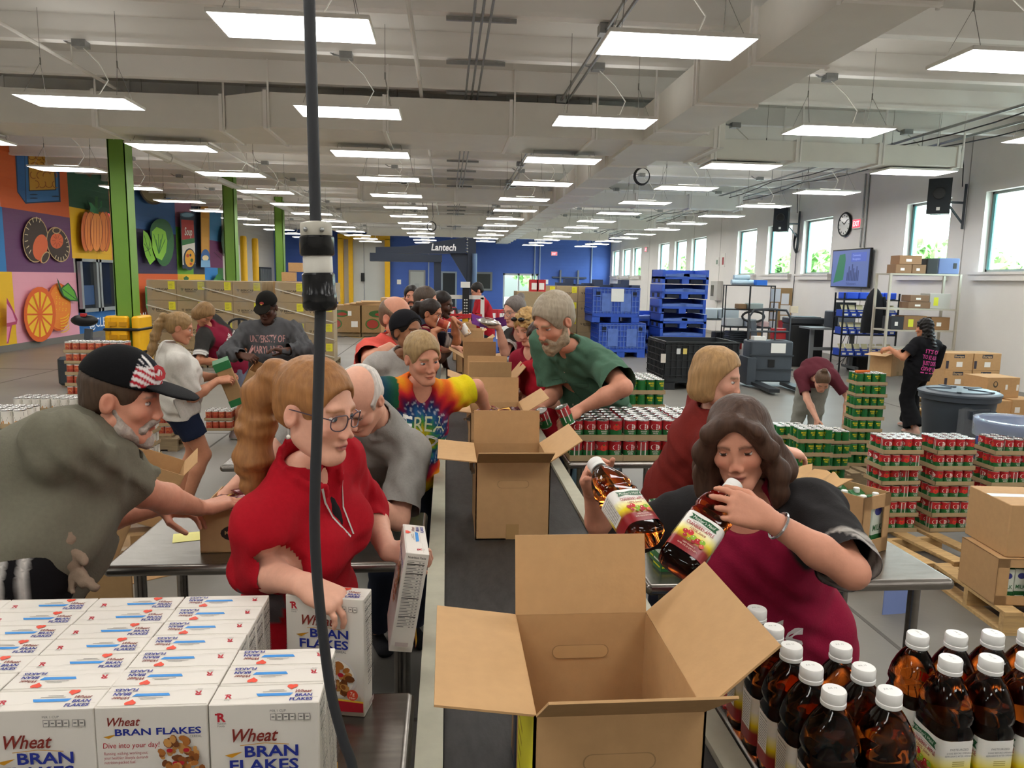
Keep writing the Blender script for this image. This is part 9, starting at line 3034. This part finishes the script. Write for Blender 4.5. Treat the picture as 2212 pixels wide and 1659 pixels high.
person('woman with curly blonde hair and sunglasses on her head in a maroon v-neck', Yp(1141, 706, 5.3), (0.82, 5.36), 1.66, 225, (228, 30, 0), 'f', PALE, 1, 1.05, 1.0, head=1.06, neck=tuple(Yp(1150, 756, 5.35)),
 rh=dict(w=(0.55, 5.2, 1.12), d=(-0.7, -0.4, -0.4), n=(0, 0, -1), curl=0.4), lh=dict(w=(0.7, 5.0, 1.05), d=(-0.7, -0.4, -0.3), n=(0, 0, -1), curl=0.4),
 shirt=dict(color='#8a1c30', sleeve=0.75, ease=0.016, neck='v', hem=0.12), pants=dict(color='#2c2f3c'), hair=('curly', '#b8935c'), lid=0.6, brow='#8d6c44', extra=shades)
person('girl with long straight brown hair in a red t-shirt beside the green-shirt man', Yp(1166, 730, 4.95), (0.76, 4.98), 1.60, 225, (232, 24, 0), 'f', PALE, 1, 0.88, 0.8, head=1.02, neck=tuple(Yp(1176, 783, 5.0)),
 lh=dict(w=Yp(1160, 868, 4.8), d=(-0.5, -0.4, -0.5), n=(0, 0, -1), curl=0.4), lelbow=(0.3, -0.4, -1), rh=dict(w=(0.56, 5.0, 1.05), d=(-0.7, -0.2, -0.3), n=(0, 0, -1), curl=0.4),
 shirt=dict(color='#a31827', sleeve=0.62, ease=0.016, neck='crew', hem=0.12), pants=dict(color='#2c2f3c'), hair=('long', '#3a251a', 0.34, 0.002), lid=0.5, brow='#3a251a')
def pockets(ctx, grow, E_, T_):
 dk, lt = C('#3a5548', 0.9), C('#c9c0a8', 0.4)
 sl, up, tf = -ctx['slat'], ctx['up'], ctx['stf']
 for sg in (-1, 1):
  dc = Decal().line([(sg * 0.03, -0.16), (sg * 0.03, -0.185), (sg * 0.085, -0.2), (sg * 0.14, -0.185), (sg * 0.14, -0.16), (sg * 0.03, -0.16)], 0.004, dk).line([(sg * 0.032, -0.2), (sg * 0.034, -0.31), (sg * 0.138, -0.31), (sg * 0.14, -0.2)], 0.003, dk)
  on_shirt(ctx, dc, 'chest_pocket', ctx['N'], sl, up, tf)
 on_shirt(ctx, Decal().line([(-0.012, -0.08), (-0.012, -0.2), (-0.012, -0.32), (-0.012, -0.46)], 0.003, dk), 'button_placket', ctx['N'], sl, up, tf)
 for k in range(6):
  on_shirt(ctx, Decal().ell(0.004, -0.09 - 0.07 * k, 0.0055, 0.0055, lt, 8), 'button', ctx['N'], sl, up, tf, lift=0.004)
 w = ctx['hands']['l']['w']
gw = Yp(1252, 884, 3.98)
person('tall grey-haired man with a beard in a green button shirt picking up cans', Yp(1197, 692, 4.12), (1.06, 4.86), 1.86, 238, (236, 32, 3), 'm', FAIR, 0, 1.18, 0, head=1.10,
 hip=(1.05, 4.8, 0.98), neck=tuple(Yp(1232, 752, 4.3)), hunch=0.03,
 lh=dict(w=gw, d=(-0.75, -0.25, -0.45), n=(-0.1, 0.1, -1), curl=0.42), lelbow=(0.9, -0.5, 0.5),
 rh=dict(w=Yp(1166, 878, 4.25), d=(-0.3, -0.2, -0.9), n=(-0.2, -0.6, 0), curl=0.45), relbow=(0.5, 0.5, -1),
 shirt=dict(color='#4b6b58', sleeve=0.8, ease=0.026, sease=0.042, neck='shirt', hem=0.16, fold=0.004, ff=0.9), pants=dict(color='#7fa0b0'),
 hair=('short', '#9c8f7c', 0.014), beard=('full', '#9d8a72', 0.012), brow='#a08c72', extra=pockets, lid=0.5)
t0 = Yp(1222, 893, 3.93)
held_can('tipped in the green-shirt man\'s hand', t0 + Vector((0.02, 0, -0.06)), t0 + Vector((-0.03, 0, 0.05)), 'sauce')
t0 = Yp(1166, 902, 4.2)
held_can('held low by the green-shirt man', t0 + Vector((0.04, 0, -0.05)), t0 + Vector((0.0, -0.03, 0.05)), 'sauce')
# 16 blonde bob in rust sweater
person('woman with a blonde bob in a rust red sweater turned towards the can stacks', Yp(1548, 815, 2.95), (1.02, 3.28), 1.68, 96, (124, 14, 0), 'f', PALE, 0, 1.05, 1.0, head=1.02, hip=(1.05, 3.22, 0.92), neck=tuple(Yp(1540, 892, 3.0)),
 rh=dict(w=Yp(1692, 972, 3.05), d=(0.9, 0.1, -0.25), n=(0.1, 0.2, -1), curl=0.35), relbow=(-0.35, -0.8, -1), lh=dict(w=(1.45, 3.3, 1.15), d=(1, 0.1, -0.1), n=(0, 0, -1), curl=0.4),
 shirt=dict(color='#74241f', sleeve=1.35, ease=0.018, sease=0.022, neck='crew', hem=0.12, fold=0.0025), pants=dict(color='#2c2f3c'), hair=('bob', '#a9855a', -0.115, 0.98, 'tuck'), lid=0.3, brow='#8d7050')
# 17 woman with the juice bottles
def wrist_band(ctx, grow, E_, T_):
 w, d = ctx['hands']['l']['w'], ctx['hands']['l']['d']
 e = nrm(ctx['hands']['l']['e'] - w)
 c = w + e * 0.035
 a1 = nrm(np.cross(e, A((0, 0, 1))))
 b1 = np.cross(e, a1)
 MB().tube([c + (a1 * math.cos(t) + b1 * math.sin(t)) * 0.0335 - ctx['org'] for t in [2 * PI * k / 18 for k in range(18)]], 0.0035, M('silver', '#c9ccd0', 0.2, 0.9), 6, closed=True).build('bracelet', ctx['root'], True)
 script_print(ctx, 0.24, -0.4, '#d8cfd0', 'Gills', 0.0, 0.1)
d2 = A(B2_BASE - B2_CAP)
d2 = d2 / np.linalg.norm(d2)
hw = A(Yp(1655, 1118, 1.60))
person('woman with a brown bob in a maroon and black shirt holding two juice bottles', Yp(1597, 955, 1.86), (1.0, 1.98), 1.62, 212, (208, 17, -8), 'f', FAIR, 0, 1.16, 1.15, head=1.02, hip=(0.98, 1.96, 0.86), neck=tuple(Yp(1612, 1068, 1.92)),
 lh=dict(w=hw, d=(-0.93, 0.1, 0.3), n=(-0.12, 0.9, -0.35), curl=0.36, thumb=0.6, spread=0.22), lelbow=(0.7, -0.45, -0.55),
 rh=dict(w=A(Yp(1272, 1048, 1.92)) + A((0.02, 0.05, -0.03)), d=(-0.15, -0.35, 0.5), n=(0.6, -0.6, 0.1), curl=0.45, thumb=0.5), relbow=(-0.2, 0.6, -0.8),
 shirt=dict(color='#8c1838', sleeve=0.92, ease=0.018, sease=0.03, neck='scoop', hem=0.14, fold=0.0028, paint=raglan('#2c2a2b', '#aaa49e', end=0.92)), pants=dict(color='#5a7fae'),
 hair=('bob', '#4a352a', -0.14, 1.1, 'wavy', 0.0025), lid=0.45, brow='#4f382c', lipcol='#a85a55', eye='#3a2c24', extra=wrist_band)
# 18 bending woman
hb_ = Yp(1776, 822, 7.5)
person('woman with a bun in a dark maroon t-shirt bending down behind the green cans', hb_, (hb_.x + 0.15, 8.15), 1.64, 200, (195, 55, 0), 'f', PALE, 1, 1.0, 0.9, hip=(hb_.x + 0.2, 8.05, 0.88), neck=tuple(hb_ + Vector((0.03, 0.18, 0.02))), hunch=0.08, head=1.05,
 rh=dict(w=Yp(1764, 905, 7.45), d=(0, -0.2, -1), n=(0.6, 0, 0), curl=0.3), lh=dict(w=Yp(1825, 905, 7.5), d=(0, -0.2, -1), n=(-0.6, 0, 0), curl=0.3),
 shirt=dict(color='#5e2a34', sleeve=0.75, ease=0.018, neck='crew', hem=0.1), pants=dict(color='#8d8d86'), hair=('bun', '#5d4736', (0, -0.05, 0.125)), lid=0.5)
# 19 woman in black walking away
def back_text(ctx, grow, E_, T_):
 pk = C('#d64a9a', 0.7)
 dc = Decal()
 for k, (t, w_) in enumerate((("IT'S OK", 0.23), ('TO BE ALONE', 0.26), ("JUST DON'T", 0.25), ('GIVE UP', 0.27))):
  dc.text(t, 0, -0.075 * k, 0.05, pk, 'C', bold=0.03, fit=w_)
 for k in range(4):
  dc.rect(-0.12 + 0.065 * k, -0.26, -0.075 + 0.065 * k, -0.245, pk)
 on_shirt(ctx, dc, 'back_lettering', ctx['N'] - ctx['up'] * 0.15, ctx['slat'], ctx['up'], -ctx['stf'])
 o = ctx['root']
 prs = [grp([lof(ctx['H'] + ctx['lat'] * 0.24 + ctx['up'] * 0.05, ctx['H'] + ctx['lat'] * 0.25 + ctx['up'] * 0.3, ctx['fwd'], 0.12, 0.11, 0.05, 0.045)], 0.02)]
 grow('shoulder_bag', prs, '#17171a', CLOTH, 0.014)
hb_ = Yp(1997, 708, 9.1)
gx = hb_.x
person('woman with long black hair in black clothes walking with a brown box', hb_, (gx - 0.12, 9.1), 1.64, 342, (315, 12, 0), 'f', TAN, 1, 1.1, 1.0, head=1.05, hip=(gx - 0.02, 9.1, 0.86),
 lh=dict(w=Yp(1922, 752, 9.2), d=(-0.7, 0.5, -0.3), n=(0.4, 0.3, -0.8), curl=0.45), lelbow=(-0.2, -0.6, -0.6), rh=dict(w=(gx - 0.2, 9.5, 1.0), d=(-0.7, 0.4, -0.3), n=(0, 0, -1), curl=0.4),
 lfoot=(Zp(1940, 930, 0).x + 0.05, 8.95, 0.0), rfoot=(gx + 0.12, 9.4, 0.0),
 shirt=dict(color='#16161a', sleeve=0.75, ease=0.022, sease=0.035, neck='crew', hem=0.16), pants=dict(color='#111114', ease=0.02, flare=0.05), shoes='#c9a294', hair=('long', '#120e0d', 0.27, 0.004), extra=back_text)
pbx = Yp(1932, 785, 9.3)
o = open_box('brown box with a white lid edge carried by the woman in black', (pbx.x, 9.45, pbx.z - 0.17), 0.34, 0.3, 0.3, None, None, 100, None, 0.1, 0.16, 0, (0, 0, 0.5), False, KRAFT, 'carried boxes')
# 20 woman in white t-shirt and shorts
def claw(ctx, grow, E_, T_):
 mb = MB()
 for k in range(4):
  p = ctx['hl'](0, -0.115 - 0.004 * k, 0.075 - 0.022 * k) - ctx['org']
  mb.sphere(tuple(p), 0.014, C('#2a2326', 0.3), 8, 6)
 mb.build('hair_clip', ctx['root'], True)
 prs = [grp([lof(ctx['H'] - ctx['tf'] * 0.125 + ctx['up'] * 0.08, ctx['H'] - ctx['tf'] * 0.125 + ctx['up'] * 0.12, ctx['lat'], 0.035, 0.035, 0.012, 0.012)], 0.01)]
 grow('phone_in_pocket', prs, '#17171a', CLOTH, 0.008)
wt = Yp(388, 708, 5.9)
tail2 = [(0, -0.09, 0.06, 0.024), (0, -0.13, 0.05, 0.03), (0, -0.15, -0.02, 0.034), (0, -0.15, -0.12, 0.036), (0, -0.145, -0.22, 0.032), (0, -0.14, -0.32, 0.012)]
gb = Yp(492, 812, 6.15)
person('woman with a long ponytail in a white t-shirt and denim shorts', wt, (-2.1, 5.98), 1.70, 62, (72, 18, 0), 'f', '#b97f62', 0, 1.16, 1.05, head=1.0, hip=(-2.1, 5.95, 0.9), neck=tuple(wt + Vector((-0.05, -0.02, -0.175))),
 rh=dict(w=Yp(470, 822, 5.98), d=(0.9, 0.2, 0.1), n=(0, 0.5, -0.6), curl=0.5), relbow=(-0.3, -0.6, -1), lh=dict(w=Yp(480, 815, 6.3), d=(0.8, 0.2, 0.1), n=(0, -0.5, -0.5), curl=0.5),
 shirt=dict(color='#c2beb6', sleeve=0.85, ease=0.024, sease=0.035, neck='crew', hem=0.10, fold=0.0035), pants=dict(color='#1c2438', len=0.30, ease=0.006, rise=0.03), shoes='#c9c4bf',
 hair=('pony', '#8d7048', tail2), extra=claw, lid=0.3)
o = closed_box('green_box', 'flat brown box with green edges in the hands of the woman in shorts', (0.12, 0.3, 0.36), (gb.x + 0.06, gb.y + 0.05, gb.z - 0.22), 0.3, KRAFT2, None, None, False)
o.rotation_euler = (0.0, -0.35, 0.3)
MB().box((-0.064, -0.154, 0.3), (0.064, 0.154, 0.365), C('#1f6b3a', 0.5)).build('green_edge', o)
MB().box((-0.064, -0.154, -0.004), (0.064, 0.154, 0.05), C('#1f6b3a', 0.5)).build('green_edge', o)
# 21 woman in maroon raglan looking down
rg_ = Yp(441, 678, 8.3)
person('woman with light brown hair in a maroon shirt with charcoal striped sleeves looking down', rg_, (rg_.x + 0.22, 8.75), 1.68, 105, (112, 52, 0), 'f', TAN, 1, 1.18, 1.1, head=1.05, hip=(rg_.x + 0.2, 8.6, 0.92), neck=tuple(rg_ + Vector((-0.02, 0.1, -0.13))), hunch=0.05,
 rh=dict(w=Yp(482, 782, 8.25), d=(0.1, -0.1, -1), n=(0.5, 0.4, 0), curl=0.4), relbow=(0.2, -0.5, -1), lh=dict(w=(rg_.x + 0.45, 8.8, 0.95), d=(0.1, 0, -1), n=(0.3, -0.6, 0), curl=0.4),
 shirt=dict(color=MAROON, sleeve=0.85, ease=0.02, sease=0.03, neck='v', hem=0.14, paint=raglan(CHAR, '#dcd8d2', end=0.85)), pants=dict(color='#6a6d7c', len=0.36), shoes='#b9a9aa', hair=('bob', '#8a6a44', -0.1, 1.05), lid=0.6, extra=lambda ctx, g, E_, T_: script_print(ctx, 0.22, -0.3))
# 22 man in university sweatshirt
def umd(ctx, grow, E_, T_):
 hl, HR, q = ctx['hl'], ctx['HR'], ctx['q']
 hr, hf, hu = HR
 pk = C('#b98a86', 0.8)
 dc = Decal().text('UNIVERSITY OF', 0, 0, 0.062, pk, 'C', bold=0.02, fit=0.33, arc=0.35).text('MARYLAND', 0, -0.1, 0.065, pk, 'C', bold=0.02, fit=0.29)
 on_shirt(ctx, dc, 'lettering', ctx['N'] - ctx['up'] * 0.13, -ctx['slat'], ctx['up'], ctx['stf'])
 grow('cap_crown', [grp([E_(0, -0.012, 0.04, 0.087, 0.107, 0.1)], 0.02, [(hl(0, 0, 0.043), -hu)])], '#14120f', CLOTH, 0.007)
 grow('cap_brim', [grp([els(hl(0, 0.11, 0.045), np.stack([hr, nrm(hf - hu * 0.35), nrm(hu + hf * 0.35)]), A((0.07, 0.075, 0.009)) * q)], 0.01, [(hl(0, 0.065, 0), -hf)])], '#17140f', CLOTH, 0.006)
 m = MB()
 Decal().ell(0, 0, 0.02, 0.014, C('#8a2a22')).ell(-0.005, -0.012, 0.01, 0.006, C('#b59a3a')).onto(m, Vector(hl(0, 0.098, 0.085) - ctx['org']), Vector(-hr), Vector(hu - hf * 0.45), Vector(hf + hu * 0.45), 0.003)
 m.build('cap_patch', ctx['root'])
um = Yp(577, 664, 7.3)
person('dark-skinned man in a black cap and glasses wearing a grey university sweatshirt', um, (um.x + 0.02, 7.45), 1.80, 182, (186, 24, 0), 'm', '#54362a', 1, 1.22, 0, head=1.05,
 rh=dict(w=Yp(525, 768, 7.05), d=(0.5, -0.2, -0.1), n=(0.5, 0.3, -0.8), curl=0.55), relbow=(-0.8, -0.1, -0.6), lh=dict(w=Yp(618, 757, 6.95), d=(-0.85, -0.2, 0.1), n=(-0.3, -0.2, -0.9), curl=0.3), lelbow=(0.8, -0.1, -0.6),
 shirt=dict(color='#4e4e50', sleeve=1.92, ease=0.03, sease=0.03, neck='crew', hem=0.12, fold=0.0045, ff=0.8), pants=dict(color='#7d6f56', ease=0.025), hair=('buzz', '#1a1512'), glasses='#1b1817', extra=umd, lid=0.45, eye='#1d120c')
bx_ = Yp(560, 822, 7.0)
o = open_box('kraft box held slanting by the man in the university sweatshirt', (bx_.x, 7.05, bx_.z - 0.12), 0.34, 0.26, 0.22, None, None, None, None, 0.1, 0.1, 0, (0.25, 0.45, 0.1), False, KRAFT, 'carried boxes')
